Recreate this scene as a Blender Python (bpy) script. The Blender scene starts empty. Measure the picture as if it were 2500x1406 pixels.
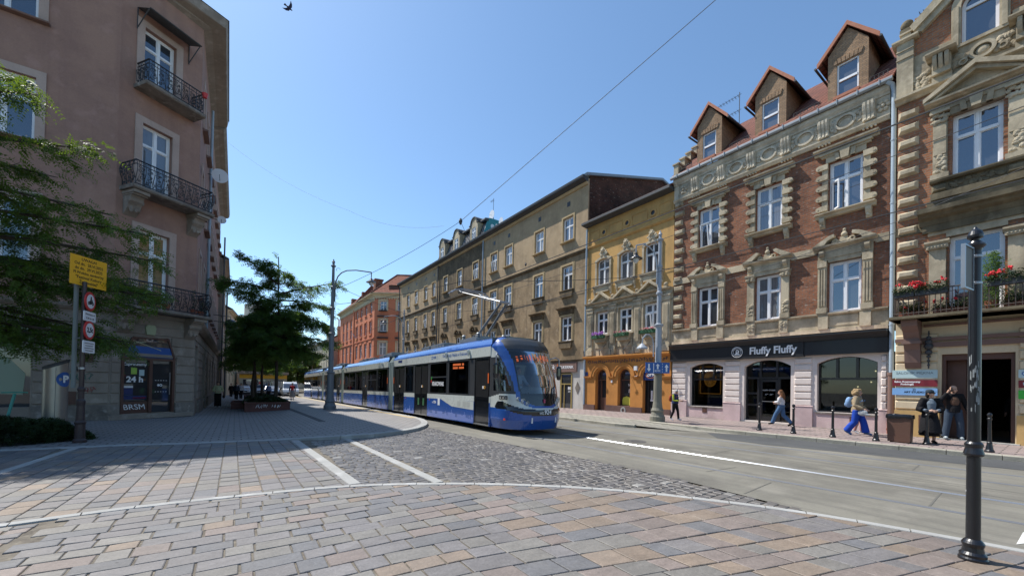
import bpy, bmesh, math, random
import numpy as np
from mathutils import Vector, Matrix
random.seed(7); np.random.seed(7)
R = math.radians
SC = bpy.context.scene
COL = SC.collection
# ------------------------------------------------------------------ camera
cam = bpy.data.cameras.new('camera'); camo = bpy.data.objects.new('camera', cam); COL.objects.link(camo)
cam.sensor_width = 36; cam.lens = 955/2500*36; cam.shift_y = 226/2500; cam.shift_x = 0
cam.clip_start = .05; cam.clip_end = 3000
yaw, pitch, roll = R(35.25), R(.65), R(1.2)
f = Vector((math.sin(yaw)*math.cos(pitch), math.cos(yaw)*math.cos(pitch), math.sin(pitch)))
r = Vector((math.cos(yaw), -math.sin(yaw), 0)); u = r.cross(f)
r2 = r*math.cos(roll)+u*math.sin(roll); u2 = -r*math.sin(roll)+u*math.cos(roll)
camo.matrix_world = Matrix(((r2.x, u2.x, -f.x, 0), (r2.y, u2.y, -f.y, 0), (r2.z, u2.z, -f.z, 1.65), (0, 0, 0, 1)))
SC.camera = camo
# ------------------------------------------------------------------ world and sun
SUNDIR = Vector((.27, -.60, -1.0)).normalized()          # the way the light travels
elev = math.asin(-SUNDIR.z); az = math.atan2(-SUNDIR.x, -SUNDIR.y)
W = bpy.data.worlds.new('World'); SC.world = W; W.use_nodes = True
wn = W.node_tree.nodes; wl = W.node_tree.links
sky = wn.new('ShaderNodeTexSky'); sky.sky_type = 'NISHITA'; sky.sun_disc = False
sky.sun_elevation = elev; sky.sun_rotation = az
sky.altitude = 200; sky.air_density = 1.0; sky.dust_density = .5; sky.ozone_density = 1.8
wb = wn.new('ShaderNodeMix'); wb.data_type = 'RGBA'; wb.blend_type = 'MULTIPLY'; wb.inputs[0].default_value = 1; wb.inputs[7].default_value = (.86, 1.0, 1.04, 1)
wl.new(sky.outputs[0], wb.inputs[6]); wl.new(wb.outputs[2], wn['Background'].inputs[0]); wn['Background'].inputs[1].default_value = .14
sl = bpy.data.lights.new('sun', 'SUN'); sl.energy = 5.0; sl.angle = R(.53); sl.color = (1, .955, .89)
so = bpy.data.objects.new('sun', sl); COL.objects.link(so); so.rotation_euler = SUNDIR.to_track_quat('-Z', 'Y').to_euler()
so.location = (0, 0, 60)
SC.view_settings.view_transform = 'Standard'; SC.view_settings.look = 'None'
SC.view_settings.exposure = .43; SC.view_settings.gamma = 1
try:
    SC.cycles.use_denoising = True; SC.cycles.max_bounces = 6; SC.cycles.diffuse_bounces = 3
    SC.cycles.glossy_bounces = 3; SC.cycles.transmission_bounces = 4; SC.cycles.transparent_max_bounces = 6
    SC.cycles.caustics_reflective = False; SC.cycles.caustics_refractive = False
except Exception: pass

# ------------------------------------------------------------------ materials
MATS = {}
def base(name, color=(.5, .5, .5), rough=.8, metal=0, spec=.5, coat=0, emit=None, es=0):
    m = bpy.data.materials.new(name); m.use_nodes = True; b = m.node_tree.nodes['Principled BSDF']
    b.inputs['Base Color'].default_value = (*color, 1); b.inputs['Roughness'].default_value = rough
    b.inputs['Metallic'].default_value = metal; b.inputs['Specular IOR Level'].default_value = spec
    b.inputs['Coat Weight'].default_value = coat
    if coat: b.inputs['Coat Roughness'].default_value = .04
    if emit: b.inputs['Emission Color'].default_value = (*emit, 1); b.inputs['Emission Strength'].default_value = es
    MATS[name] = m; return m
def N(m, t, **kw):
    n = m.node_tree.nodes.new(t)
    for k, v in kw.items(): setattr(n, k, v)
    return n
def LK(m, a, b): m.node_tree.links.new(a, b)
def pos(m):
    g = [n for n in m.node_tree.nodes if n.bl_idname == 'ShaderNodeNewGeometry']
    return (g[0] if g else N(m, 'ShaderNodeNewGeometry')).outputs['Position']
def mapped(m, sx=1, sy=1, sz=1, src=None, rot=0):
    mp = N(m, 'ShaderNodeMapping'); mp.inputs['Scale'].default_value = (sx, sy, sz); mp.inputs['Rotation'].default_value = (0, 0, rot)
    LK(m, src or pos(m), mp.inputs['Vector']); return mp.outputs[0]
def noise(m, scale, detail=4, src=None, rough=.55):
    n = N(m, 'ShaderNodeTexNoise'); n.inputs['Scale'].default_value = scale; n.inputs['Detail'].default_value = detail
    n.inputs['Roughness'].default_value = rough; LK(m, src or pos(m), n.inputs['Vector']); return n.outputs['Fac']
def ramp(m, fac, p0, p1, c0=(0, 0, 0, 1), c1=(1, 1, 1, 1)):
    n = N(m, 'ShaderNodeValToRGB'); e = n.color_ramp.elements; e[0].position = p0; e[1].position = p1
    e[0].color = c0; e[1].color = c1; LK(m, fac, n.inputs[0]); return n.outputs[0]
def mixc(m, fac, a, b, blend='MIX'):
    n = N(m, 'ShaderNodeMix', data_type='RGBA', blend_type=blend)
    for s, v in ((0, fac), (6, a), (7, b)):
        if isinstance(v, (int, float)): n.inputs[s].default_value = v
        elif isinstance(v, tuple): n.inputs[s].default_value = (*v[:3], 1)
        else: LK(m, v, n.inputs[s])
    return n.outputs[2]
def setc(m, c): LK(m, c, m.node_tree.nodes['Principled BSDF'].inputs['Base Color'])
def bump(m, h, strength=.3, dist=.02, prev=None):
    n = N(m, 'ShaderNodeBump'); n.inputs['Strength'].default_value = strength; n.inputs['Distance'].default_value = dist
    LK(m, h, n.inputs['Height'])
    if prev: LK(m, prev, n.inputs['Normal'])
    LK(m, n.outputs[0], m.node_tree.nodes['Principled BSDF'].inputs['Normal']); return n.outputs[0]
def wallmat(name, c, dark, light=None, rough=.9, s=1.0, amt=.5, streak=.35, b=.25):
    """weathered plaster or stone: broad stains, vertical runs, fine grain"""
    m = base(name, c, rough, spec=.2)
    n1 = ramp(m, noise(m, .7*s, 6, rough=.7), .42, .66)
    x = mixc(m, mixf(m, n1, amt), c, dark)
    st = ramp(m, noise(m, 1, 4, src=mapped(m, 2.2, 2.2, .16)), .5, .74)
    x = mixc(m, mixf(m, st, streak), x, dark)
    if light:
        n2 = ramp(m, noise(m, 2.3*s, 5), .55, .7); x = mixc(m, mixf(m, n2, .5), x, light)
    n3 = noise(m, 28, 3); x = mixc(m, .12, x, n3, 'OVERLAY')
    setc(m, x); bump(m, noise(m, 14, 5), b, .02); return m
def mixf(m, fac, k):
    n = N(m, 'ShaderNodeMath', operation='MULTIPLY'); LK(m, fac, n.inputs[0]); n.inputs[1].default_value = k; return n.outputs[0]
def facade_uv(m):
    s = N(m, 'ShaderNodeSeparateXYZ'); LK(m, pos(m), s.inputs[0]); a = N(m, 'ShaderNodeMath', operation='ADD')
    LK(m, s.outputs[0], a.inputs[0]); LK(m, s.outputs[1], a.inputs[1]); c = N(m, 'ShaderNodeCombineXYZ')
    LK(m, a.outputs[0], c.inputs[0]); LK(m, s.outputs[2], c.inputs[1]); return c.outputs[0]
def brickmat(name, c1, c2, mortar, w=.27, h=.085, pale=.35, dark=(.03, .02, .018), dk=.5, ms=.012):
    m = base(name, c1, .92, spec=.15); uv = facade_uv(m)
    b = N(m, 'ShaderNodeTexBrick'); LK(m, uv, b.inputs['Vector']); b.inputs['Scale'].default_value = 1
    b.inputs['Brick Width'].default_value = w; b.inputs['Row Height'].default_value = h; b.inputs['Mortar Size'].default_value = ms
    b.inputs['Color1'].default_value = (*c1, 1); b.inputs['Color2'].default_value = (*c2, 1); b.inputs['Mortar'].default_value = (*mortar, 1)
    b.inputs['Bias'].default_value = 0
    x = b.outputs['Color']
    n1 = ramp(m, noise(m, .55, 6, rough=.7), .42, .68); x = mixc(m, mixf(m, n1, dk), x, dark)
    n2 = ramp(m, noise(m, 3.1, 4, src=mapped(m, 1, 1, 2.6)), .63, .68); x = mixc(m, mixf(m, n2, pale), x, (.42, .37, .31))
    n3 = noise(m, 9, 4); x = mixc(m, .35, x, n3, 'OVERLAY')
    setc(m, x); inv = N(m, 'ShaderNodeMath', operation='SUBTRACT'); inv.inputs[0].default_value = 1; LK(m, b.outputs['Fac'], inv.inputs[1])
    ad = N(m, 'ShaderNodeMath', operation='MULTIPLY_ADD'); LK(m, noise(m, 20, 3), ad.inputs[0]); ad.inputs[1].default_value = .6; LK(m, inv.outputs[0], ad.inputs[2])
    bump(m, ad.outputs[0], .6, .012); return m
def attrmat(name, rough=.75, scale=30, b=.25, amt=.35):
    m = base(name, (.3, .3, .3), rough, spec=.35); a = N(m, 'ShaderNodeAttribute', attribute_name='col')
    x = mixc(m, amt, a.outputs['Color'], noise(m, scale, 6, rough=.8), 'OVERLAY'); x = mixc(m, .3, x, noise(m, 4.5, 4, src=mapped(m, 1, 2.2, 1)), 'OVERLAY')
    x = mixc(m, mixf(m, ramp(m, noise(m, .8, 6, rough=.7), .42, .7), .42), x, (.12, .11, .10))
    g = ramp(m, noise(m, 2.4, 3), .55, .8); x = mixc(m, mixf(m, g, .14), x, (.36, .33, .28))
    v = N(m, 'ShaderNodeTexVoronoi'); v.inputs['Scale'].default_value = 1.9; LK(m, pos(m), v.inputs['Vector'])
    spt = ramp(m, v.outputs['Distance'], .018, .03, (1, 1, 1, 1), (0, 0, 0, 1)); x = mixc(m, mixf(m, spt, .55), x, (.03, .03, .03))
    setc(m, x); p = bump(m, noise(m, scale*1.5, 6), b, .008); bump(m, noise(m, 5, 3), .35, .015, p); return m
def glassmat(name, base_c, refl=.35, tint=(.66, .72, .80), curtain=False, rough=.02):
    """window pane: dark room or drawn curtain under a reflecting surface"""
    m = base(name, base_c, .6, spec=.3); nt = m.node_tree; b = nt.nodes['Principled BSDF']
    x = mixc(m, mixf(m, ramp(m, noise(m, .9, 3), .4, .7), .6), base_c, tuple(v*.35 for v in base_c))
    if curtain:
        w = N(m, 'ShaderNodeTexWave'); w.inputs['Scale'].default_value = 5; w.inputs['Distortion'].default_value = 2.5
        LK(m, facade_uv(m), w.inputs['Vector']); x = mixc(m, mixf(m, w.outputs['Fac'], .65), x, tuple(min(1, v*2.4) for v in base_c))
    setc(m, x)
    g = N(m, 'ShaderNodeBsdfGlossy'); g.inputs['Roughness'].default_value = rough; g.inputs['Color'].default_value = (*tint, 1)
    bp = N(m, 'ShaderNodeBump'); bp.inputs['Strength'].default_value = .05; bp.inputs['Distance'].default_value = .02
    LK(m, noise(m, 1.4, 2), bp.inputs['Height']); LK(m, bp.outputs[0], g.inputs['Normal'])
    fr = N(m, 'ShaderNodeFresnel'); fr.inputs['IOR'].default_value = 1.5
    ad = N(m, 'ShaderNodeMath', operation='ADD'); ad.inputs[1].default_value = refl; ad.use_clamp = True; LK(m, fr.outputs[0], ad.inputs[0])
    mx = N(m, 'ShaderNodeMixShader'); LK(m, ad.outputs[0], mx.inputs[0]); LK(m, b.outputs[0], mx.inputs[1]); LK(m, g.outputs[0], mx.inputs[2])
    LK(m, mx.outputs[0], nt.nodes['Material Output'].inputs[0]); return m
def clearmat(name, tint=(.6, .65, .68), refl=.12):
    m = base(name, tint, .1); nt = m.node_tree; t = N(m, 'ShaderNodeBsdfTransparent'); t.inputs[0].default_value = (*tint, 1)
    g = N(m, 'ShaderNodeBsdfGlossy'); g.inputs['Roughness'].default_value = .02
    fr = N(m, 'ShaderNodeFresnel'); fr.inputs['IOR'].default_value = 1.5
    ad = N(m, 'ShaderNodeMath', operation='ADD'); ad.inputs[1].default_value = refl; ad.use_clamp = True; LK(m, fr.outputs[0], ad.inputs[0])
    mx = N(m, 'ShaderNodeMixShader'); LK(m, ad.outputs[0], mx.inputs[0]); LK(m, t.outputs[0], mx.inputs[1]); LK(m, g.outputs[0], mx.inputs[2])
    LK(m, mx.outputs[0], nt.nodes['Material Output'].inputs[0]); return m
def paint(name, c, rough=.35, coat=.3, dirt=.25, metal=0):
    m = base(name, c, rough, metal=metal, coat=coat); n = ramp(m, noise(m, 3, 5), .5, .8)
    setc(m, mixc(m, mixf(m, n, dirt), c, tuple(v*.5+.03 for v in c)))
    rr = N(m, 'ShaderNodeMapRange'); rr.inputs['To Min'].default_value = rough*.8; rr.inputs['To Max'].default_value = min(1, rough*1.5)
    LK(m, noise(m, 8, 4), rr.inputs['Value']); LK(m, rr.outputs[0], m.node_tree.nodes['Principled BSDF'].inputs['Roughness']); return m
def leafmat(name, c1, c2, trans=.35):
    m = base(name, c1, .55, spec=.3); b = m.node_tree.nodes['Principled BSDF']
    col = mixc(m, ramp(m, noise(m, 1.3, 3), .35, .65), c1, c2); col = mixc(m, .3, col, noise(m, 11, 2), 'OVERLAY'); setc(m, col)
    t = N(m, 'ShaderNodeBsdfTranslucent'); tc = mixc(m, .5, col, (c2[0]*1.9, c2[1]*1.7, c2[2]*.7)); LK(m, tc, t.inputs[0])
    mx = N(m, 'ShaderNodeMixShader'); mx.inputs[0].default_value = trans
    LK(m, b.outputs[0], mx.inputs[1]); LK(m, t.outputs[0], mx.inputs[2]); LK(m, mx.outputs[0], m.node_tree.nodes['Material Output'].inputs[0]); return m

brick_red = brickmat('brick_red', (.37, .145, .072), (.235, .092, .052), (.21, .16, .125), ms=.014, pale=.6, dk=.6)
brick_far = brickmat('brick_far_red', (.43, .18, .088), (.30, .125, .068), (.26, .20, .15), dk=.4, ms=.014)
brick_dorm = brickmat('brick_dormer', (.42, .27, .16), (.31, .20, .12), (.24, .18, .13), w=.22, h=.075, dk=.25, pale=.1)
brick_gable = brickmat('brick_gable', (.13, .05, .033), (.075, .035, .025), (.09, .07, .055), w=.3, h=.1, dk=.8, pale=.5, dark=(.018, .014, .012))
stone = wallmat('carved_stone', (.52, .44, .31), (.10, .08, .055), (.68, .59, .44), amt=.6, streak=.5)
stone_dark = wallmat('sooty_stone', (.20, .165, .105), (.045, .038, .028), (.33, .28, .19), amt=.7, streak=.6)
stone_pale = wallmat('pale_frieze_stone', (.60, .53, .41), (.15, .13, .09), (.76, .69, .56), amt=.5, streak=.5, s=2)
stucco_white = wallmat('cream_rustic_stucco', (.76, .67, .61), (.40, .33, .30), amt=.25, streak=.2, b=.1)
stucco_pink = wallmat('pale_pink_base', (.62, .47, .46), (.30, .22, .21), (.7, .6, .55), amt=.4, streak=.25, b=.1)
stucco_cream = wallmat('warm_cream_stucco', (.68, .56, .38), (.36, .28, .18), amt=.25, streak=.2, b=.1)
ochre_base = wallmat('ochre_base', (.55, .36, .15), (.3, .2, .1), amt=.3, streak=.3, b=.1)
ochre = wallmat('ochre_stucco', (.58, .35, .13), (.28, .18, .08), amt=.5, streak=.35, b=.1)
orange_shop = wallmat('orange_shop_stucco', (.56, .25, .07), (.28, .13, .045), amt=.35, streak=.3, b=.1)
plum = wallmat('plum_plinth', (.17, .105, .09), (.08, .05, .045), amt=.5)
brown_plaster = wallmat('brown_plaster', (.34, .245, .145), (.10, .073, .047), (.46, .35, .23), amt=.65, streak=.5)
tan_plaster = wallmat('tan_plaster', (.45, .33, .20), (.20, .145, .09), (.52, .40, .26), amt=.45, streak=.3)
sooty_plaster = wallmat('sooty_plaster', (.17, .125, .075), (.05, .04, .028), (.3, .23, .14), amt=.7, streak=.6)
buff_trim = wallmat('buff_window_trim', (.50, .375, .21), (.24, .18, .1), amt=.4, streak=.3, b=.1)
white_wall = wallmat('dirty_white_wall', (.60, .57, .52), (.33, .31, .28), amt=.4)
pink_plaster = wallmat('rose_plaster', (.37, .225, .17), (.25, .15, .125), (.43, .265, .22), amt=.6, streak=.5, b=.15)
pink_trim = wallmat('rose_trim', (.50, .38, .32), (.3, .22, .18), amt=.4, b=.15)
grey_rustic = wallmat('grey_rusticated_stone', (.31, .265, .22), (.17, .14, .11), (.48, .42, .36), amt=.5)
grey_plinth = wallmat('peeling_plinth', (.24, .21, .18), (.08, .07, .06), (.45, .42, .38), amt=.7, s=2)
orange_red = wallmat('orange_red_plaster', (.60, .22, .12), (.42, .13, .07), amt=.3, streak=.2, b=.1)
cream_trim = wallmat('cream_trim', (.62, .53, .36), (.36, .29, .19), amt=.3, b=.1)
pale_wall = wallmat('pale_distant_wall', (.50, .46, .36), (.3, .27, .2), amt=.3)
brown_wall = wallmat('brown_distant_wall', (.36, .29, .23), (.22, .18, .14), amt=.3)
concrete_w = wallmat('tower_concrete', (.50, .48, .42), (.35, .33, .28), amt=.3)
def roofmat(name, c1, c2, w=.3, h=.22):
    m = base(name, c1, .85, spec=.2); b = N(m, 'ShaderNodeTexBrick'); LK(m, facade_uv(m), b.inputs['Vector'])
    b.inputs['Scale'].default_value = 1; b.inputs['Brick Width'].default_value = w; b.inputs['Row Height'].default_value = h
    b.inputs['Mortar Size'].default_value = .03; b.inputs['Color1'].default_value = (*c1, 1); b.inputs['Color2'].default_value = (*c2, 1)
    b.inputs['Mortar'].default_value = (c1[0]*.25, c1[1]*.25, c1[2]*.25, 1)
    x = mixc(m, mixf(m, ramp(m, noise(m, 1.2, 5), .4, .7), .4), b.outputs['Color'], (.05, .035, .03)); setc(m, x)
    inv = N(m, 'ShaderNodeMath', operation='SUBTRACT'); inv.inputs[0].default_value = 1; LK(m, b.outputs['Fac'], inv.inputs[1]); bump(m, inv.outputs[0], .8, .04); return m
tile = roofmat('clay_tile', (.25, .10, .07), (.19, .075, .055))
tile_red = roofmat('red_clay_tile', (.36, .12, .075), (.28, .10, .06))
terracotta = paint('terracotta_flashing', (.42, .16, .09), .7, 0)
zinc = paint('weathered_zinc', (.26, .29, .31), .45, 0, .4, metal=.4)
darkmetal = paint('dark_gutter', (.055, .058, .062), .6, 0)
rustmetal = wallmat('streaked_sheet_metal', (.30, .32, .33), (.20, .09, .05), (.5, .52, .53), amt=.5, streak=.9)
downpipe_m = paint('painted_downpipe', (.33, .41, .48), .5, 0, .4)
brownpipe = paint('brown_pipe', (.20, .12, .095), .6, 0)
white_frame = paint('white_window_frame', (.84, .85, .86), .4, .2, .2)
brown_frame = paint('brown_wood_frame', (.10, .045, .03), .5, .1)
black_frame = paint('black_shop_frame', (.012, .012, .014), .35, .2)
g_sky = glassmat('pane_sky', (.03, .036, .045), .17)
g_dark = glassmat('pane_dark', (.02, .022, .026), .07)
g_curt = glassmat('pane_curtain', (.09, .095, .10), .12, curtain=True)
g_lace = glassmat('pane_lace', (.26, .27, .28), .1, curtain=True)
g_amber = glassmat('pane_amber_curtain', (.20, .13, .05), .06, curtain=True)
g_shop = clearmat('shop_glass', (.34, .36, .36), .02)
g_tram = glassmat('tram_tinted_glass', (.006, .0065, .008), .015, tint=(.7, .75, .8)); g_tramc = clearmat('tram_window_glass', (.48, .5, .52), .0)
g_wind = clearmat('windscreen_glass', (.55, .6, .62), .10)
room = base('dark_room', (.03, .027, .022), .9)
room_y = base('olive_room_wall', (.42, .34, .07), .8)
black_sign = paint('black_fascia', (.010, .010, .012), .45, .1, .15)
white_ink = base('white_lettering', (.82, .82, .82), .5)
tramblue = paint('tram_blue', (.018, .085, .34), .22, .8, .3)
tramwhite = paint('tram_white', (.58, .61, .57), .25, .7, .12)
tramgrey = paint('tram_charcoal', (.045, .048, .052), .35, .3)
tramblack = paint('tram_black', (.008, .009, .011), .15, .8, .05)
bellows_m = paint('bellows_grey', (.20, .25, .24), .7, 0)
skyline_m = paint('skyline_lilac', (.13, .20, .52), .3, .5)
rubber = base('rubber', (.015, .015, .015), .85)
steel = paint('bare_steel', (.35, .36, .37), .35, 0, .3, metal=.9)
railm = base('worn_rail', (.15, .16, .18), .6, spec=.3); railb = base('polished_rail', (.36, .39, .44), .33, metal=.7)  # brighter metal on one rail puts the sun's glint into its material
railgroove = base('rail_groove', (.06, .062, .066), .6)
orange_led = base('orange_led', (.2, .05, .01), .6, emit=(1, .2, .05), es=.42)
neon = base('orange_neon', (.4, .2, .03), .6, emit=(1, .42, .07), es=.9)
lampwarm = base('small_ceiling_lamp', (1, .9, .6), .5, emit=(1, .8, .45), es=4)
red_refl = base('red_reflector', (.6, .05, .02), .3)
green_paint = paint('box_green', (.03, .11, .05), .6, 0)
blackiron = paint('black_ironwork', (.012, .012, .014), .4, .3)
castiron = paint('black_cast_pole', (.009, .0095, .012), .3, .25, .1)
polegrey = paint('grey_painted_pole', (.33, .36, .40), .45, .1, .35)
polebase = paint('olive_pole_base', (.20, .19, .15), .7, 0, .5)
poledark = paint('dark_pole', (.15, .165, .18), .45, .1, .35)
inox = paint('brushed_inox', (.30, .285, .25), .33, 0, .4, metal=.7)
bluesign = base('blue_sign', (.012, .09, .33), .4); navy = base('navy_sign', (.015, .03, .13), .4)
yellow_s = base('yellow_sign', (.80, .42, .015), .45); black_ink = base('black_ink', (.01, .01, .01), .6)
red_s = base('red_sign', (.55, .03, .03), .4); white_s = base('white_sign', (.75, .76, .78), .4)
maroon = base('maroon_sign', (.20, .02, .03), .4); aqua_s = base('pale_aqua_sign', (.48, .62, .62), .4)
lblue_s = base('light_blue_sign', (.22, .42, .72), .4); green_s = base('green_sign', (.05, .45, .05), .4)
bark = wallmat('bark', (.075, .06, .05), (.03, .025, .02), amt=.6, b=.6)
leafA = leafmat('leaf_locust', (.05, .10, .022), (.12, .19, .03), .42)
leafB = leafmat('leaf_dark', (.042, .092, .03), (.10, .18, .042), .5)
leafC = leafmat('leaf_shrub', (.018, .035, .014), (.03, .055, .018), .15)
leafD = leafmat('leaf_far', (.05, .10, .03), (.10, .17, .04))
petal_r = base('red_petal', (.65, .02, .03), .6); petal_p = base('violet_petal', (.42, .16, .55), .6); petal_k = base('pink_petal', (.6, .18, .2), .6)
clay = paint('clay_pot', (.30, .10, .06), .8, 0)

# ------------------------------------------------------------------ geometry helpers
class Fr:
    """a frame on a wall: x along it to the viewer's right, y up, z out of it"""
    def __init__(s, o, x=(1, 0, 0), y=(0, 0, 1)):
        s.o = Vector(o); s.x = Vector(x).normalized(); s.y = Vector(y).normalized(); s.z = s.x.cross(s.y)
    def p(s, u, v, w): return s.o+s.x*u+s.y*v+s.z*w
    def m(s, u=0, v=0, w=0):
        q = s.p(u, v, w); return Matrix(((s.x.x, s.y.x, s.z.x, q.x), (s.x.y, s.y.y, s.z.y, q.y), (s.x.z, s.y.z, s.z.z, q.z), (0, 0, 0, 1)))
LOC = Fr((0, 0, 0), (1, 0, 0), (0, 1, 0))
class MB:
    cuts = ()
    def cut(s):
        s.cuts = tuple(s.cuts)+((len(s.v), len(s.f)),)
    def __init__(s, fr=None): s.v = []; s.f = []; s.mi = []; s.fr = fr; s.cur = 0; s.sm = []; s.smooth = False
    def add(s, vs, fs):
        n = len(s.v); s.v += [tuple(s.fr.p(*p)) if s.fr else tuple(p) for p in vs]
        for q in fs: s.f.append([n+i for i in q]); s.mi.append(s.cur); s.sm.append(s.smooth)
    def box(s, a, b, c, d, e, g):
        s.add([(a, c, e), (b, c, e), (b, d, e), (a, d, e), (a, c, g), (b, c, g), (b, d, g), (a, d, g)],
              [(3, 2, 1, 0), (4, 5, 6, 7), (0, 1, 5, 4), (1, 2, 6, 5), (2, 3, 7, 6), (3, 0, 4, 7)])
    def quad(s, *p): s.add(p, [tuple(range(len(p)))])
    def prism(s, pts, e, g, back=True):
        n = len(pts); s.add([(x, y, e) for x, y in pts]+[(x, y, g) for x, y in pts],
              ([tuple(range(n))[::-1]] if back else [])+[tuple(range(n, 2*n))]+[(i, (i+1) % n, n+(i+1) % n, n+i) for i in range(n)])
    def extr(s, a, b, prof):
        """profile of (up, out) points swept along the wall from a to b"""
        n = len(prof); s.add([(a, y, z) for y, z in prof]+[(b, y, z) for y, z in prof],
              [tuple(range(n)), tuple(range(n, 2*n))[::-1]]+[((i+1) % n, i, n+i, n+(i+1) % n) for i in range(n)])
    def tube(s, pts, r, n=6, cap=True):
        pts = [Vector(p) for p in pts]; rs = r if isinstance(r, (list, tuple)) else [r]*len(pts); V = []
        up = None
        for i, p in enumerate(pts):
            d = (pts[min(i+1, len(pts)-1)]-pts[max(i-1, 0)]);  d = d.normalized() if d.length > 1e-9 else Vector((0, 0, 1))
            if up is None: up = Vector((0, 0, 1)) if abs(d.z) < .9 else Vector((1, 0, 0))
            a = d.cross(up); a = a.normalized() if a.length > 1e-6 else d.orthogonal().normalized(); b = a.cross(d).normalized(); up = b
            for k in range(n):
                t = 2*math.pi*k/n; V.append(p+(a*math.cos(t)+b*math.sin(t))*rs[i])
        F = [(i*n+k, i*n+(k+1) % n, (i+1)*n+(k+1) % n, (i+1)*n+k) for i in range(len(pts)-1) for k in range(n)]
        if cap: F += [tuple(range(n))[::-1], tuple((len(pts)-1)*n+k for k in range(n))]
        s.add([tuple(v) for v in V], F)
    def lathe(s, prof, c=(0, 0, 0), n=16, axis=2, sx=1, sy=1):
        V = []
        for rr, z in prof:
            for k in range(n):
                t = 2*math.pi*k/n; a, b = rr*math.cos(t)*sx, rr*math.sin(t)*sy
                V.append((c[0]+a, c[1]+b, c[2]+z) if axis == 2 else ((c[0]+a, c[1]+z, c[2]-b) if axis == 1 else (c[0]+z, c[1]+a, c[2]+b)))
        F = [(i*n+k, i*n+(k+1) % n, (i+1)*n+(k+1) % n, (i+1)*n+k) for i in range(len(prof)-1) for k in range(n)]
        F += [tuple(range(n))[::-1], tuple((len(prof)-1)*n+k for k in range(n))]; s.add(V, F)
    def ball(s, c, r, n=12, sq=(1, 1, 1)):
        V = []; m = max(4, n//2)
        for i in range(m+1):
            t = math.pi*i/m
            for k in range(n): a = 2*math.pi*k/n; V.append((c[0]+r*sq[0]*math.sin(t)*math.cos(a), c[1]+r*sq[1]*math.sin(t)*math.sin(a), c[2]+r*sq[2]*math.cos(t)))
        s.add(V, [(i*n+k, (i+1)*n+k, (i+1)*n+(k+1) % n, i*n+(k+1) % n) for i in range(m) for k in range(n)])
    def disc(s, u, v, w, r, n=20, th=.01, ry=None):
        s.prism([(u+r*math.cos(2*math.pi*k/n), v+(ry or r)*math.sin(2*math.pi*k/n)) for k in range(n)], w, w+th)
    def ring(s, u, v, w, r0, r1, n=24, th=.02, ry=1, a0=0, a1=2*math.pi):
        full = abs(a1-a0-2*math.pi) < 1e-6; m = n if full else n+1; V = []
        for k in range(m):
            t = a0+(a1-a0)*k/n; c, d = math.cos(t), math.sin(t)*ry
            V += [(u+r0*c, v+r0*d, w), (u+r1*c, v+r1*d, w), (u+r1*c, v+r1*d, w+th), (u+r0*c, v+r0*d, w+th)]
        F = []
        for k in range(n):
            a, b = 4*k, 4*((k+1) % m)
            F += [(a+i, a+(i+1) % 4, b+(i+1) % 4, b+i) for i in range(4)]
        if not full: F += [(0, 3, 2, 1), (4*n, 4*n+1, 4*n+2, 4*n+3)]
        s.add(V, F)
    def mesh(s, name, mats, recalc=True):
        me = bpy.data.meshes.new(name); me.from_pydata(s.v, [], s.f)
        for m in (mats if isinstance(mats, (list, tuple)) else [mats]): me.materials.append(m)
        if any(s.mi): me.polygons.foreach_set('material_index', s.mi)
        if any(s.sm): me.polygons.foreach_set('use_smooth', s.sm)
        if recalc and len(s.f) < 60000:
            bm = bmesh.new(); bm.from_mesh(me); bmesh.ops.recalc_face_normals(bm, faces=bm.faces); bm.to_mesh(me); bm.free()
        me.update(); return me
    def build(s, name, mats, parent=None, recalc=True, **kw):
        if s.cuts:      # several like pieces drawn in one go: each becomes a part of its own
            C_ = [c for c in s.cuts if c[1] < len(s.f)]; C_ = ([(0, 0)] if not C_ or C_[0] != (0, 0) else [])+C_+[(len(s.v), len(s.f))]
            for (v0, f0), (v1, f1) in zip(C_, C_[1:]):
                if f1 > f0:
                    q = MB(); q.v = s.v[v0:v1]; q.f = [[i-v0 for i in f_] for f_ in s.f[f0:f1]]; q.mi = s.mi[f0:f1]; q.sm = s.sm[f0:f1]; o = q.build(name, mats, parent, recalc, **kw)
            return o
        return link(name, s.mesh(name, mats, recalc), parent, **kw)
def link(name, me, parent=None, mat=None, label=None):
    o = bpy.data.objects.new(name, me); COL.objects.link(o)
    if mat is not None: o.matrix_basis = mat
    if parent is not None: put(o, parent)
    if label: o['label'] = label
    return o
def put(o, parent):
    o.parent = parent
    if parent.parent is None: o.matrix_parent_inverse = parent.matrix_basis.inverted()
def tag(o, label, cat=None, group=None, kind=None):
    o['label'] = label
    if cat: o['category'] = cat
    if group: o['group'] = group
    if kind: o['kind'] = kind
    return o
def thing(name, label, cat, loc=(0, 0, 0), group=None, rz=0):
    o = bpy.data.objects.new(name, None); COL.objects.link(o); o.location = loc; o.rotation_euler = (0, 0, rz)
    o.empty_display_size = .3; o.matrix_basis = Matrix.Translation(loc) @ Matrix.Rotation(rz, 4, 'Z')
    return tag(o, label, cat, group)
def place(o, loc, rz=0): o.matrix_basis = Matrix.Translation(loc) @ Matrix.Rotation(rz, 4, 'Z')
def kids(o): return [c for c in bpy.data.objects if c.parent == o]
def dup(o, loc, rz=0, label=None, group=None, top=True):
    c = o.copy(); COL.objects.link(c)
    for k in kids(o):
        d = k.copy(); COL.objects.link(d); d.parent = c; d.matrix_parent_inverse = k.matrix_parent_inverse.copy()
        for g in kids(k): e = g.copy(); COL.objects.link(e); e.parent = d; e.matrix_parent_inverse = g.matrix_parent_inverse.copy()
    place(c, loc, rz)
    if label: c['label'] = label
    if group: c['group'] = group
    return c
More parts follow.
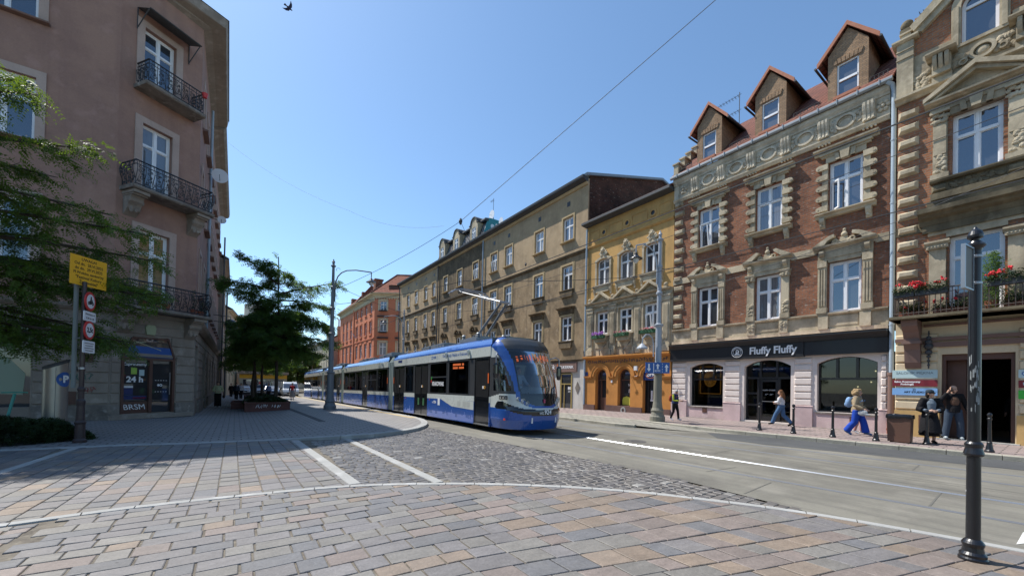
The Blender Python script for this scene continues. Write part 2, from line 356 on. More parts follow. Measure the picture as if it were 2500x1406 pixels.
def struct(o, label=None): o['kind'] = 'structure'; o['label'] = label or o.name.replace('_', ' '); return o
_fc = {}
def text(name, s, mat, fr, u, v, w, size, parent=None, th=.012, align='CENTER', sx=1, bold=0, rot=0, label=None, shear=0):
    c = bpy.data.curves.new(name, 'FONT'); c.body = s; c.size = size; c.extrude = th; c.align_x = align; c.align_y = 'CENTER'
    c.offset = bold; c.resolution_u = 3; c.shear = shear
    t = bpy.data.objects.new('tmp', c); COL.objects.link(t)
    dg = bpy.context.evaluated_depsgraph_get(); me = bpy.data.meshes.new_from_object(t.evaluated_get(dg)); bpy.data.objects.remove(t)
    me.name = name; me.materials.clear(); me.materials.append(mat)
    o = link(name, me, None, fr.m(u, v, w) @ Matrix.Rotation(rot, 4, 'Z') @ Matrix.Diagonal((sx, 1, 1, 1)))
    if parent: put(o, parent)
    if label: o['label'] = label
    return o
def gh(y): return -.013*max(0, min(y, 62)-14)

# ------------------------------------------------------------------ ground, road, paving
def sheet(name, pts, mat, dz=0, ybr=(14, 20, 30, 40, 50, 62), label=None, skirt=0):
    """flat polygon draped over the gently falling street"""
    bm = bmesh.new(); vs = [bm.verts.new((x, y, 0)) for x, y in pts]; bm.faces.new(vs)
    bmesh.ops.triangulate(bm, faces=bm.faces[:])
    for yb in ybr:
        g = bm.verts[:]+bm.edges[:]+bm.faces[:]; bmesh.ops.bisect_plane(bm, geom=g, plane_co=(0, yb, 0), plane_no=(0, 1, 0))
    if skirt:
        be = [e for e in bm.edges if e.is_boundary]; r_ = bmesh.ops.extrude_edge_only(bm, edges=be)
        for v in [q for q in r_['geom'] if isinstance(q, bmesh.types.BMVert)]: v.co.z -= skirt
    for v in bm.verts: v.co.z += gh(v.co.y)+(dz(v.co) if callable(dz) else dz)
    for f_ in bm.faces:
        f_.normal_update()
        if f_.normal.z < -.5: f_.normal_flip()
    me = bpy.data.meshes.new(name); bm.to_mesh(me); bm.free(); me.materials.append(mat)
    return struct(link(name, me), label)
def strip(name, line, w, mat, z0, z1, seg=None, parent=None, side=0, gap=.012):
    """kerb stones laid one after another along a line; w across, top at z1"""
    P = [Vector((x, y)) for x, y in line]; S = [0]
    for a, b in zip(P, P[1:]): S.append(S[-1]+(b-a).length)
    def at(t):
        t = max(0, min(t, S[-1]))
        for i in range(len(P)-1):
            if t <= S[i+1]+1e-9: d = (P[i+1]-P[i]); return P[i]+d*((t-S[i])/max(1e-9, S[i+1]-S[i])), d.normalized()
    # smoothed normals
    def nrm(t): a, _ = at(t-.25); b, _ = at(t+.25); d = (b-a).normalized(); return Vector((-d.y, d.x))
    m = MB(); t = 0; seg = seg or .5
    while t < S[-1]-.02:
        L = min(seg*random.uniform(.9, 1.1), S[-1]-t); k = max(1, int(L/.3)); dz = random.uniform(-.002, .002); q = []
        for i in range(k+1):
            tt = t+gap/2+(L-gap)*i/k; p, _ = at(tt); n = nrm(tt); o = gh(p.y)
            za = z0(tt/S[-1]) if callable(z0) else z0; zb = z1(tt/S[-1]) if callable(z1) else z1
            for e, z in ((-.5+side, za), (-.5+side, zb-.012), (-.46+side, zb), (.46+side, zb), (.5+side, zb-.012), (.5+side, za)):
                c = p+n*w*e; q.append((c.x, c.y, z+o+(dz if z == zb else 0)))
        F = [(6*i+j, 6*i+j+1, 6*i+7+j, 6*i+6+j) for i in range(k) for j in range(5)]
        F += [tuple(range(6)), tuple(6*k+j for j in range(6))][::1]; m.add(q, F); t += L
    return m.build(name, mat, parent)
granite = wallmat('light_granite', (.33, .33, .315), (.22, .22, .21), (.5, .5, .49), amt=.35, streak=0, b=.15)
kerb_m = wallmat('kerb_concrete', (.36, .34, .28), (.17, .16, .13), (.45, .43, .37), amt=.5, streak=0, s=2)
sand = wallmat('joint_sand', (.17, .15, .12), (.07, .06, .05), (.30, .27, .21), amt=.7, streak=0, s=6, b=.6)
paver_m = attrmat('slab_stone', .6, 26, .55, .55)
sett_m = attrmat('sett_stone', .5, 26, .5)
road_m = wallmat('road_concrete', (.195, .185, .155), (.095, .09, .08), (.25, .235, .20), rough=.8, s=.5, amt=.75, streak=0, b=.2)
def streaks(m, c, k=.5):
    """wheel and drip marks running along the street"""
    b = m.node_tree.nodes['Principled BSDF'].inputs['Base Color']; src = b.links[0].from_socket
    x = mixc(m, mixf(m, ramp(m, noise(m, 1, 5, src=mapped(m, 3.2, .10, 1)), .5, .72), k), src, c)
    x = mixc(m, mixf(m, ramp(m, noise(m, 1, 3, src=mapped(m, 14, .25, 1)), .52, .7), k*.5), x, tuple(v*.8 for v in c)); setc(m, x)
streaks(road_m, (.115, .11, .098), .6)
asph = wallmat('asphalt', (.085, .088, .09), (.05, .05, .052), (.12, .12, .12), rough=.85, s=.8, amt=.4, streak=0, b=.35)
def shaderpave(name, c1, c2, c3, w, h, rot=0, mort=(.09, .08, .07), ms=.018):
    m = base(name, c1, .7, spec=.3); uv = mapped(m, rot=rot)
    b = N(m, 'ShaderNodeTexBrick'); LK(m, uv, b.inputs['Vector']); b.inputs['Scale'].default_value = 1
    b.inputs['Brick Width'].default_value = w; b.inputs['Row Height'].default_value = h; b.inputs['Mortar Size'].default_value = ms
    b.inputs['Color1'].default_value = (*c1, 1); b.inputs['Color2'].default_value = (*c2, 1); b.inputs['Mortar'].default_value = (*mort, 1)
    x = mixc(m, mixf(m, ramp(m, noise(m, 1.1, 5, rough=.7), .45, .7), .6), b.outputs['Color'], c3)
    x = mixc(m, .35, x, noise(m, 22, 5), 'OVERLAY'); setc(m, x)
    inv = N(m, 'ShaderNodeMath', operation='MULTIPLY_ADD'); inv.inputs[1].default_value = -1; inv.inputs[2].default_value = 1; LK(m, b.outputs['Fac'], inv.inputs[0])
    ad = N(m, 'ShaderNodeMath', operation='MULTIPLY_ADD'); LK(m, noise(m, 12, 4), ad.inputs[0]); ad.inputs[1].default_value = .7; LK(m, inv.outputs[0], ad.inputs[2])
    bump(m, ad.outputs[0], .6, .012); return m
pave_island = shaderpave('island_slabs', (.225, .215, .21), (.26, .245, .23), (.18, .175, .172), .34, .26, rot=0)
pave_right = shaderpave('pinkish_slabs', (.33, .255, .235), (.26, .215, .205), (.20, .17, .165), .5, .26, rot=R(90))
pave_plat = shaderpave('platform_slabs', (.30, .285, .235), (.27, .26, .225), (.22, .21, .19), .4, .2, rot=R(90), mort=(.14, .13, .11))
ground_m = wallmat('far_ground', (.16, .155, .14), (.1, .1, .09), amt=.4, streak=0)
gm = MB(); gm.quad((-900, -900, -1.1), (900, -900, -1.1), (900, 1500, -1.1), (-900, 1500, -1.1)); struct(gm.build('ground', ground_m), 'ground stretching to the horizon')

LSTRIP = [(-6.5, 6.6), (-4.5, 6.62), (-2.07, 6.72), (-1.12, 6.83), (.16, 6.76), (.9, 6.67), (1.62, 6.5), (2.25, 6.26), (2.83, 5.94), (3.35, 5.62), (3.8, 5.29), (4.45, 4.75), (5.01, 4.18), (5.5, 3.58), (5.87, 2.98), (6.2, 2.4), (6.43, 1.9), (6.6, 1.4), (6.72, .95), (6.85, .45), (6.93, 0), (7.05, -1.2), (7.1, -3), (7.1, -9)]
ROADL = [(7.1, -40), (7.1, -3), (7.05, -1.2), (6.93, 0), (6.72, .95), (6.43, 1.9), (6.5, 2.4), (6.61, 3.72), (6.61, 5.52), (6.31, 8.86), (5.98, 12), (5.9, 14.05), (6.3, 14.9), (6.75, 16.4), (6.98, 18.5), (7.0, 24), (7.0, 57), (2.65, 59), (2.65, 300)]
ROADR = [(13.4, 300), (13.4, 16), (13.25, 11.04), (14.0, 9.2), (15.1, 7.4), (15.5, 6.3), (15.9, 3), (16.15, .6), (16.6, -8), (17, -40)]
sheet('road', ROADL+ROADR, road_m, 0, label='pale worn concrete road with tram tracks')
sheet('asphalt_lane', [(14.6, 7.8), (15.08, 7.1), (15.45, 6.3), (15.85, 3), (16.1, .6), (16.6, -9), (14.9, -9), (14.3, .5), (13.9, 2.6), (13.2, 5.3), (13.35, 6.8)], asph, .004, label='dark asphalt lane beside the far kerb')
sheet('plaza_bed', [(-30, -30)]+[(7.05, -30)]+[p for p in LSTRIP[::-1] if p[1] > -20 and p[0] > 6.4]+[(6.46, 2.4), (6.58, 3.72), (6.58, 5.52), (6.28, 8.86), (5.95, 12), (5.88, 14.4), (-30, 14.4)], sand, -.012, ybr=(14,), label='sandy bed under the plaza slabs')
ISL = [(-30, 13.4), (-4.2, 13.36), (-2.23, 13.2), (-1.08, 12.9), (.4, 12.75), (1.4, 12.5), (2.2, 12.2), (2.72, 12.02), (3.3, 12.05), (3.95, 12.28), (4.57, 12.6), (5.11, 13.0), (5.6, 13.6), (5.95, 14.2), (6.3, 15.0), (6.7, 16.3), (6.93, 18), (6.95, 24), (6.95, 57), (2.6, 59), (2.6, 300), (-40, 300)]
def islz(co): t = max(0, min(1, (co.x-.6)/2.4)); return .10*t*t*(3-2*t)
def dens(poly, n=.6):
    out = []
    for a, b in zip(poly, poly[1:]+poly[:1]):
        L = math.dist(a, b); k = max(1, int(L/n)) if L < 12 else 1
        out += [(a[0]+(b[0]-a[0])*i/k, a[1]+(b[1]-a[1])*i/k) for i in range(k)]
    return out
def island():
    """pavement in front of the corner building, rising towards its kerb"""
    xs = [-40, -12, -4, -2, 0, .6, 1, 1.5, 2, 2.5, 3, 8]
    bm = bmesh.new(); vs = [bm.verts.new((x, y, 0)) for x, y in dens(ISL)]; bm.faces.new(vs)
    bmesh.ops.triangulate(bm, faces=bm.faces[:])
    for x in xs: bmesh.ops.bisect_plane(bm, geom=bm.verts[:]+bm.edges[:]+bm.faces[:], plane_co=(x, 0, 0), plane_no=(1, 0, 0))
    for y in (14, 20, 30, 45, 62): bmesh.ops.bisect_plane(bm, geom=bm.verts[:]+bm.edges[:]+bm.faces[:], plane_co=(0, y, 0), plane_no=(0, 1, 0))
    for v in bm.verts: v.co.z = gh(v.co.y)+islz(v.co)
    for f_ in bm.faces:
        f_.normal_update()
        if f_.normal.z < 0: f_.normal_flip()
    me = bpy.data.meshes.new('pavement'); bm.to_mesh(me); bm.free(); me.materials.append(pave_island)
    return struct(link('pavement', me), 'grey slab pavement in front of the pink corner building')
island()
ik = [p for p in dens(ISL[1:18], .35) if p[1] < 57 and p[0] > -30][:-1]+[(6.95, 30), (6.95, 56.9)]
o = strip('kerb', ik, .26, granite, lambda t: -.03, lambda t: .008, .9); struct(o, 'light stone edging of the pavement in front of the corner building')
me = o.data
for v in me.vertices:
    if v.co.z-gh(v.co.y) > -.02: v.co.z += islz(v.co)
yel = [(6.72, 17.2), (6.74, 24), (6.74, 62)]
o = strip('warning_strip', yel, .32, wallmat('ochre_slabs', (.46, .36, .20), (.3, .24, .15), amt=.4, streak=0), .05, .106, 3.0, side=0); struct(o, 'ochre slabs along the tram side kerb')
o = strip('drain_channel', [(2.85, 16.9), (2.75, 25.4), (2.6, 40)], .24, wallmat('drain_grey', (.10, .10, .105), (.05, .05, .05), streak=0), .04, .105, 1.0); struct(o, 'dark drain strip across the sunny pavement')
o = strip('edge_strip', LSTRIP, .13, granite, -.03, .006, .5); struct(o, 'curved light granite edging between slabs and road')
for nm, a, b, w in (('cross_strip', (1.62, 6.62), (1.38, 12.35), .19), ('cross_strip', (2.83, 6.06), (2.66, 11.95), .17), ('cross_strip', (-3.5, 6.7), (-2.95, 13.2), .16)):
    o = strip(nm, [a, ((a[0]+b[0])/2, (a[1]+b[1])/2), b], w, granite, -.03, .005, 1.1, gap=.004); struct(o, {1.62: 'straight light granite band between the slabs and the setts', 2.83: 'straight light granite band across the setts', -3.5: 'straight light granite band at the left edge of the plaza'}[a[0]])
# right-hand pavement, its kerb and the tram stop platform
sheet('sidewalk', [(15.55, 6.3), (15.95, 3), (16.2, .6), (16.65, -8), (17, -40), (60, -40), (60, 62), (15.8, 62), (15.8, 14), (15.7, 9)], pave_right, lambda c: .12 if c.y < 14 else .12, label='pinkish slab pavement in front of the brick houses')
def platz(co):
    t = max(0, min(1, (co.y-8.2)/3.2)); return .004+.1*t
sheet('tram_platform', [(14.0, 9.2), (15.1, 7.4), (15.5, 6.5), (15.6, 9), (15.68, 14), (15.68, 62), (13.55, 62), (13.55, 16), (13.42, 11.2), (13.75, 10.2)], pave_plat, platz, ybr=(8.2, 9, 10, 11.4, 14, 20, 30, 40, 50), label='pale ramped kerbside platform')
o = strip('kerb', [(13.5, 62), (13.5, 30), (13.5, 16), (13.36, 11.3), (13.4, 10.9), (13.6, 10.3)], .26, kerb_m, -.03, .112, 1.0); struct(o, 'worn kerb of the platform beside the tram')
o = strip('kerb', [(15.62, 60), (15.62, 30), (15.62, 12), (15.45, 8), (15.5, 6.3), (15.72, 4.6), (15.9, 3), (16.03, 1.8), (16.15, .6), (16.62, -8), (17, -30)], .3, kerb_m, -.03, .126, 1.0); struct(o, 'worn concrete kerb of the right hand pavement')
sheet('far_street', [(-40, 300), (60, 300), (60, 900), (-40, 900)], asph, -.01, label='far end of the street')

# rails: two grooved pairs curving slightly
def railx(x0, y): return x0-.075*y+.0022*y*y if y < 17 else x0-.64
RAILS = []
def track(x0, x1, lab):
    t = thing('tram_track', lab, 'tram track', (x0, 0, 0))
    for xx in (x0, x1):
        ys = [-12+1.0*i for i in range(40)]+[30+5*i for i in range(8)]
        mr, mg = MB(), MB()
        for k, (d, w, mm, z) in enumerate(((-.0, .032, mr, .006), (.046, .022, mg, .0045), (.069, .018, mr, .006))):
            P = [(railx(xx, y)+d, y, gh(y)) for y in ys]
            for a, b in zip(P, P[1:]):
                if k != 1:
                    for (e0, f0), (e1, f1) in (((0, .003), (.006, .009)), ((.006, .009), (w-.005, .009)), ((w-.005, .009), (w, .004))): mm.quad((a[0]+e0, a[1], a[2]+f0), (a[0]+e1, a[1], a[2]+f1), (b[0]+e1, b[1], b[2]+f1), (b[0]+e0, b[1], b[2]+f0))
                    continue
                mm.quad((a[0], a[1], a[2]+z), (a[0]+w, a[1], a[2]+z), (b[0]+w, b[1], b[2]+z), (b[0], b[1], b[2]+z))
        mr.build('rail', railb if xx == 9.80 else railm, t); mg.build('rail_groove', railgroove, t)
    return t
track(8.30, 9.80, 'near pair of steel tram rails sunk in the concrete road, the tram standing on them')
track(11.75, 13.15, 'farther pair of tram rails nearer the brick houses')
seam = paint('road_seam', (.12, .115, .10), .9, 0); sm_ = MB()
for (x0, y0, x1, y1) in ((6.66, 2.95, 7.9, 3.05), (7.75, 4.15, 8.75, 4.05), (8.4, 1.15, 9.7, 1.2), (11.95, 1.9, 13.0, 1.95), (8.6, 8.3, 9.2, 8.2), (10.1, 5.2, 11.3, 5.3)):
    sm_.quad((x0, y0-.012, .0042), (x1, y1-.012, .0042), (x1, y1+.012, .0042), (x0, y0+.012, .0042))
for k, xx in enumerate((10.75, 10.95, 14.0)):
    ys = [-10+2*i for i in range(12)]
    for a, b in zip(ys, ys[1:]): sm_.quad((railx(xx, a)-.006, a, .0042), (railx(xx, b)-.006, b, .0042), (railx(xx, b)+.008, b, .0042), (railx(xx, a)+.008, a, .0042))
struct(sm_.build('road_joints', seam), 'dark joints between the concrete road slabs')
mh = MB(); mh.lathe([(.33, .002), (.33, .008), (.27, .008), (.27, .006), (.001, .006)], (10.1, 7.65, 0), 28); mh.ring(10.1, 7.65, .008, .12, .14, th=.004)
tag(mh.build('manhole_cover', paint('manhole_iron', (.09, .085, .08), .7, 0)), 'round iron manhole cover in the road ahead of the tram', 'manhole cover')
mh = MB(); mh.quad((7.12, .31, .0045), (7.27, .25, .0045), (7.9, .2, .0045), (7.82, .29, .0045)); struct(mh.build('road_marking', paint('worn_white_paint', (.6, .6, .57), .7, 0, .4)), 'worn white road marking at the lower right edge')

# individually laid slabs
def clip(poly, hp):
    for (px, py, nx, ny) in hp:
        out = []
        for i, a in enumerate(poly):
            b = poly[(i+1) % len(poly)]; da = (a[0]-px)*nx+(a[1]-py)*ny; db = (b[0]-px)*nx+(b[1]-py)*ny
            if da >= 0: out.append(a)
            if (da >= 0) != (db >= 0): t = da/(da-db); out.append((a[0]+(b[0]-a[0])*t, a[1]+(b[1]-a[1])*t))
        poly = out
        if len(poly) < 3: return None
    return poly
def area(p): return abs(sum(p[i][0]*p[(i+1) % len(p)][1]-p[(i+1) % len(p)][0]*p[i][1] for i in range(len(p))))/2
class Slabs:
    def __init__(s): s.v = []; s.f = []; s.c = []
    def slab(s, poly, col, gap=.006, bev=.006, z=0, dep=.014, tilt=.003, wob=.003, dome=0):
        if area(poly) < .0015: return
        cx = sum(p[0] for p in poly)/len(poly); cy = sum(p[1] for p in poly)/len(poly)
        rr = max(.03, math.sqrt(area(poly))/2); n = len(poly)
        tx, ty = random.uniform(-tilt, tilt)/rr, random.uniform(-tilt, tilt)/rr; z += random.uniform(-tilt, tilt)*.6
        j = [(random.uniform(-wob, wob), random.uniform(-wob, wob)) for _ in poly]
        def ringp(k, zz):
            return [((p[0]+j[i][0]-cx)*(1-k/rr)+cx, (p[1]+j[i][1]-cy)*(1-k/rr)+cy, zz+((p[0]-cx)*tx+(p[1]-cy)*ty)+gh(cy)) for i, p in enumerate(poly)]
        b = len(s.v); rings = [ringp(gap, z-dep), ringp(gap, z-bev), ringp(gap+bev, z)]
        if dome: rings.append(ringp(gap+bev+rr*.4, z+dome))
        for q in rings: s.v += q
        m = len(rings)
        for k in range(m-1):
            for i in range(n): s.f.append((b+k*n+i, b+k*n+(i+1) % n, b+(k+1)*n+(i+1) % n, b+(k+1)*n+i)); s.c.append(col)
        s.f.append(tuple(b+(m-1)*n+i for i in range(n))); s.c.append(col)
    def build(s, name, mat):
        me = bpy.data.meshes.new(name); me.from_pydata(s.v, [], s.f); me.materials.append(mat)
        a = me.color_attributes.new('col', 'FLOAT_COLOR', 'CORNER'); d = []
        for f_, c in zip(s.f, s.c): d += [*c, 1]*len(f_)
        a.data.foreach_set('color', d); me.update(); return link(name, me)
def scol(warm):
    t = random.random()
    if t < warm*.35: c = (.275, .215, .165)
    elif t < warm: c = (.25, .205, .182)
    elif t < warm+(1-warm)*.45: c = (.212, .20, .198)
    elif t < warm+(1-warm)*.68: c = (.172, .172, .178)
    else: c = (.228, .215, .195)
    k = random.uniform(.70, .86); return (c[0]*k, c[1]*k, c[2]*k)
ccl = [p for p in LSTRIP if p[1] > -5][::1]
hp_in = []
for a, b in zip(LSTRIP[2:-2], LSTRIP[3:-1]):
    dx, dy = b[0]-a[0], b[1]-a[1]; L = math.hypot(dx, dy); nx, ny = dy/L, -dx/L     # inward normal (towards the camera side)
    if ny > 0 and abs(ny) > abs(nx): nx, ny = -nx, -ny
    if nx > 0 and abs(nx) >= abs(ny): nx, ny = -nx, -ny
    hp_in.append((a[0]+nx*.055, a[1]+ny*.055, nx, ny))
def warp(x, v):
    s_ = .27*max(0, min(1.0, (4.7-v)/1.9)); t = max(0, x-1.0); rmp = t*t/2.4 if t < 1.2 else t-.6
    return (x, v-s_*rmp-.012*(x-1)*(1 if x > 1 else .3))
S = Slabs(); v = 7.05; row = 0
while v > -3.2:
    h = random.uniform(.215, .265); x = -1.62-.10*(7-v)+random.uniform(-.05, .05)*0
    x += (0 if row % 2 else .14)
    while x < 9:
        w = random.choice((.24, .28, .32, .36, .42, .5)) if v < 6.3 else random.choice((.24, .3, .34))
        x1 = x+w
        poly = [warp(x, v-h), warp(x1, v-h), warp(x1, v), warp(x, v)]
        if poly[0][1] > -3 and (poly[0][0] > .6 or poly[0][1] > .2):
            q = clip(poly, hp_in)
            if q: S.slab(q, scol(.12+.5*min(1, max(0, (x-.5)/3.2))), gap=.006+.003*random.random(), bev=.006)
        x = x1
    v -= h; row += 1
struct(S.build('foreground_paving', paver_m), 'mixed grey and rust stone slabs of the near plaza')
# small slabs at the far left edge of the foreground
S = Slabs()
for k in range(40):
    y0 = 6.62-k*.155
    for j_ in range(4):
        x0 = -1.72-.10*(7-y0)-.19*(j_+1)+.02
        q = clip([(x0, y0-.15), (x0+.185, y0-.15), (x0+.185, y0), (x0, y0)], hp_in[:1])
        if q: S.slab(q, scol(.2), gap=.005, wob=.008)
struct(S.build('edge_paving', paver_m), 'strip of small slabs left of the near paving')
sheet('concrete_apron', [(-2.45, 6.6), (-5.5, 6.5), (-9, 2), (-6, -3), (-3.6, .5), (-3.1, 3)], road_m, -.002, label='bare concrete patch at the lower left')
# columns of slabs behind the light edging
S = Slabs(); x = -3.4; ci = 0
fy = lambda x: np.interp(x, [p[0] for p in LSTRIP[:9]], [p[1] for p in LSTRIP[:9]])+.07
iy = lambda x: np.interp(x, [p[0] for p in ISL[:10]], [p[1] for p in ISL[:10]])-.13
while x < 1.5:
    w = .275 if ci % 5 else .25; y = fy(x+w/2)-.25+random.uniform(0, .12)
    while y < 13.4:
        L = random.choice((.3, .34, .38, .42, .3))
        sk = lambda X, Y: X-.037*(Y-6.6)*((X+.2)/1.6 if X > -.2 else 0)+.07*(Y-6.6)*max(0, (-X-1)/2.4)*.9
        q = [(sk(x, y), y), (sk(x+w, y), y), (sk(x+w, y+L), y+L), (sk(x, y+L), y+L)]
        q = clip(q, [(x, float(fy(x)), -(fy(x+w)-fy(x))/w, 1), (x, float(iy(x)), (iy(x+w)-iy(x))/w, -1)])
        if q and q[0][0] > -3.9: S.slab(q, scol(.14), gap=.0075, bev=.007)
        y += L
    x += w; ci += 1
x = -6.2
while x < -3.5:
    y = 6.9
    while y < 13.2: S.slab([(x, y), (x+.3, y), (x+.3, y+.36), (x, y+.36)], scol(.4), gap=.007); y += .36
    x += .3
struct(S.build('middle_paving', paver_m), 'columns of large grey slabs between the light bands')
# setts
S = Slabs(); roadx = lambda y: float(np.interp(y, [p[1] for p in ROADL[5:13]], [p[0] for p in ROADL[5:13]]))
def settcol():
    c = random.choice(((.15, .142, .138), (.165, .155, .146), (.132, .126, .126), (.18, .166, .152), (.148, .138, .13))); k = random.uniform(.66, .92)
    if random.random() < .02: c = (.3, .29, .27)
    return tuple(v_*k for v_ in c)
y = 2.0; row = 0
while y < 14.3:
    h = random.uniform(.13, .16); x = 1.65+random.uniform(0, .1)
    lo = float(np.interp(y+h/2, [p[1] for p in LSTRIP[6:18]][::-1], [p[0] for p in LSTRIP[6:18]][::-1])) if y < 6.5 else 1.3
    hi = roadx(y+h/2)
    ang = .10
    while x < hi+.05:
        w = random.uniform(.15, .23); x1 = x+w; yy = y+.02*math.sin(x*1.9)+.0*(x); cx = (x+x1)/2
        s1 = 1.62-(y-6.6)*.04+.1; s2 = 2.83-(y-6.06)*.029
        ins = cx > s1 and abs(cx-s2) > .11+.03 and cx < hi+.02
        if y < 6.6: ins = ins and cx > lo+.10
        ky = float(np.interp(cx, [p[0] for p in ISL[8:15]], [p[1] for p in ISL[8:15]])) if cx < 6 else 14.1
        if ins and yy+h < ky-.10:
            S.slab([(x, yy), (x1, yy), (x1, yy+h), (x, yy+h)], settcol(), gap=.0055, bev=.009, z=.0, dep=.016, tilt=.0035, wob=.009, dome=.003)
        x = x1
    y += h; row += 1
struct(S.build('cobblestones', sett_m), 'dark stone setts between the plaza and the tram road')

# ------------------------------------------------------------------ facade parts
def arcpts(a, b, v, rise, n=12, spring=None):
    """points of an arch from (b,v) over to (a,v)"""
    w = (b-a)/2; c = (a+b)/2
    if rise >= w-1e-6: return [(c+w*math.cos(math.pi*k/n), v+w*math.sin(math.pi*k/n)) for k in range(n+1)]
    Rr = (w*w+rise*rise)/(2*rise); cy = v+rise-Rr; t = math.asin(w/Rr)
    return [(c+Rr*math.sin(t-2*t*k/n), cy+Rr*math.cos(t-2*t*k/n)) for k in range(n+1)]
def wall(mb, u0, u1, v0, v1, ops, dep=.22, w=0):
    """front sheet with real openings and their reveals; an opening may carry an arch rise"""
    us = sorted({u0, u1}|{o[0] for o in ops}|{o[1] for o in ops}); vs = sorted({v0, v1}|{o[2] for o in ops}|{o[3] for o in ops})
    us = [x for x in us if u0 <= x <= u1]; vs = [x for x in vs if v0 <= x <= v1]
    for a, b in zip(us, us[1:]):
        for c, d in zip(vs, vs[1:]):
            x, y = (a+b)/2, (c+d)/2
            if not any(o[0] < x < o[1] and o[2] < y < o[3] for o in ops): mb.quad((a, c, w), (b, c, w), (b, d, w), (a, d, w))
    for o in ops:
        a, b, c, d = o[:4]; rise = o[4] if len(o) > 4 else 0; e = w-dep
        mb.quad((a, c, w), (a, c, e), (b, c, e), (b, c, w))
        if rise:
            P = arcpts(a, b, d-rise, rise); mb.quad((a, c, w), (a, d-rise, w), (a, d-rise, e), (a, c, e)); mb.quad((b, c, w), (b, c, e), (b, d-rise, e), (b, d-rise, w))
            for (x0, y0), (x1, y1) in zip(P, P[1:]):
                mb.quad((x0, y0, w), (x0, y0, e), (x1, y1, e), (x1, y1, w)); mb.quad((x0, y0, w), (x1, y1, w), (x1, d, w), (x0, d, w))
        else:
            mb.quad((a, c, w), (a, d, w), (a, d, e), (a, c, e)); mb.quad((b, c, w), (b, c, e), (b, d, e), (b, d, w)); mb.quad((a, d, w), (b, d, w), (b, d, e), (a, d, e))
PC = {}
def proto(key, fn, mats):
    if key not in PC: m = MB(); fn(m); PC[key] = m.mesh(key[0], mats)
    return PC[key]
def inst(name, key, fn, mats, fr, u, v, w, parent, mat=None, label=None):
    """one more individual of a part whose shape is shared"""
    me = proto(key, fn, mats); o = bpy.data.objects.new(name, me); COL.objects.link(o); o.matrix_basis = fr.m(u, v, w); put(o, parent)
    if label: o['label'] = label
    return o
def sub(name, key, fn, mats, parent, off=None):
    me = proto(key, fn, mats); o = bpy.data.objects.new(name, me); COL.objects.link(o); o.parent = parent
    if off: o.location = off
    return o
def frame_fn(w, h, tr=.64, t=.09, mull=True, dp=.07, rise=0):
    def fn(m):
        if rise:
            P = arcpts(-w/2, w/2, h-rise, rise); Q = arcpts(-w/2+t, w/2-t, h-rise, max(.02, rise-t*.9))
            for a, b, c, d in zip(P, P[1:], Q, Q[1:]): m.prism([c, a, b, d][::-1], 0, dp)
            m.box(-w/2, -w/2+t, 0, h-rise, 0, dp); m.box(w/2-t, w/2, 0, h-rise, 0, dp)
        else: m.box(-w/2, -w/2+t, 0, h, 0, dp); m.box(w/2-t, w/2, 0, h, 0, dp); m.box(-w/2+t, w/2-t, h-t, h, 0, dp)
        m.box(-w/2+t, w/2-t, 0, t, 0, dp)
        if tr: m.box(-w/2+t, w/2-t, h*tr-.045, h*tr+.045, 0, dp+.02)
        if mull:
            m.box(-.05, .05, t, (h*tr-.045) if tr else h-t, 0, dp+.012)
            if tr: m.box(-.045, .045, h*tr+.045, h-t, 0, dp+.006)
        if mull and tr:
            for s in (-1, 1):      # sash rails inside each leaf
                x0, x1 = (.05, w/2-t) if s > 0 else (-w/2+t, -.05)
                for (c, d) in ((t, h*tr-.045), (h*tr+.045, h-t)):
                    if rise and c > t: continue
                    m.box(x0, x0+.03, c, d, 0, dp-.02); m.box(x1-.03, x1, c, d, 0, dp-.02); m.box(x0+.03, x1-.03, c, c+.03, 0, dp-.02); m.box(x0+.03, x1-.03, d-.03, d, 0, dp-.02)
    return fn
def window(b, fr, u, v, w, h, glass, dep=.2, tr=.64, mat=None, mull=True, rise=0, name='window', t=.09, lean=False):
    k = (round(w, 2), round(h, 2), tr, mull, rise, t); mat = mat or white_frame
    o = inst(name, ('window_frame', k, mat.name), frame_fn(w, h, tr, t, mull, rise=rise), mat, fr, u, v, -dep+.005, b)
    def pf(m):
        if rise: P = arcpts(-w/2, w/2, h-rise, rise); m.prism([(-w/2, 0), (w/2, 0)]+P, .0, .02)
        else: m.box(-w/2+.01, w/2-.01, .01, h-.01, .0, .02)
    sub('pane', ('pane', k, glass.name), pf, glass, o, (0, 0, .012))
    if lean:   # lower left sash standing open
        def sf(m):
            lw, lh = w/2-t-.05, h*tr-t-.06; T = .05
            m.box(0, T, 0, lh, 0, .05); m.box(lw-T, lw, 0, lh, 0, .05); m.box(T, lw-T, 0, T, 0, .05); m.box(T, lw-T, lh-T, lh, 0, .05)
        s = sub('open_sash', ('open_sash', k), sf, mat, o); s.matrix_basis = Matrix.Translation((-w/2+t, t, .06)) @ Matrix.Rotation(R(-42 if lean == 1 else 0), 4, 'Y') @ Matrix.Rotation(R(0 if lean == 1 else 9), 4, 'X')
    return o
def carving(m, u0, u1, v0, v1, w, n=9, r=.05, seed=1):
    """raised leafwork"""
    rd = random.Random(seed)
    for i in range(n):
        x = rd.uniform(u0, u1); y = rd.uniform(v0, v1); q = rd.uniform(.6, 1.25)*r; a = rd.uniform(0, math.pi)
        m.ball((x, y, w), q, 7, (1+.7*abs(math.cos(a)), 1+.7*abs(math.sin(a)), .75))
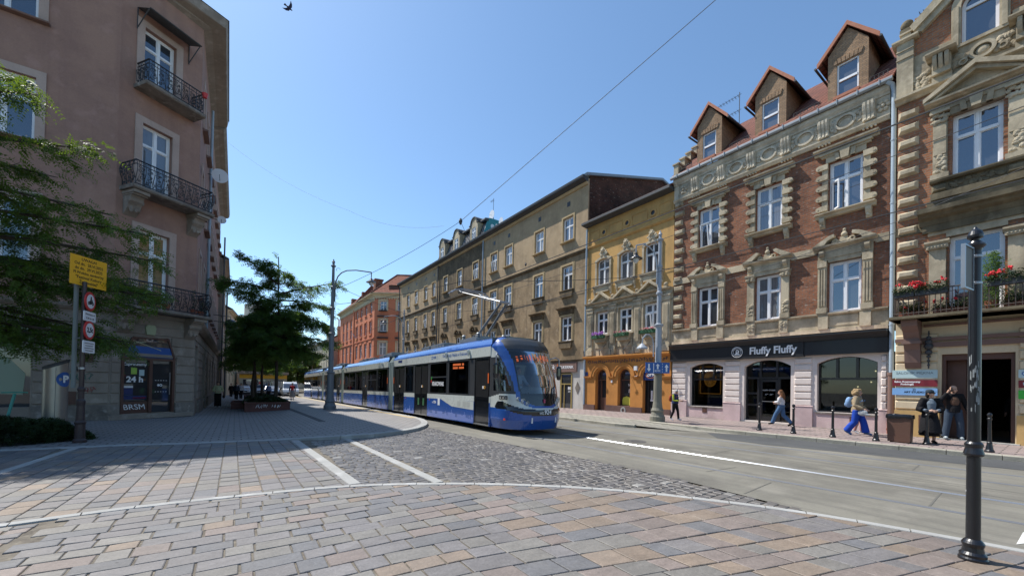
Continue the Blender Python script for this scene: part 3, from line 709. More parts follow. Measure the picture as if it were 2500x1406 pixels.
def block(m, u0, u1, v0, v1, w0, w1, ch=.04):
    """stone block with a chamfered face"""
    m.add([(u0, v0, w0), (u1, v0, w0), (u1, v1, w0), (u0, v1, w0), (u0+ch, v0+ch, w1), (u1-ch, v0+ch, w1), (u1-ch, v1-ch, w1), (u0+ch, v1-ch, w1)],
          [(4, 5, 6, 7), (0, 1, 5, 4), (1, 2, 6, 5), (2, 3, 7, 6), (3, 0, 4, 7)])
CORN = lambda h, d: [(0, 0), (0, d*.25), (h*.3, d*.35), (h*.45, d*.6), (h*.6, d*.7), (h*.7, d*.97), (h, d), (h+.02, 0)]
def cornice(m, u0, u1, v, h, d, off=0): m.extr(u0, u1, [(v+a, off+b) for a, b in CORN(h, d)])
def console(m, u, v0, v1, w=.12, d=.2):
    H = v1-v0; m.extr(u-w/2, u+w/2, [(v1, 0), (v1, d), (v1-.25*H, d), (v1-.45*H, d*.85), (v1-.7*H, d*.45), (v0+.12*H, d*.45), (v0, d*.25), (v0, 0)])
    m.lathe([(.001, u-w/2-.01), (d*.28, u-w/2-.01), (d*.28, u+w/2+.01), (.001, u+w/2+.01)], (0, v1-.2*H, d*.75), 10, 0) if False else None
def slab_roof(mb, u0, u1, v0, w0, v1, w1, t=.12):
    mb.extr(u0, u1, [(v0, w0), (v0+t, w0), (v1+t, w1), (v1, w1)])
FRR = Fr((20.3, 0, 0), (0, -1, 0))

# ------------------------------------------------------------------ red brick house with the cafe
def red_house():
    b = thing('brick_house', 'red brick house with carved stone frieze, three gabled roof dormers and a black cafe fascia', 'house', (20.3, 8.4, .12), 'houses along the right side of the street')
    F = FRR; U0, U1 = -12.93, -3.9
    uw = (-10.92, -8.07, -5.24)
    m = MB(F); ops = [(u-.53, u+.53, 4.95, 7.05) for u in uw]+[(u-.55, u+.55, 9.18, 11.28) for u in uw]
    wall(m, U0, U1, 4.9, 13.3, ops, .2); m.build('wall', brick_red, b)
    # ground floor
    m = MB(F); so = [(-11.86, -10.08, .74, 3.02, .22), (-9.06, -7.1, .2, 3.08, .30), (-6.13, -4.2, .8, 3.1, .26)]
    wall(m, U0, U1, -.1, 4.9, so, .3); m.build('shop_wall', stucco_white, b)
    m = MB(F)      # rusticated courses
    piers = [(U0, -12.05), (-10.0, -9.22), (-6.98, -6.28), (-4.12, U1)]
    for a, c in piers:
        m.cut()
        for k in range(7):
            v0 = 1.0+k*.305
            if v0 < 3.0: block(m, a+.02, c-.02, v0+.02, min(v0+.29, 3.1), .0, .06, .035)
    m.build('rusticated_course', stucco_white, b)
    m = MB(F)
    for a, c in [(U0, -12.0), (-10.03, -9.2), (-7.0, -6.26), (-4.15, U1)]: m.cut(); m.box(a, c, -.05, .96, 0, .09); m.extr(a, c, [(.96, 0), (.96, .09), (1.0, .11), (1.03, .04), (1.03, 0)])
    for a, c, t in ((-12.0, -10.03, .72), (-6.26, -4.15, .78)): m.cut(); m.box(a, c, -.05, t, 0, .03)
    m.build('base', stucco_pink, b)
    m = MB(F)
    for a, c in ((-12.03, -10.0), (-9.2, -7.0), (-6.28, -4.12)): m.cut(); m.box(a, c, -.02, .13, .03, .22)
    for a, c, v in ((-11.9, -10.04, .72), (-6.17, -4.16, .78)): m.cut(); m.box(a, c, v-.05, v, .0, .07)
    m.build('step', grey_plinth, b)
    m = MB(F)
    for u in (-11.0, -4.9):
        m.cut(); m.box(u-.12, u+.12, .42, .66, .03, .05)
        m.box(u-.09, u+.09, .45, .63, .045, .056)
    m.build('vent_grille', brown_frame, b)
    # shop rooms and glazing
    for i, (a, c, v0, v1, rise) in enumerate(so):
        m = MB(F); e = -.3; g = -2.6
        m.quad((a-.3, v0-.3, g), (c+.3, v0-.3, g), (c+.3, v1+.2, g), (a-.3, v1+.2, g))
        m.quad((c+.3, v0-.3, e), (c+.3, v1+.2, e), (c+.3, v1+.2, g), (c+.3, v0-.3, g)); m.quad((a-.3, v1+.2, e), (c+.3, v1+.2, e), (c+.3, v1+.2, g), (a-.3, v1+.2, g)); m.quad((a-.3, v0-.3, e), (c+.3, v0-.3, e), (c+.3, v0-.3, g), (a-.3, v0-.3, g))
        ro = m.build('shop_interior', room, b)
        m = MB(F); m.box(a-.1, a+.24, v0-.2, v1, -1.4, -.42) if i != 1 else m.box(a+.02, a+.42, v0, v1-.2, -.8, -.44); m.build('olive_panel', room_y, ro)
        m = MB(F); P = arcpts(a, c, v1-rise, rise); m.prism([(a, v0), (c, v0)]+P, -.27, -.262); gl = m.build('shop_glass', g_shop, b)
    m = MB(F)
    def shopframe(a, c, v0, v1, rise, tv, ms, t=.06):
        P = arcpts(a, c, v1-rise, rise); Q = arcpts(a+t, c-t, v1-rise, rise-.02)
        for x, y, z, q in zip(P, P[1:], Q, Q[1:]): m.prism([z, x, y, q][::-1], -.3, -.2)
        m.box(a, a+t, v0, v1-rise, -.3, -.2); m.box(c-t, c, v0, v1-rise, -.3, -.2); m.box(a+t, c-t, v0, v0+t, -.3, -.2)
        m.box(a+t, c-t, tv-.045, tv+.045, -.3, -.19)
        for x in ms: m.box(x-.045, x+.045, tv+.045, v1-.04, -.3, -.2)
    shopframe(*so[0], 2.18, (-11.26, -10.66)); m.cut(); shopframe(*so[2], 2.2, (-5.5, -4.85))
    m.build('shop_window_frame', black_frame, b)
    m = MB(F); shopframe(*so[1], 2.24, (-8.42, -7.72))
    for x in (-8.5, -7.62): m.box(x-.05, x+.05, .26, 2.2, -.3, -.18)
    for v in (.95, 1.5): m.box(-9.0, -8.55, v-.05, v+.05, -.3, -.2)
    m.build('entrance_frame', black_frame, b)
    m = MB(F); m.box(-8.44, -8.34, .26, 2.18, -.32, -.22); m.box(-7.78, -7.68, .26, 2.18, -.32, -.22); m.box(-8.34, -7.78, .26, .42, -.32, -.22); m.box(-8.34, -7.78, 2.06, 2.18, -.32, -.22)
    d = m.build('door', black_frame, b)
    m = MB(F); m.box(-8.34, -7.78, 1.12, 1.15, -.24, -.2); m.build('door_handle', steel, d)
    m = MB(F); m.quad((-8.34, .42, -.29), (-7.78, .42, -.29), (-7.78, 2.06, -.29), (-8.34, 2.06, -.29)); m.build('door_glass', g_dark, d)
    text('opening_hours', 'GODZINY OTWARCIA', white_ink, F, -8.06, 1.66, -.255, .075, d, .002); text('opening_hours', '11\u00b0\u00b0 - 20\u00b0\u00b0', white_ink, F, -8.06, 1.46, -.255, .08, d, .002)
    pass
    # neon circle sign in the left window
    m = MB(F)
    for (x0, y0, x1, y1) in ((-11.55, 1.42, -10.45, 1.42), (-11.55, 2.86, -10.45, 2.86), (-11.55, 1.42, -11.55, 2.86), (-10.45, 1.42, -10.45, 2.86)):
        m.tube([(x0, y0, -.5), (x1, y1, -.5)], .011, 5)
    m.ring(-11.0, 2.2, -.5, .185, .20, 26, .01, 1.25); m.ring(-11.0, 2.2, -.5, .30, .325, 28, .01, 1.25)
    for k in range(16):
        a = k*math.pi/8; m.box(-11.0+.245*math.cos(a)-.02, -11.0+.245*math.cos(a)+.02, 2.2+.305*math.sin(a)-.025, 2.2+.305*math.sin(a)+.025, -.5, -.49)
    m.ring(-11.0, 2.1, -.5, .05, .08, 14, .01, 1.3); m.ring(-11.03, 2.3, -.5, .06, .085, 14, .01, 1, 0, 4)
    nn = m.build('neon_sign', neon, b)
    # things inside: pendant lamps, counter, posters
    m = MB(F)
    for (x, y, z) in ((-4.55, 2.55, -1.4), (-4.75, 2.1, -1.7), (-4.35, 2.2, -1.2), (-5.75, 2.2, -1.9), (-5.3, 1.9, -2.2)): m.cut(); m.ball((x, y, z), .03, 8)
    m.build('ceiling_lamp', lampwarm, b)
    m = MB(F); m.box(-5.95, -5.1, 1.95, 2.75, -.9, -.88); m.build('poster', base('poster_blue', (.18, .25, .30), .6), b)
    m = MB(F); m.box(-6.0, -4.3, .8, 1.1, -1.6, -1.2); m.cut(); m.box(-11.7, -10.3, .74, .95, -.8, -.5); m.cut(); m.box(-5.9, -5.2, .98, 1.02, -.75, -.45); m.build('counter', base('counter_grey', (.16, .17, .17), .5), b)
    # fascia
    m = MB(F); m.box(U0, -6.56, 3.16, 3.8, .0, .22); m.box(-6.54, U1+.02, 3.2, 3.8, 0, .2); m.extr(U0, U1+.02, [(3.8, 0), (3.8, .26), (3.9, .3), (4.0, .42), (4.06, .42), (4.08, 0)])
    m.quad((U0, 3.801, .25), (-6.56, 3.801, .25), (-6.56, 3.801, .2), (U0, 3.801, .2))
    fa = m.build('fascia', black_sign, b)
    text('lettering', 'Fluffy Fluffy', white_ink, F, -7.78, 3.50, .225, .46, fa, .02, bold=.012, sx=.93)
    m = MB(F); m.ring(-9.31, 3.49, .225, .24, .26, 30, .02); m.ring(-9.31, 3.49, .225, .175, .185, 26, .015)
    for k in range(14):
        a = math.pi*(.12+.76*k/13); m.box(-9.31+.212*math.cos(a)-.008, -9.31+.212*math.cos(a)+.008, 3.49+.212*math.sin(a)-.018, 3.49+.212*math.sin(a)+.018, .225, .24)
    m.prism([(-9.4, 3.36), (-9.2, 3.36), (-9.2, 3.4), (-9.25, 3.42), (-9.21, 3.47), (-9.22, 3.56), (-9.28, 3.61), (-9.35, 3.6), (-9.37, 3.53), (-9.36, 3.45), (-9.43, 3.38)], .225, .24)
    m.build('emblem', white_ink, fa)
    m = MB(F); m.disc(-9.3, 3.53, .241, .03, 12, .004, .045); m.box(-9.3, -9.25, 3.42, 3.44, .241, .245); m.build('emblem_detail', black_sign, fa)
    m = MB(F); m.quad((U0, 4.085, .43), (U1, 4.085, .43), (U1, 4.11, 0), (U0, 4.11, 0)); m.build('fascia_flashing', stucco_pink, b)
    # plinth zone over the fascia
    m = MB(F); m.box(U0, U1, 4.1, 4.28, 0, .09); m.extr(U0, U1, [(4.86, 0), (4.86, .1), (4.9, .14), (4.95, .14), (4.95, 0)])
    for u in uw:
        for s in (-1, 1): m.box(u+s*.68-.17, u+s*.68+.17, 4.28, 4.86, 0, .13)
        m.box(u-.45, u+.45, 4.4, 4.8, 0, .03)
    m.box(U0, U1, 4.28, 4.86, 0, .012)
    for i in (-1, 1): carving(m, uw[1]+i*.68-.12, uw[1]+i*.68+.12, 4.45, 4.78, .14, 12, .04, i+5)
    m.build('sill_course', stone, b)
    # storey band
    m = MB(F)
    for a, c in zip((U0,)+tuple(u+.95 for u in uw), tuple(u-.95 for u in uw)+(U1,)): m.cut(); m.box(a, c, 7.5, 7.82, 0, .06)
    m.build('string_course', stone, b)
    # first floor surrounds
    def surr(kind):
        def fn(m):
            w = .53
            for s in (-1, 1):
                c = s*(w+.2); x0, x1 = c-.15, c+.15
                m.box(x0-.03, x1+.03, 0, .22, 0, .17); m.box(x0, x1, .22, 1.95, 0, .1)
                if kind == 'fluted':
                    for k in range(3): m.box(x0+.04+k*.09, x0+.08+k*.09, .3, 1.85, .1, .14)
                    m.box(x0-.01, x1+.01, 1.95, 2.25, 0, .14)
                else:
                    m.box(x0-.01, x1+.01, .22, .8, 0, .13); carving(m, x0+.04, x1-.04, .28, .75, .13, 14, .045, 3)
                    m.box(x0-.03, x1+.03, 1.9, 2.08, 0, .16); m.extr(x0-.06, x1+.06, [(2.08, 0), (2.08, .19), (2.16, .22), (2.2, .22), (2.2, 0)]); carving(m, x0, x1, 1.92, 2.06, .17, 6, .04, 4)
                console(m, c, 2.25, 2.62, .16, .24)
            m.box(-w, w, 2.12, 2.2, 0, .08); m.box(-w-.36, w+.36, 2.2, 2.62, 0, .07); m.box(-w-.02, w+.02, 2.3, 2.5, .07, .1)
            cornice(m, -w-.5, w+.5, 2.62, .2, .29)
            for s in (-1, 1):      # broken pediment, one wing each side
                if kind == 'panel': P = [(s*(w+.5), 2.82), (s*.42, 3.2), (s*.3, 3.16), (s*.34, 3.08), (s*(w+.1), 2.82)]
                else: P = [(s*(w+.5), 2.82), (s*(w+.26), 2.98), (s*.5, 3.15), (s*.3, 3.2), (s*.28, 3.08), (s*.5, 2.98), (s*.62, 2.82)]
                m.prism(P if s > 0 else P[::-1], .0, .3)
            m.box(-.2, .2, 2.82, 2.96, .0, .16); m.box(-.13, .13, 2.96, 3.06, 0, .15); m.ball((0, 3.16, .1), .11, 10); m.box(-.05, .05, 3.24, 3.3, .06, .14); m.ball((0, 3.35, .1), .06, 8)
            for s in (-1, 1): m.ring(s*.28, 2.92, .1, .05, .1, 12, .1); carving(m, s*.2-.06, s*.2+.25*s, 2.84, 2.98, .15, 5, .045, 8)
        return fn
    for i, u in enumerate(uw):
        kd = 'panel' if i == 1 else 'fluted'
        inst('window_surround', ('window_surround', kd), surr(kd), stone_dark if 0 else stone, F, u, 4.95, 0, b)
        window(b, F, u, 4.95, 1.06, 2.1, (g_dark, g_curt, g_sky)[i])
    def surr2(m):
        w = .55
        for s in (-1, 1):
            c = s*(w+.13); m.box(min(c-.1, c+.1), max(c-.1, c+.1), -.02, 2.1, 0, .07)
            for k in range(5):
                v = .1+k*.44; x = s*(w+.02)
                m.box(min(x, x+s*.3), max(x, x+s*.3), v, v+.22, .0, .13)
                m.lathe([(.001, -.0), (.11, -.0), (.11, .13), (.001, .13)], (0, 0, 0), 12, 2) if 0 else m.disc(x+s*.31, v+.11, 0, .105, 14, .124); m.disc(x+s*.33, v+.11, .12, .035, 8, .02)
        m.box(-w-.1, w+.1, 2.12, 2.36, 0, .08); m.prism([(-.12, 2.08), (.12, 2.08), (.17, 2.5), (-.17, 2.5)], 0, .2)
        for s in (-1, 1): m.prism([(s*.17, 2.12), (s*.3, 2.12), (s*.35, 2.42), (s*.21, 2.42)][::s], 0, .14)
        m.box(-w-.25, w+.25, 2.36, 2.52, 0, .12); cornice(m, -w-.5, w+.5, 2.52, .2, .28); m.box(-w-.3, w+.3, 2.44, 2.52, 0, .2)
        m.extr(-w-.42, w+.42, [(-.22, 0), (-.2, .14), (-.12, .18), (-.06, .28), (-.02, .28), (-.0, 0)])
        for s in (-1, 1): console(m, s*(w+.2), -.62, -.2, .18, .2); carving(m, s*(w+.2)-.06, s*(w+.2)+.06, -.55, -.25, .12, 5, .04, 3)
    for i, u in enumerate(uw):
        inst('window_surround', ('window_surround2', 0), surr2, stone, F, u, 9.18, 0, b)
        window(b, F, u, 9.18, 1.10, 2.1, (g_sky, g_curt, g_sky)[i], lean=(2 if i == 0 else (1 if i == 2 else False)))
    # quoins at the left edge
    m = MB(F)
    for k in range(15):
        v = 5.0+k*.53
        if v < 12: block(m, U0+.02, U0+(.52 if k % 2 else .62), v, v+.3, 0, .12, .07)
    m.build('quoin_blocks', stone, b)
    # frieze
    m = MB(F); m.box(U0, U1, 12.25, 13.35, 0, .07); m.extr(U0, U1, [(12.16, 0), (12.16, .08), (12.22, .12), (12.28, .17), (12.32, .17), (12.32, 0)])
    m.extr(U0, U1, [(13.12, .05), (13.12, .11), (13.2, .13), (13.3, .2), (13.42, .22), (13.48, .22), (13.48, .0)])
    md = (-10.95, -9.55, -8.08, -6.65, -5.25); cs = (-11.65, -10.24, -8.82, -7.36, -5.96, -4.5)
    for i, u in enumerate(md):
        m.ring(u, 12.75, .07, .27, .36, 24, .09, .84); m.ring(u, 12.75, .07, .20, .23, 20, .04, .84)
        for s in (-1, 1): carving(m, u+s*.42-.1, u+s*.42+.1, 12.5, 13.0, .09, 16, .05, i*7+s); m.ring(u+s*.43, 12.62, .08, .04, .08, 10, .05)
    for s, u in ((0, -12.35), (1, -4.1)):
        for k in range(6): a = k*math.pi/3; m.ball((u+.14*math.cos(a), 12.75+.16*math.sin(a), .1), .09, 8, (1, 1, .6))
        m.ball((u, 12.75, .12), .07, 8)
        for t in (-.27, .27): m.box(u+t-.02, u+t+.02, 12.45, 13.05, .07, .1)
    m.build('frieze', stone_pale, b)
    m = MB(F)
    for u in cs:
        m.cut(); m.extr(u-.19, u+.19, [(13.12, .07), (13.12, .26), (12.95, .26), (12.8, .24), (12.65, .18), (12.5, .17), (12.4, .2), (12.36, .07)])
        for t in (-.12, 0, .12): m.extr(u+t-.035, u+t+.035, [(13.1, .2), (13.1, .30), (12.95, .30), (12.8, .27), (12.65, .215), (12.5, .2), (12.42, .22), (12.4, .1)])
        for t in (-.18, -.06, .06, .18): m.box(u+t-.03, u+t+.03, 12.1, 12.17, .0, .1)
    m.build('bracket', stone_pale, b)
    m = MB(F); m.extr(U0-.1, U1+.1, [(13.5, .22), (13.58, .2), (13.64, .22), (13.64, .34), (13.6, .38), (13.52, .38), (13.46, .3)])
    for k in range(14): m.box(U0+.3+k*.65, U0+.33+k*.65, 13.45, 13.67, .2, .4)
    m.build('gutter', zinc, b)
    # roof with dormers
    m = MB(F); slab_roof(m, U0-.1, U1+.1, 13.56, .28, 17.25, -3.7, .1); slab_roof(m, U0, U1, 13.5, -7.8, 17.25, -3.7, .1)
    m.quad((U0, 4.9, -7.8), (U1, 4.9, -7.8), (U1, 13.5, -7.8), (U0, 13.5, -7.8))
    rf = m.build('roof', tile, b)
    m = MB(F)
    for (a, c) in ((-12.6, -11.9), (-9.9, -8.9), (-7.1, -6.1), (-4.5, -3.95)):
        m.cut()
        for z in (0, .16):
            m.tube([(a, 13.95+z, .05), (c, 13.95+z, .05)], .014, 4)
        k = a
        while k < c: m.tube([(k, 13.95, .05), (k, 14.11, .05)], .012, 4); k += .13
    m.build('snow_guard', darkmetal, b)
    m = MB(F)
    for k in range(5): w0 = .2-k*.62; m.cut(); m.box(U0+.02, U0+.3, 13.3, 14.3+k*.56, w0-.55, w0); m.box(U0-.04, U0+.36, 14.3+k*.56, 14.38+k*.56, w0-.58, w0+.05)
    m.build('parapet_step', stone, b)
    for i, u in enumerate((-11.05, -8.12, -5.25)):
        w, e, pk, f0 = .66, 15.93, 16.86, -.12
        m = MB(F); ops = [(u-.36, u+.36, 14.0, 15.42)]
        wall(m, u-w, u+w, 13.75, e, ops, .14, f0); m.prism([(u-w, e), (u+w, e), (u, pk-.08)], f0-.12, f0)
        for s in (-1, 1):
            x = u+s*w; m.quad((x, 13.7, f0), (x, e, f0), (x, e, -2.4), (x, 13.7, -.5))
        d = m.build('dormer', brick_dorm, b)
        m = MB(F)
        for k in range(-3, 4): m.prism([(u+k*.13-.055, 15.44), (u+k*.13+.055, 15.44), (u+k*.145+.06, 15.66), (u+k*.145-.06, 15.66)], f0, f0+.03)
        m.build('dormer_lintel', brick_dorm, d)
        m = MB(F); ov = .28
        for s in (-1, 1):
            a = [(u+s*(w+.34), e-.27), (u, pk), (u, pk+.12), (u+s*(w+.34), e-.13)]
            m.prism(a if s < 0 else a[::-1], -3.6, f0+.1)
        m.build('dormer_roof', tile, d)
        m = MB(F)
        for s in (-1, 1):
            a = [(u+s*(w+.36), e-.33), (u, pk-.03), (u, pk+.15), (u+s*(w+.36), e-.13)]
            m.prism(a if s < 0 else a[::-1], f0+.1, f0+.15)
        m.box(u-.42, u+.42, 13.86, 13.98, f0, f0+.22); m.build('dormer_bargeboard', terracotta, d)
        m = MB(F)
        for s in (-1, 1): m.cut(); m.tube([(u+s*(w+.40), e-.33, f0+.2), (u+s*(w+.40), e-.31, -2.2)], .045, 8)
        m.build('dormer_gutter', darkmetal, d)
        wf = frame_fn(.72, 1.42, .5, .06, False); o = inst('dormer_window', ('dormer_window', 0), wf, white_frame, F, u, 14.0, f0-.13, b)
        sub('pane', ('dpane', 0), lambda m: m.box(-.35, .35, .01, 1.41, 0, .02), g_sky, o, (0, 0, .01))
    m = MB(F); m.tube([(-3.78, 2.35, .16), (-3.78, 13.1, .16), (-3.82, 13.35, .2), (-3.95, 13.5, .28)], .075, 12); 
    for v in (4.2, 6.4, 8.8, 11.2): m.lathe([(.088, v), (.088, v+.05)], (-3.78, 0, .16), 12, 1)
    m.build('downpipe', downpipe_m, b)
    m = MB(F); m.tube([(-3.78, .5, .16), (-3.78, 2.4, .16)], .1, 12); m.lathe([(.12, 2.32), (.12, 2.42)], (-3.78, 0, .16), 12, 1); m.build('downpipe_foot', brownpipe, b)
    m = MB(F); m.tube([(-3.78, .12, .18), (-3.78, .62, .17)], .115, 12); m.tube([(-3.78, .28, .18), (-3.78, .3, .42)], .085, 12); m.build('drain_elbow', clay, b)
    return b
red_house()

# ------------------------------------------------------------------ gabled house at the right edge
FX = Fr((19.9, 0, 0), (0, -1, 0))
def right_house():
    b = thing('gabled_house', 'tall brick and stone house with a flowered balcony over its dark gateway, right edge', 'house', (19.9, 0, .12), 'houses along the right side of the street')
    F = FX; U0, U1 = -3.63, 3.2
    wc = (-1.72, 1.7)
    ops = [(u-.55, u+.55, 9.1, 11.22) for u in wc]+[(u-.6, u+.6, 4.38, 7.05) for u in wc]
    m = MB(F); wall(m, U0, U1, 4.2, 12.45, ops, .25); m.build('wall', brick_far, b)
    m = MB(F); wall(m, U0, U1, -.1, 4.2, [(-2.47, -.9, .15, 3.02)], .4); m.quad((U0, -.1, 0), (U0, -.1, -.5), (U0, 14, -.5), (U0, 14, 0)); m.build('ground_floor_wall', stucco_cream, b)
    m = MB(F)
    for a, c in ((U0, -2.55), (-.84, U1)):
        m.cut()
        for k in range(8):
            v = 1.06+k*.34; 
            if v < 3.6: block(m, a, c, v+.02, v+.32, 0, .07, .035)
    m.build('rusticated_course', stucco_cream, b)
    m = MB(F); m.box(U0, -2.5, -.1, 1.04, 0, .1); m.cut(); m.box(-.87, U1, -.1, 1.04, 0, .1); m.build('base', ochre_base, b)
    m = MB(F); m.box(-3.0, -2.72, .42, .9, .1, .12); m.build('wall_hatch', brown_frame, b)
    m = MB(F); m.box(U0, U1, 3.5, 3.62, 0, .1); m.box(-2.9, U1, 3.28, 3.45, 0, .09); m.box(-2.9, U1, 4.0, 4.08, 0, .09); m.build('brown_band', brownpipe, b)
    # passage
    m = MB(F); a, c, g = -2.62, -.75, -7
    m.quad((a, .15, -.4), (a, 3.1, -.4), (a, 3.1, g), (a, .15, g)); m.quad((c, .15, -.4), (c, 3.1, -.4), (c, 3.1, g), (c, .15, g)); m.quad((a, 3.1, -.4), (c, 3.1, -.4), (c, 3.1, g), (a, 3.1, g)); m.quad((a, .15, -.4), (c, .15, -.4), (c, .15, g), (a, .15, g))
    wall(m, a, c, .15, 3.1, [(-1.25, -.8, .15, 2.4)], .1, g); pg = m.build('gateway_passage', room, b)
    m = MB(F); m.box(-2.47, -.9, 2.82, 3.02, -.4, -.1); m.box(-2.47, -2.38, .15, 2.82, -.4, -.1); m.box(-.99, -.9, .15, 2.82, -.4, -.1); m.box(-2.38, -1.95, .15, 2.82, -1.4, -.45); m.build('gate', brown_frame, b)
    m = MB(F); m.box(-2.6, -.8, .0, .15, -.4, .28); m.build('doorstep', granite, b)
    m = MB(F); m.quad((-4, -.5, -14), (4, -.5, -14), (4, 9, -14), (-4, 9, -14)); m.build('courtyard_wall', stucco_cream, b)
    # quoins
    m = MB(F)
    for k in range(14):
        v = 4.75+k*.535
        if v < 12: block(m, U0+.02, U0+.56, v, v+.3, 0, .14, .085)
    m.build('quoin_blocks', stone, b)
    m = MB(F); m.box(U0, -2.9, 7.4, 7.72, 0, .05)      # string course
    cornice(m, -3.02, U1, 7.55, .5, .55); m.box(-2.95, U1, 7.3, 7.55, 0, .12); m.box(-2.85, U1, 8.05, 8.4, 0, .1); m.box(-2.75, U1, 8.4, 8.62, 0, .16)
    m.build('string_course', stone_dark, b)
    m = MB(F)
    for u in wc:
        m.cut(); m.box(u-.95, u+.95, 8.62, 8.98, 0, .08)
        for s in (-1, 1): block(m, u+s*.82-.2, u+s*.82+.2, 8.66, 8.94, .08, .16, .06); 
        carving(m, u-.55, u+.55, 8.68, 8.92, .08, 30, .05, 6)
        m.extr(u-1.05, u+1.05, [(8.98, 0), (8.98, .2), (9.04, .24), (9.08, .24), (9.08, 0)])
    m.build('window_apron', stone_dark, b)
    def pil(m):
        for s in (-1, 1):
            x = s*.82; m.box(x-.22, x+.22, .0, .16, 0, .22); m.box(x-.17, x+.17, .16, 1.95, 0, .12); carving(m, x-.12, x+.12, .25, .8, .13, 16, .05, 2)
            m.box(x-.15, x+.15, .85, 1.85, .12, .15); carving(m, x-.17, x+.17, 1.95, 2.25, .14, 14, .055, 5); m.box(x-.24, x+.24, 2.28, 2.36, 0, .24)
        m.box(-.6, .6, 2.12, 2.36, 0, .1); m.prism([(-.1, 2.08), (.1, 2.08), (.16, 2.5), (-.16, 2.5)], 0, .26)
        for s in (-1, 1): m.prism([(s*.2, 2.12), (s*.34, 2.12), (s*.38, 2.42), (s*.24, 2.42)][::s], 0, .16)
        m.box(-1.06, 1.06, 2.36, 2.52, 0, .14); cornice(m, -1.18, 1.18, 2.5, .2, .4)
        for s in (-1, 1):
            P = [(s*1.2, 2.7), (s*1.2, 2.84), (0, 3.56), (0, 3.4)]; m.prism(P if s < 0 else P[::-1], 0, .42)
            P = [(s*1.0, 2.7), (s*1.0, 2.78), (0, 3.4), (0, 3.26)]; m.prism(P if s < 0 else P[::-1], 0, .3)
        m.prism([(-1, 2.7), (1, 2.7), (0, 3.36)], 0, .07)
    for u in wc:
        inst('window_surround', ('window_surround3', 0), pil, stone, F, u, 9.1, 0, b); window(b, F, u, 9.1, 1.1, 2.12, g_sky, dep=.25)
        window(b, F, u, 4.38, 1.2, 2.67, g_sky, dep=.25, tr=.72, name='balcony_door')
    def pil2(m):
        for s in (-1, 1):
            x = s*.86; m.box(x-.2, x+.2, 0, 2.3, 0, .12); m.box(x-.26, x+.26, 2.3, 2.42, 0, .22); m.extr(x-.3, x+.3, [(2.42, 0), (2.42, .2), (2.5, .28), (2.56, .28), (2.56, 0)])
            for k in range(6): m.ball((x-.2+k*.08, 2.36, .22), .035, 6)
        m.box(-.66, .66, 2.67, 2.8, 0, .08); m.box(-1.1, 1.1, 2.8, 3.0, 0, .06)
    for u in wc: inst('window_surround', ('window_surround4', 0), pil2, stone, F, u, 4.38, 0, b)
    # main cornice, frieze and gable
    m = MB(F); m.extr(U0-.05, U1, [(12.28, 0), (12.28, .08), (12.36, .14), (12.42, .26), (12.5, .26), (12.5, 0)]); m.box(U0, U1, 12.5, 13.5, -.3, .05); m.box(U0-.02, U0+.42, 12.5, 14.5, -.3, .14)
    for k in range(2): m.box(U0-.03, U0+.43, 13.9+k*.3, 13.94+k*.3, -.3, .17)
    m.extr(U0-.14, U0+.55, [(14.5, -.35), (14.5, .18), (14.56, .26), (14.62, .26), (14.62, -.35)]); m.box(U0+.1, U0+.35, 14.62, 14.8, -.1, .14); m.box(U0+.05, U0+.4, 14.8, 14.86, -.14, .18)
    for u in (-3.0, -.1): carving(m, u-.22, u+.22, 12.6, 13.1, .07, 34, .06, 3)
    for u in (-2.5, -.7):
        m.box(u-.24, u+.24, 12.5, 12.7, .05, .2); m.box(u-.22, u+.22, 12.7, 13.3, .05, .34)
        for t in (-.14, 0, .14): m.extr(u+t-.05, u+t+.05, [(13.3, .3), (13.3, .5), (13.15, .5), (12.95, .42), (12.8, .3)])
        m.extr(u-.36, u+.36, [(13.32, 0), (13.32, .5), (13.38, .58), (13.42, .58), (13.42, 0)])
    m.ring(-1.6, 12.98, .05, .2, .3, 20, .14, .9); m.ball((-1.6, 12.98, .08), .17, 12, (1, 1, .6))
    for s in (-1, 1): carving(m, -1.6+s*.48-.18, -1.6+s*.48+.18, 12.75, 13.2, .08, 26, .06, s+9); m.ring(-1.6+s*.42, 12.85, .08, .06, .11, 12, .08)
    m.box(U0+.42, -2.3, 13.5, 13.86, -.3, .04); m.box(-1.0, .5, 13.5, 13.86, -.3, .04); m.box(-2.3, -1.0, 13.42, 13.52, -.3, .12)
    m.build('frieze', stone, b)
    m = MB(F); op = [(-2.08, -1.26, 13.5, 15.25, .41)]
    wall(m, U0+.42, .9, 13.5, 15.3, op, .22, -.02); m.prism([(-2.46, 15.3), (-.3, 15.3), (-.3, 17.4), (-.9, 17.4)], -.25, -.02)
    g = m.build('gable', brick_far, b)
    m = MB(F)
    P = [(-3.2, 14.72), (-2.46, 15.32), (-.9, 17.55), (-.9, 17.85), (-2.62, 15.55), (-3.3, 14.95)]
    m.prism(P, -.3, .22); P2 = [(x+.12, y-.18) for x, y in P[:3]]+[(x+.12, y-.18) for x, y in P[3:]]; m.prism([(-3.0, 14.62), (-2.3, 15.2), (-.75, 17.4), (-.9, 17.55), (-2.46, 15.32), (-3.2, 14.72)], -.3, .13)
    m.build('gable_coping', stone, g)
    m = MB(F); q = arcpts(-2.08, -1.26, 14.84, .41, 16); o_ = arcpts(-2.3, -1.04, 14.84, .63, 16)
    for a, c, d, e in zip(q, q[1:], o_, o_[1:]): m.prism([a, d, e, c][::-1], 0, .1)
    for s in (-1, 1): x = -1.67+s*.52; m.box(x-.11, x+.11, 13.5, 14.84, 0, .1); m.box(x-.06, x+.06, 13.5, 14.84, .1, .14)
    m.build('window_surround', stone, g)
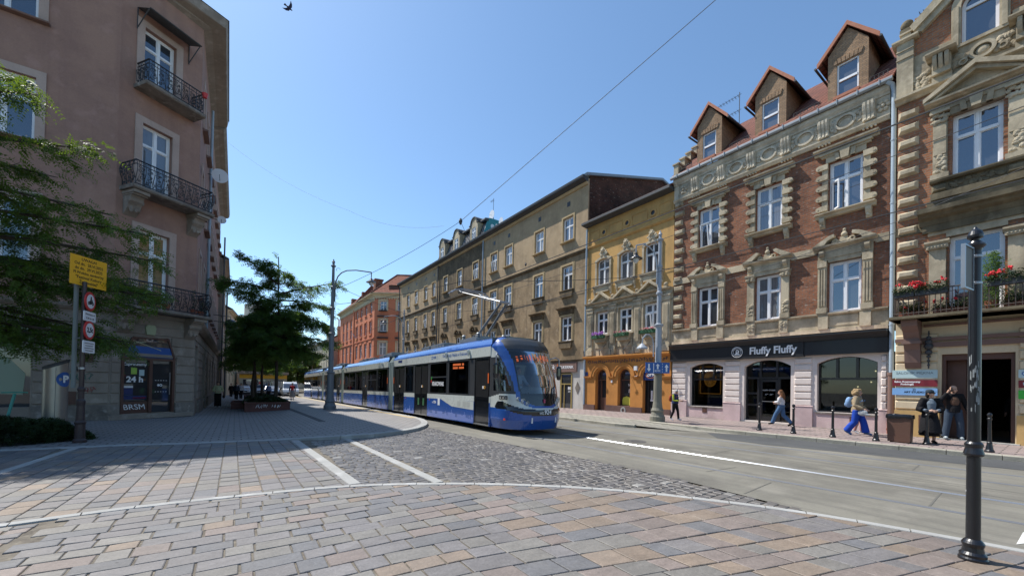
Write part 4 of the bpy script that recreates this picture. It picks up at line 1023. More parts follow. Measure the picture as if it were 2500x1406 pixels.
    window(b, F, -1.67, 13.5, .82, 1.75, g_sky, dep=.2, tr=.72, mull=False, rise=.41, name='gable_window')
    m = MB(F); m.box(U0+.06, U0+.39, 14.86, 15.0, -.12, .16); m.ball((U0+.225, 15.16, .02), .18, 14, (1, 1.05, 1)); m.build('finial_ball', stone_dark, b)
    m = MB(F); m.box(U0+.1, U1, 12.5, 13.0, -8, -.3); slab_roof(m, U0+.1, U1, 12.8, -.3, 17.2, -4.2); slab_roof(m, U0+.1, U1, 12.8, -8, 17.2, -4.2); m.quad((U0, -.5, -8), (-2.7, -.5, -8), (-2.7, 13, -8), (U0, 13, -8)); m.quad((-.7, -.5, -8), (U1, -.5, -8), (U1, 13, -8), (-.7, 13, -8)); m.quad((-2.7, 3.1, -8), (-.7, 3.1, -8), (-.7, 13, -8), (-2.7, 13, -8)); m.quad((U1, -.5, 0), (U1, -.5, -8), (U1, 13, -8), (U1, 13, 0)); m.build('roof', tile, b)
    # balcony
    m = MB(F); m.box(-3.58, 2.6, 4.2, 4.32, 0, 1.0); m.extr(-3.62, 2.64, [(4.2, .0), (4.2, 1.0), (4.24, 1.05), (4.32, 1.05), (4.34, 0)]); sl_ = m.build('balcony_slab', stone_dark, b)
    m = MB(F)
    for u in (-3.15, .1): m.cut(); m.extr(u-.2, u+.2, [(4.2, 0), (4.2, .85), (4.0, .8), (3.8, .55), (3.6, .42), (3.4, .42), (3.2, .3), (2.75, .24), (2.55, .12), (2.55, 0)]); m.box(u-.24, u+.24, 3.4, 3.5, 0, .5)
    m.build('balcony_bracket', brownpipe, b)
    m = MB(F); zt = 5.16
    def rail(p, q):
        m.tube([(*p[:1], zt, p[1]), (q[0], zt, q[1])], .022, 6); m.tube([(p[0], 4.42, p[1]), (q[0], 4.42, q[1])], .014, 5); m.tube([(p[0], zt-.14, p[1]), (q[0], zt-.14, q[1])], .011, 5)
        L = math.dist(p, q); k = int(L/.125)
        for i in range(k+1): x = p[0]+(q[0]-p[0])*i/k; z = p[1]+(q[1]-p[1])*i/k; m.box(x-.009, x+.009, 4.34, zt, z-.009, z+.009)
    rail((-3.52, .95), (2.55, .95)); rail((-3.52, .02), (-3.52, .95)); m.build('balcony_railing', paint('brown_railing', (.07, .05, .04), .6, 0), b)
    # geraniums
    global GER
    GER = []
    for k, (u, z, w, L) in enumerate(((-3.25, 4.98, .93, .5), (-2.6, 4.98, .93, .75), (-.95, 5.0, .93, .9), (.1, 5.0, .93, .9), (-3.1, 4.36, .6, .7), (-2.2, 4.36, .6, .8), (-.7, 4.36, .55, .8))):
        t = thing('flower_box', ['dark box of red geraniums at the left corner of the balcony rail', 'dark box of red geraniums second from the left on the balcony rail', 'dark box of red geraniums right of the near black pole on the balcony rail', 'dark box of geraniums at the right edge on the balcony rail', 'low box of geraniums on the balcony floor by the downpipe', 'terracotta trough of leafy plants on the balcony floor', 'green pot plants on the balcony floor right of the near pole'][k], 'flower box', tuple(F.p(u, z, w)), 'flower boxes on the right balcony')
        m = MB(F); m.box(u-L/2, u+L/2, z, z+.17, w-.1, w+.1); m.build('box', darkmetal if k < 4 else clay, t)
        rs = np.random.RandomState(k+40); n = int(900*L); P = np.stack([rs.uniform(-L/2, L/2, n), rs.uniform(.1, .36, n)*(1+.3*np.sin(rs.uniform(0, 6, n))), rs.uniform(-.15, .17, n)], 1)
        GER.append((t, [tuple(F.p(u+p[0], z+p[1], w+p[2])) for p in P], k))
        m = MB(F); rd = random.Random(k)
        for i in range(int((9, 16, 16, 14, 4, 4, 2)[k]*L)):
            x, y, q = u+rd.uniform(-L/2, L/2), z+rd.uniform(.28, .48), w+rd.uniform(-.12, .18)
            for _ in range(7): m.ball((x+rd.gauss(0, .03), y+rd.gauss(0, .025), q+rd.gauss(0, .03)), rd.uniform(.018, .034), 6)
        m.build('blossom', petal_r, t)
    t = thing('climbing_plant', 'tall green climbing plant on the balcony in front of the balcony door', 'plant', tuple(F.p(-1.35, 4.36, .5))); rs = np.random.RandomState(77); n = 1500; h = rs.uniform(0, 1, n)
    GER.append((t, [tuple(F.p(-1.35+a*(.26*(1-q)+.06)+.05*math.sin(q*9), 4.4+1.75*q, .5+b_*.15)) for a, b_, q in zip(rs.normal(0, 1, n), rs.normal(0, 1, n), h)], 9))
    m = MB(F); m.lathe([(.12, 4.36), (.16, 4.62)], (-1.35, 0, .5), 12, 1); m.build('pot', clay, t)
    # ornate lantern bracket by the gate, plaques
    m = MB(F)
    for v, rr in ((3.75, .03), (3.6, .07), (3.45, .1), (3.3, .12), (3.1, .1), (2.95, .06), (2.8, .05), (2.65, .04), (2.55, .02)): m.ball((-2.76, v, .16), rr, 8)
    m.tube([(-2.76, 2.55, .16), (-2.76, 3.85, .16)], .02, 6); m.tube([(-2.76, 3.2, .0), (-2.76, 3.2, .16)], .025, 6); tag(m.build('wall_lantern', darkmetal, b), 'dark ornate iron lantern')
    bb = lambda nm, a, c, v0, v1, mat: None
    def plaque(a, c, v0, v1, mat, lab, lines, col=black_ink):
        m = MB(F); m.box(a, c, v0, v1, .07, .095); o = tag(m.build('wall_plaque', mat), lab, 'sign', 'plaques beside the gateway')
        for tx, u, v, s, kw in lines: text('lettering', tx, col, F, u, v, .096, s, o, .002, **kw)
    plaque(-3.69, -2.55, 2.2, 2.49, aqua_s, 'pale aqua plaque with dark serif lettering, topmost left of the gateway', [('SALONIK PI\u0118KNA', -3.12, 2.38, .12, {})], base('grey_ink', (.12, .16, .18), .6))
    plaque(-3.69, -2.55, 1.91, 2.14, maroon, 'maroon plaque with white lettering between the aqua and blue plaques', [('Salon Kosmetyczny', -3.3, 2.07, .085, dict(bold=.004)), ('Podologia', -3.3, 1.98, .085, dict(bold=.004))], white_ink)
    plaque(-3.69, -2.55, 1.59, 1.84, lblue_s, 'light blue plaque with black lettering, lowest left of the gateway', [('ZI', -3.12, 1.79, .09, {}), ('ART STUDIO', -3.12, 1.7, .09, dict(bold=.003))])
    plaque(-.84, .2, 2.2, 2.46, aqua_s, 'pale green plaque right of the gateway, uppermost there', [('C', -.72, 2.33, .2, {})], bluesign)
    plaque(-.84, .2, 1.9, 2.12, maroon, 'dark red plaque right of the gateway', [('US', -.68, 2.01, .13, dict(bold=.004))], aqua_s)
    plaque(-.84, .2, 1.55, 1.82, green_s, 'bright green plaque right of the gateway', [])
    m = MB(F); m.box(-.72, -.4, 2.75, 2.98, .07, .09); o = tag(m.build('house_number_plate', navy), 'small blue house number plate right of the gateway', 'sign')
    return b
right_house()

# ------------------------------------------------------------------ ochre house with the arched shops
def shell(b, F, U0, U1, z0, z1, dep, mat, ridge=None, rmat=None, wo=.5, sides=True, name='side_wall'):
    """side and back walls and a pitched roof behind a facade"""
    m = MB(F)
    if sides: m.quad((U0, z0, 0), (U0, z0, -dep), (U0, z1, -dep), (U0, z1, 0)); m.quad((U1, z0, 0), (U1, z0, -dep), (U1, z1, -dep), (U1, z1, 0))
    m.quad((U0, z0, -dep), (U1, z0, -dep), (U1, z1, -dep), (U0, z1, -dep))
    if ridge:
        m.prism([(0, 0), (0, 0), (0, 0)], 0, 0) if 0 else None
        for u in (U0, U1): m.quad((u, z1, 0), (u, z1, -dep), (u, ridge-.05, -dep/2))
    m.build(name, mat, b)
    if ridge:
        m = MB(F); slab_roof(m, U0-.02, U1+.02, z1+.02, wo, ridge, -dep/2, .12); slab_roof(m, U0-.02, U1+.02, z1, -dep-.2, ridge, -dep/2, .12); return m.build('roof', rmat, b)
def ochre_house():
    b = thing('ochre_house', 'ochre stucco house with triangular window pediments over three orange arched shop openings', 'house', (20.3, 16.4, 0), 'houses along the right side of the street')
    F = FRR; U0, U1 = -19.72, -12.95; uc = (-18.2, -16.27, -14.36)
    m = MB(F); ops = [(u-.56, u+.56, 8.6, 10.4, .16) for u in uc]
    wall(m, U0, U1, 7.4, 13.1, ops, .2); m.build('wall', ochre, b)
    m = MB(F); ops1 = [(u-.52, u+.52, 5.2, 6.75) for u in uc]
    wall(m, U0, U1, 3.72, 7.4, ops1, .2); m.build('first_floor_wall', stone, b)
    m = MB(F); so = [(u-.49, u+.49, z, 2.85, .49) for u, z in zip(uc, (.0, .46, .05))]
    wall(m, U0, U1, -.25, 3.72, so, .35, .06)
    for u in uc:
        m.ring(u, 2.36, .06, .62, .80, 24, .07, 1, 0, math.pi); m.ring(u, 2.36, .06, .80, .86, 24, .1, 1, 0, math.pi)
    us = [U0]+[x for u in uc for x in (u-.82, u+.82)]+[U1]
    for a, c in zip(us[::2], us[1::2]):
        if c-a > .05: m.extr(a, c, [(2.22, .06), (2.24, .15), (2.32, .17), (2.36, .17), (2.36, .06)])
    m.build('shop_wall', orange_shop, b)
    m = MB(F); m.extr(U0, U1, [(3.55, .06), (3.58, .2), (3.66, .32), (3.74, .32), (3.78, 0)]); m.build('shop_cornice', orange_shop, b)
    m = MB(F)
    for k in range(34):
        u = U0+.35+k*.185; m.ring(u, 3.36+.04*math.sin(k*2.1), .06, .03, .055, 10, .02); carving(m, u-.06, u+.06, 3.25, 3.48, .065, 3, .03, k)
    m.build('painted_frieze', plum, b)
    m = MB(F); m.box(U0, uc[0]-.5, -.25, .42, .06, .14); m.box(uc[0]+.5, uc[2]-.5, -.25, .44, .06, .14); m.box(uc[2]+.5, U1, -.25, .44, .06, .14); m.box(uc[0]+.49, uc[1]+.49, .4, .47, -.3, .12); m.build('plinth', plum, b)
    m = MB(F); m.ring(uc[1]+.05, .2, .14, .1, .2, 16, .03, 1.1); m.build('cellar_window_rim', granite, b)
    for i, u in enumerate(uc):
        z = so[i][2]; P = arcpts(u-.49, u+.49, 2.36, .49, 14)
        m = MB(F); m.prism([(u-.49, z), (u+.49, z)]+P, -.30, -.28); g = m.build('shop_glass', g_dark, b)
        m = MB(F); Q = arcpts(u-.42, u+.42, 2.36, .42, 14)
        for a, c, d, e in zip(P, P[1:], Q, Q[1:]): m.prism([d, a, c, e][::-1], -.28, -.2)
        m.box(u-.49, u-.42, z, 2.36, -.28, -.2); m.box(u+.42, u+.49, z, 2.36, -.28, -.2); m.box(u-.42, u+.42, 2.1, 2.17, -.28, -.19); m.box(u-.42, u+.42, z, z+.06, -.28, -.2)
        if i == 0: m.box(u-.2, u-.14, z, 2.1, -.28, -.2); m.box(u-.14, u+.42, z, .95, -.27, -.21)
        if i == 2: m.box(u-.3, u-.22, z, 2.1, -.28, -.2); m.box(u+.3, u+.36, z, 2.1, -.28, -.2)
        m.build('shop_door' if i != 1 else 'shop_window_frame', brown_frame if i < 2 else black_frame, b)
    m = MB(F); u = uc[2]; P = arcpts(u-.47, u+.47, 2.37, .47, 14); m.prism([(u-.47, 2.12), (u+.47, 2.12)]+P, -.02, .02); sg = tag(m.build('arched_sign', navy, b), 'navy half-round shop sign with a star')
    text('lettering', 'LOTTO', white_ink, F, u+.04, 2.42, .022, .2, sg, .006, bold=.008, rot=R(4))
    m = MB(F); m.ring(u+.03, 2.42, .022, .30, .335, 24, .008, .55, R(20), R(340)); m.build('swoosh', base('orange_sign', (.8, .25, .02), .4), sg)
    m = MB(F); m.prism([(u-.22+(.11 if k % 2 == 0 else .045)*math.sin(k*math.pi/5), 2.62+(.11 if k % 2 == 0 else .045)*math.cos(k*math.pi/5)) for k in range(10)][::-1], .022, .03); m.build('star', yellow_s, sg)
    u = uc[1]; text('lettering', 'sa', white_ink, F, u+.22, 1.85, -.255, .3, b, .003); text('lettering', 'gi', white_ink, F, u+.24, 1.5, -.255, .34, b, .003)
    m = MB(F); m.box(u-.34, u+.3, .5, .82, -.26, -.25); m.prism([(u-.34, .82), (u+.3, .82), (u+.25, 1.02), (u, 1.1), (u-.28, 1.0)], -.26, -.25); m.build('window_sticker', base('lemon_sticker', (.6, .62, .08), .5), b)
    m = MB(F); u = uc[2]; m.box(u-.12, u, .98, 1.5, -.26, -.25); m.box(u-.15, u+.1, .85, .97, -.26, -.245); m.build('door_notices', white_s, b)
    m = MB(F); m.box(-15.42, -15.2, 2.72, 2.98, .06, .2); m.tube([(-15.2, 2.75, .12), (-15.16, 2.4, .12), (-15.3, 2.35, .25)], .02, 6); m.build('wall_camera', white_s, b)
    m = MB(F); m.box(-19.62, -19.4, 2.42, 2.68, .06, .09); m.build('house_number_plate', navy, b)
    m = MB(F); m.box(-17.3, -17.18, 1.95, 2.12, .06, .1); m.build('letter_box', white_s, b)
    # first floor
    def s1(m):
        for s in (-1, 1):
            for k, (x, d) in enumerate(((.58, .1), (.67, .06))): m.box(s*x-.05, s*x+.05, 0, 1.6, 0, d)
        m.box(-.72, .72, 1.6, 1.72, 0, .1); carving(m, -.12, .12, 1.6, 1.85, .1, 10, .05, 2)
        m.box(-.72, .72, -.12, 0, 0, .2); m.box(-.6, .6, -.9, -.12, 0, .05); m.prism([(-.55, -.12), (.55, -.12), (.45, -.55), (-.45, -.55)][::-1], .0, .3)
        m.box(-.98, .98, 1.98, 2.1, 0, .16); cornice(m, -.98, .98, 2.1, .12, .34)
        for s in (-1, 1):
            P = [(s*.8, 2.2), (s*.8, 2.32), (0, 2.9), (0, 2.74)]; m.prism(P if s < 0 else P[::-1], 0, .34)
        m.prism([(-.7, 2.2), (.7, 2.2), (0, 2.72)], 0, .06); carving(m, -.2, .2, 2.25, 2.5, .06, 6, .05, 4)
    for u in uc:
        inst('window_surround', ('window_surround5', 0), s1, stone, F, u, 5.2, 0, b); window(b, F, u, 5.2, 1.04, 1.55, (g_curt if u > -15 else g_dark), lean=(2 if u > -15 else False))
    m = MB(F)
    for u in (-19.25, -17.24, -15.31, -13.32):
        m.cut(); m.box(u-.24, u+.24, 4.2, 7.0, 0, .12); m.box(u-.16, u+.16, 4.5, 6.6, .12, .15)
        for k in range(5): m.box(u-.14+k*.06, u-.11+k*.06, 4.55, 6.5, .15, .17)
        m.box(u-.28, u+.28, 3.8, 4.2, 0, .2); m.box(u-.3, u+.3, 7.0, 7.12, 0, .2); m.box(u-.28, u+.28, 6.75, 7.0, 0, .16); m.ball((u, 7.66, .15), .13, 8); m.box(u-.1, u+.1, 7.44, 7.56, .04, .26)
    m.box(U0, U1, 7.12, 7.3, 0, .1); cornice(m, U0, U1, 7.3, .14, .3); m.build('pilaster', stone, b)
    # flower boxes and their struts
    for i, u in enumerate(uc):
        z = 4.86+.05; m = MB(F); m.box(u-.52, u+.52, z, z+.2, .3, .52); bx = m.build('flower_box', green_paint, b)
        m = MB(F); rd = random.Random(i)
        for k in range((90, 26, 26)[i]): m.ball((u+rd.uniform(-.5, .5), z+.22+rd.uniform(0, .2 if i == 0 else .1), .41+rd.uniform(-.12, .14)), rd.uniform(.02, .05), 6)
        m.build('flowers', (petal_p, petal_k, petal_k)[i], bx)
        m = MB(F)
        for k in range(60): m.ball((u+rd.uniform(-.52, .52), z+.18+rd.uniform(-.12, .06), .43+rd.uniform(-.14, .16)), rd.uniform(.02, .05), 5, (1, .5, 1))
        m.build('greenery', leafC, bx)
    m = MB(F)
    for u in (-19.15, -17.75, -16.8, -15.8, -15.0, -13.9, -13.2):
        m.cut(); m.tube([(u, 4.55, .1), (u, 3.95, .8)], .018, 5); m.tube([(u, 3.72, .72), (u, 4.1, .78)], .03, 5)
    m.build('iron_strut', darkmetal, b)
    # second floor
    def s2(m):
        m.box(-.7, -.56, .0, 1.8, 0, .07); m.box(.56, .7, .0, 1.8, 0, .07)
        P = arcpts(-.56, .56, 1.64, .16, 8); Q = arcpts(-.72, .72, 1.72, .24, 8)
        for a, c, d, e in zip(P, P[1:], Q, Q[1:]): m.prism([a, d, e, c][::-1], 0, .09)
        m.extr(-.78, .78, [(-.2, 0), (-.18, .14), (-.06, .22), (-.02, .22), (0, 0)]); m.prism([(-.7, -.2), (.7, -.2), (.55, -.5), (-.55, -.5)][::-1], 0, .12)
        for s in (-1, 1): console(m, s*.7, -.75, -.2, .12, .16)
        carving(m, -.34, .34, 2.0, 2.2, .08, 18, .065, 3); carving(m, -.16, .16, 2.15, 2.55, .09, 16, .065, 8); m.ball((0, 2.3, .12), .13, 10)
    for u in uc:
        inst('window_surround', ('window_surround6', 0), s2, stone, F, u, 8.6, 0, b); window(b, F, u, 8.6, 1.12, 1.8, (g_curt, g_curt, g_sky)[uc.index(u)], rise=.16)
    m = MB(F); m.extr(U0, U1, [(11.35, 0), (11.38, .06), (11.46, .12), (11.52, .12), (11.54, 0)])
    for u in (-18.2, -16.27, -14.36):
        m.ring(u, 12.2, 0, .14, .24, 16, .05)
    for a, c in ((-19.5, -18.6), (-17.8, -16.65), (-15.9, -14.75), (-13.95, -13.1)):
        m.box(a, c, 11.9, 11.94, 0, .03); m.box(a, c, 12.5, 12.54, 0, .03); m.box(a, a+.04, 11.94, 12.5, 0, .03); m.box(c-.04, c, 11.94, 12.5, 0, .03)
    m.build('attic_moulding', ochre, b)
    m = MB(F)
    for u in (-18.2, -16.27, -14.36): m.cut(); m.disc(u, 12.2, .001, .14, 16, .004)
    m.build('attic_vent', black_sign, b)
    m = MB(F); m.extr(U0-.12, U1, [(12.95, 0), (13.0, .5), (13.02, .55), (13.16, .55), (13.2, .5), (13.14, 0)]); m.build('eaves', darkmetal, b)
    shell(b, F, U0, U1, -.2, 13.1, 9, ochre, 15.9, tile, .45)
    m = MB(F); m.tube([(U0+.02, .4, .1), (U0+.02, 12.8, .1)], .07, 10); m.build('downpipe', downpipe_m, b)
    m = MB(F); m.box(-13.6, -13.0, 12.9, 14.6, -1.6, -.9); m.build('chimney', white_wall, b)
ochre_house()

# ------------------------------------------------------------------ long brown tenement in three bays
def brown(name, lab, U0, U1, cols, wm, ws, plast, plast2, seed, gable=False):
    F = FRR; b = thing(name, lab, 'house', (20.3, -(U0+U1)/2, gh(-(U0+U1)/2)), 'houses along the right side of the street'); rd = random.Random(seed)
    rows = ((12.6, 1.8), (8.9, 1.85), (5.05, 1.85)); g0 = gh(-U0)-.2
    ops = [(u-wm/2, u+wm/2, z, z+h) for u in cols for z, h in rows]
    m = MB(F); wall(m, U0, U1, 11.5, 16.5, [o for o in ops if o[2] > 11], .2); m.build('upper_wall', plast, b)
    m = MB(F); wall(m, U0, U1, 3.6, 11.5, [o for o in ops if o[2] < 11], .2); m.build('wall', plast2, b)
    m = MB(F); m.extr(U0, U1, [(11.3, 0), (11.33, .08), (11.42, .16), (11.5, .18), (11.54, 0)]); m.extr(U0, U1, [(3.5, 0), (3.5, .15), (3.62, .2), (3.66, 0)]); m.build('string_course', sooty_plaster, b)
    def sr(kind):
        def fn(m):
            w = wm/2; t = .12
            m.box(-w-t, -w, -.02, 1.85, 0, .05); m.box(w, w+t, -.02, 1.85, 0, .05); m.box(-w-t, w+t, 1.85, 2.0, 0, .05)
            if kind > 0: m.box(-w-t-.08, -w-t, 0, 2.0, 0, .03); m.box(w+t, w+t+.08, 0, 2.0, 0, .03)
        return fn
    def sill(kind):
        def fn(m):
            w = wm/2+.16; m.extr(-w, w, [(-.12, 0), (-.11, .12), (-.06, .2), (-.01, .2), (0, 0)])
            if kind >= 1: m.prism([(-w+.04, -.12), (w-.04, -.12), (w-.12, -.55), (-w+.12, -.55)][::-1], 0, .16)
            if kind == 2:
                m.box(-w-.05, w+.05, 2.05, 2.35, 0, .08); cornice(m, -w-.18, w+.18, 2.35, .16, .34)
                for s in (-1, 1): console(m, s*(w-.02), 1.95, 2.35, .12, .2)
            if kind == 3:
                m.ring(0, 2.1, 0, wm/2-.05, wm/2+.12, 14, .3, .9, .1, math.pi-.1); m.ball((0, 2.3, .12), .16, 8); carving(m, -w, w, 2.0, 2.2, .05, 8, .06, 3); m.extr(-w-.15, w+.15, [(2.0, 0), (2.02, .18), (2.1, .2), (2.12, 0)])
        return fn
    for j, (z, h) in enumerate(rows):
        for i, u in enumerate(cols):
            inst('window_surround', ('ws_'+str(wm), j), sr(j), buff_trim, F, u, z, 0, b)
            k = (0, 1, 2)[j]
            if ws and j == 2: k = 3
            inst('window_sill', ('wsill_'+str(wm), k), sill(k), sooty_plaster if k else buff_trim, F, u, z, 0, b)
            gl = rd.choice((g_sky, g_curt, g_lace, g_curt, g_sky) if j < 2 else (g_dark, g_dark, g_curt, g_sky))
            window(b, F, u, z, wm, h, gl, lean=(2 if rd.random() < .2 else False))
    m = MB(F)
    for u in cols: 
        if not ws: m.cut(); m.box(u-.17, u+.17, 15.25, 15.6, .001, .012)
    if m.v: m.build('attic_vent', black_sign, b)
    m = MB(F); m.extr(U0, U1, [(16.3, 0), (16.34, .2), (16.45, .45), (16.45, .55), (16.52, .58)]+[(16.66, .6), (16.7, .55), (16.6, 0)]); m.build('eaves', darkmetal, b)
    m = MB(F); m.extr(U0, U1, [(16.12, 0), (16.14, .1), (16.3, .2), (16.32, 0)]); m.build('eaves_moulding', buff_trim, b)
    m = MB(F); m.tube([(U0+.03, 1.0, .14), (U0+.03, 16.2, .14)], .07, 10); m.build('downpipe', downpipe_m if gable else darkmetal, b)
    m = MB(F); wall(m, U0, U1, g0-.4, 3.5, [(u-.6, u+.6, g0+.3, 2.7) for u in cols], .25); m.build('ground_floor_wall', white_wall if gable else grey_rustic, b)
    m = MB(F); 
    for u in cols: m.cut(); m.box(u-.6, u+.6, g0+.3, 2.7, -.25, -.22)
    m.build('ground_floor_glazing', g_dark, b)
    shell(b, F, U0, U1, g0-.5, 16.55, 13 if 0 else 11.5, tan_plaster, None, None)
    return b, F
b, F = brown('brown_tenement', 'tall tan and brown plastered tenement with a bare brick side gable, beside the ochre house', -34.1, -19.75, (-32.15, -29.65, -25.2, -21.75), 1.16, False, tan_plaster, brown_plaster, 2, True)
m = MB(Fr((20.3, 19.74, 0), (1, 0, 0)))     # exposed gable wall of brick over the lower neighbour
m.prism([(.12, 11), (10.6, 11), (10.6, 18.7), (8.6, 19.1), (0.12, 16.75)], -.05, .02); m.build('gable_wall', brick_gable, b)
m = MB(Fr((20.3, 19.74, 0), (1, 0, 0))); m.prism([(-.3, 16.62), (8.6, 19.1), (10.8, 18.65), (10.8, 18.8), (8.6, 19.28), (-.35, 16.8)], -14.3, .2); m.build('roof', zinc, b)
m = MB(Fr((20.3, 19.74, 0), (1, 0, 0))); m.box(8.2, 9.2, 17, 19.6, -2, -.8); m.build('chimney', white_wall, b)
m = MB(F); m.box(-25.0, -20.5, 2.72, 3.42, 0, .12); sg = m.build('shop_fascia', brownpipe, b)
text('lettering', 'CUKIERNIK', white_ink, F, -21.55, 3.06, .125, .30, sg, .01, bold=.004); text('lettering', 'oncz\u00f3k', white_ink, F, -23.6, 3.1, .125, .5, sg, .01, bold=.008, shear=.15)
m = MB(F); m.box(-22.55, -22.5, 2.8, 3.35, .12, .13); m.build('fascia_divider', orange_led if 0 else base('orange_line', (.7, .18, .03), .5), sg)
brass = paint('brass_frame', (.38, .28, .10), .4, .2)
m = MB(F)
for a, c, d, e in ((-22.25, -22.15, -.1, 2.62), (-21.1, -21.0, -.1, 2.62), (-22.15, -21.1, 2.52, 2.62), (-22.15, -21.1, 1.78, 1.86), (-21.85, -21.78, -.1, 1.78)): m.box(a, c, d, e, -.02, .05)
m.build('shop_door', brass, b)
m = MB(F); m.box(-22.15, -21.1, -.1, 2.52, -.03, .0); gg = m.build('shop_door_glass', g_dark, b)
text('lettering', '80', white_ink, F, -21.3, 1.5, .002, .32, gg, .004, bold=.01); text('lettering', 'LAT', white_ink, F, -21.3, 1.26, .002, .14, gg, .004, bold=.005)
m = MB(F); m.prism([(-20.7, 1.55), (-20.45, 2.0), (-20.2, 1.6), (-20.45, 1.1)][::-1], .0, .03); m.build('wall_lozenge', grey_plinth, b)
b, F = brown('sooty_tenement', 'soot-stained brown tenement with a sheet-metal mansard roof and round-headed dormers', -44.9, -34.1, (-42.9, -39.3, -35.7), 1.14, True, sooty_plaster, brown_plaster, 5)
m = MB(F); m.extr(-44.9, -34.1, [(16.6, .3), (18.35, -.35), (18.5, -.1), (18.62, -.1), (18.7, -.6), (18.7, -10), (16.6, -10)]); m.build('mansard_roof', rustmetal, b)
m = MB(F)
for k in range(28): u = -44.9+.2+k*.385; m.prism if 0 else m.add([(u-.02, 16.6, .32), (u+.02, 16.6, .32), (u+.02, 18.3, -.3), (u-.02, 18.3, -.3), (u-.02, 16.6, .37), (u+.02, 16.6, .37), (u+.02, 18.3, -.25), (u-.02, 18.3, -.25)], [(4, 5, 6, 7), (0, 1, 5, 4), (1, 2, 6, 5), (2, 3, 7, 6), (3, 0, 4, 7)])
m.extr(-45.0, -34.0, [(18.3, -.4), (18.3, .0), (18.42, .05), (18.55, .02), (18.6, -.4)]); m.build('roof_seams', darkmetal, b)
teal = paint('teal_sheet', (.03, .22, .24), .5, 0)
m = MB(Fr((20.3, 34.08, 0), (1, 0, 0))); m.prism([(-.2, 16.6), (6, 16.6), (6, 18.7), (.6, 18.7), (.3, 18.5)], .0, .03); tl = m.build('mansard_side', teal, b)
m = MB(Fr((20.3, 34.08, 0), (1, 0, 0)))
for (x, y, r_) in ((.9, 17.9, .22), (1.15, 17.5, .26), (.75, 17.3, .16), (1.8, 17.7, .22), (2.2, 17.5, .15), (1.4, 18.15, .14)): m.ring(x, y, .035, r_*.55, r_, 16, .005); m.disc(x, y, .034, r_*.4, 12, .004)
m.build('graffiti', white_ink, tl)
for u in (-43.3, -39.6, -35.65):
    m = MB(F); wall(m, u-.85, u+.85, 16.6, 18.3, [(u-.42, u+.42, 16.75, 17.95)], .15, .38)
    m.prism([(u-.85, 18.3), (u+.85, 18.3)]+arcpts(u-.62, u+.62, 18.35, .62, 14), -1.0, .38); m.box(u-.85, u-.8, 16.6, 18.3, -1, .38); m.box(u+.8, u+.85, 16.6, 18.3, -1, .38)
    d = m.build('dormer', cream_trim if 0 else stone, b)
    m = MB(F); m.ring(u, 18.35, -1.1, .62, .72, 16, 1.56, 1, 0, math.pi); m.box(u-.95, u-.62, 18.28, 18.38, -1, .46); m.box(u+.62, u+.95, 18.28, 18.38, -1, .46); m.build('dormer_roof', darkmetal, d)
    window(b, F, u, 16.75, .84, 1.2, g_dark, dep=-.27, name='dormer_window')
b, F = brown('narrow_window_tenement', 'brown tenement with four narrow window bays, farthest of the brown row', -58.8, -44.9, (-55.3, -52.2, -48.9, -46.3), 1.05, False, tan_plaster, brown_plaster, 9)
m = MB(F); m.quad((-58.8, 16.6, .5), (-44.9, 16.6, .5), (-44.9, 18.6, -6), (-58.8, 18.6, -6)); m.build('roof', zinc, b)
# aerials and dishes on the roofs
def dish(F, u, v, w, r_, lab, rot=0):
    m = MB(F); m.lathe([(r_*math.sin(t), -r_*.35*math.cos(t)+r_*.35) for t in (0.05, .4, .8, 1.2, 1.5)], (u, v, w), 18, 2); o = m.build('satellite_dish', white_s)
    m = MB(F); m.tube([(u, v, w), (u, v-.1, w+r_*.9)], .012, 5); m.tube([(u, v, w), (u, v-.9, w-.25)], .025, 5); m.build('dish_mount', darkmetal, o); tag(o, lab, 'satellite dish'); return o
dish(FRR, -34.5, 19.3, -1.2, .48, 'grey satellite dish on the roof edge between the tan and the sooty tenement')
dish(FRR, -31.4, 17.4, -.3, .35, 'small pale satellite dish peeking over the eaves of the tan tenement')
def aerial(name, lab, F, u, v, w, H, n, span, bars=1):
    m = MB(F); m.tube([(u, v, w), (u, v+H, w)], .022, 5)
    for j in range(bars):
        z = v+H-.15-j*.9; m.tube([(u-span, z-.05, w), (u+.1, z, w)], .014, 4)
        for k in range(n): x = u-span+k*(span+.1)/n; m.tube([(x, z-.05, w-.18), (x, z-.05, w+.18)], .008, 4); m.tube([(x, z-.14, w), (x, z+.05, w)], .008, 4)
    return tag(m.build(name, darkmetal), lab, 'aerial')
aerial('tv_aerial', 'two-tier television aerial behind the brick dormers', FRR, -11.15, 16.6, -3.6, 2.6, 10, 1.6, 2)
aerial('tv_aerial', 'tall thin aerial on the sooty tenement roof', FRR, -34.9, 18.7, -1.5, 2.6, 4, .5)
aerial('tv_aerial', 'television aerial above the gabled house', FX, -3.0, 15.2, -3.4, 3.6, 6, .6, 2)

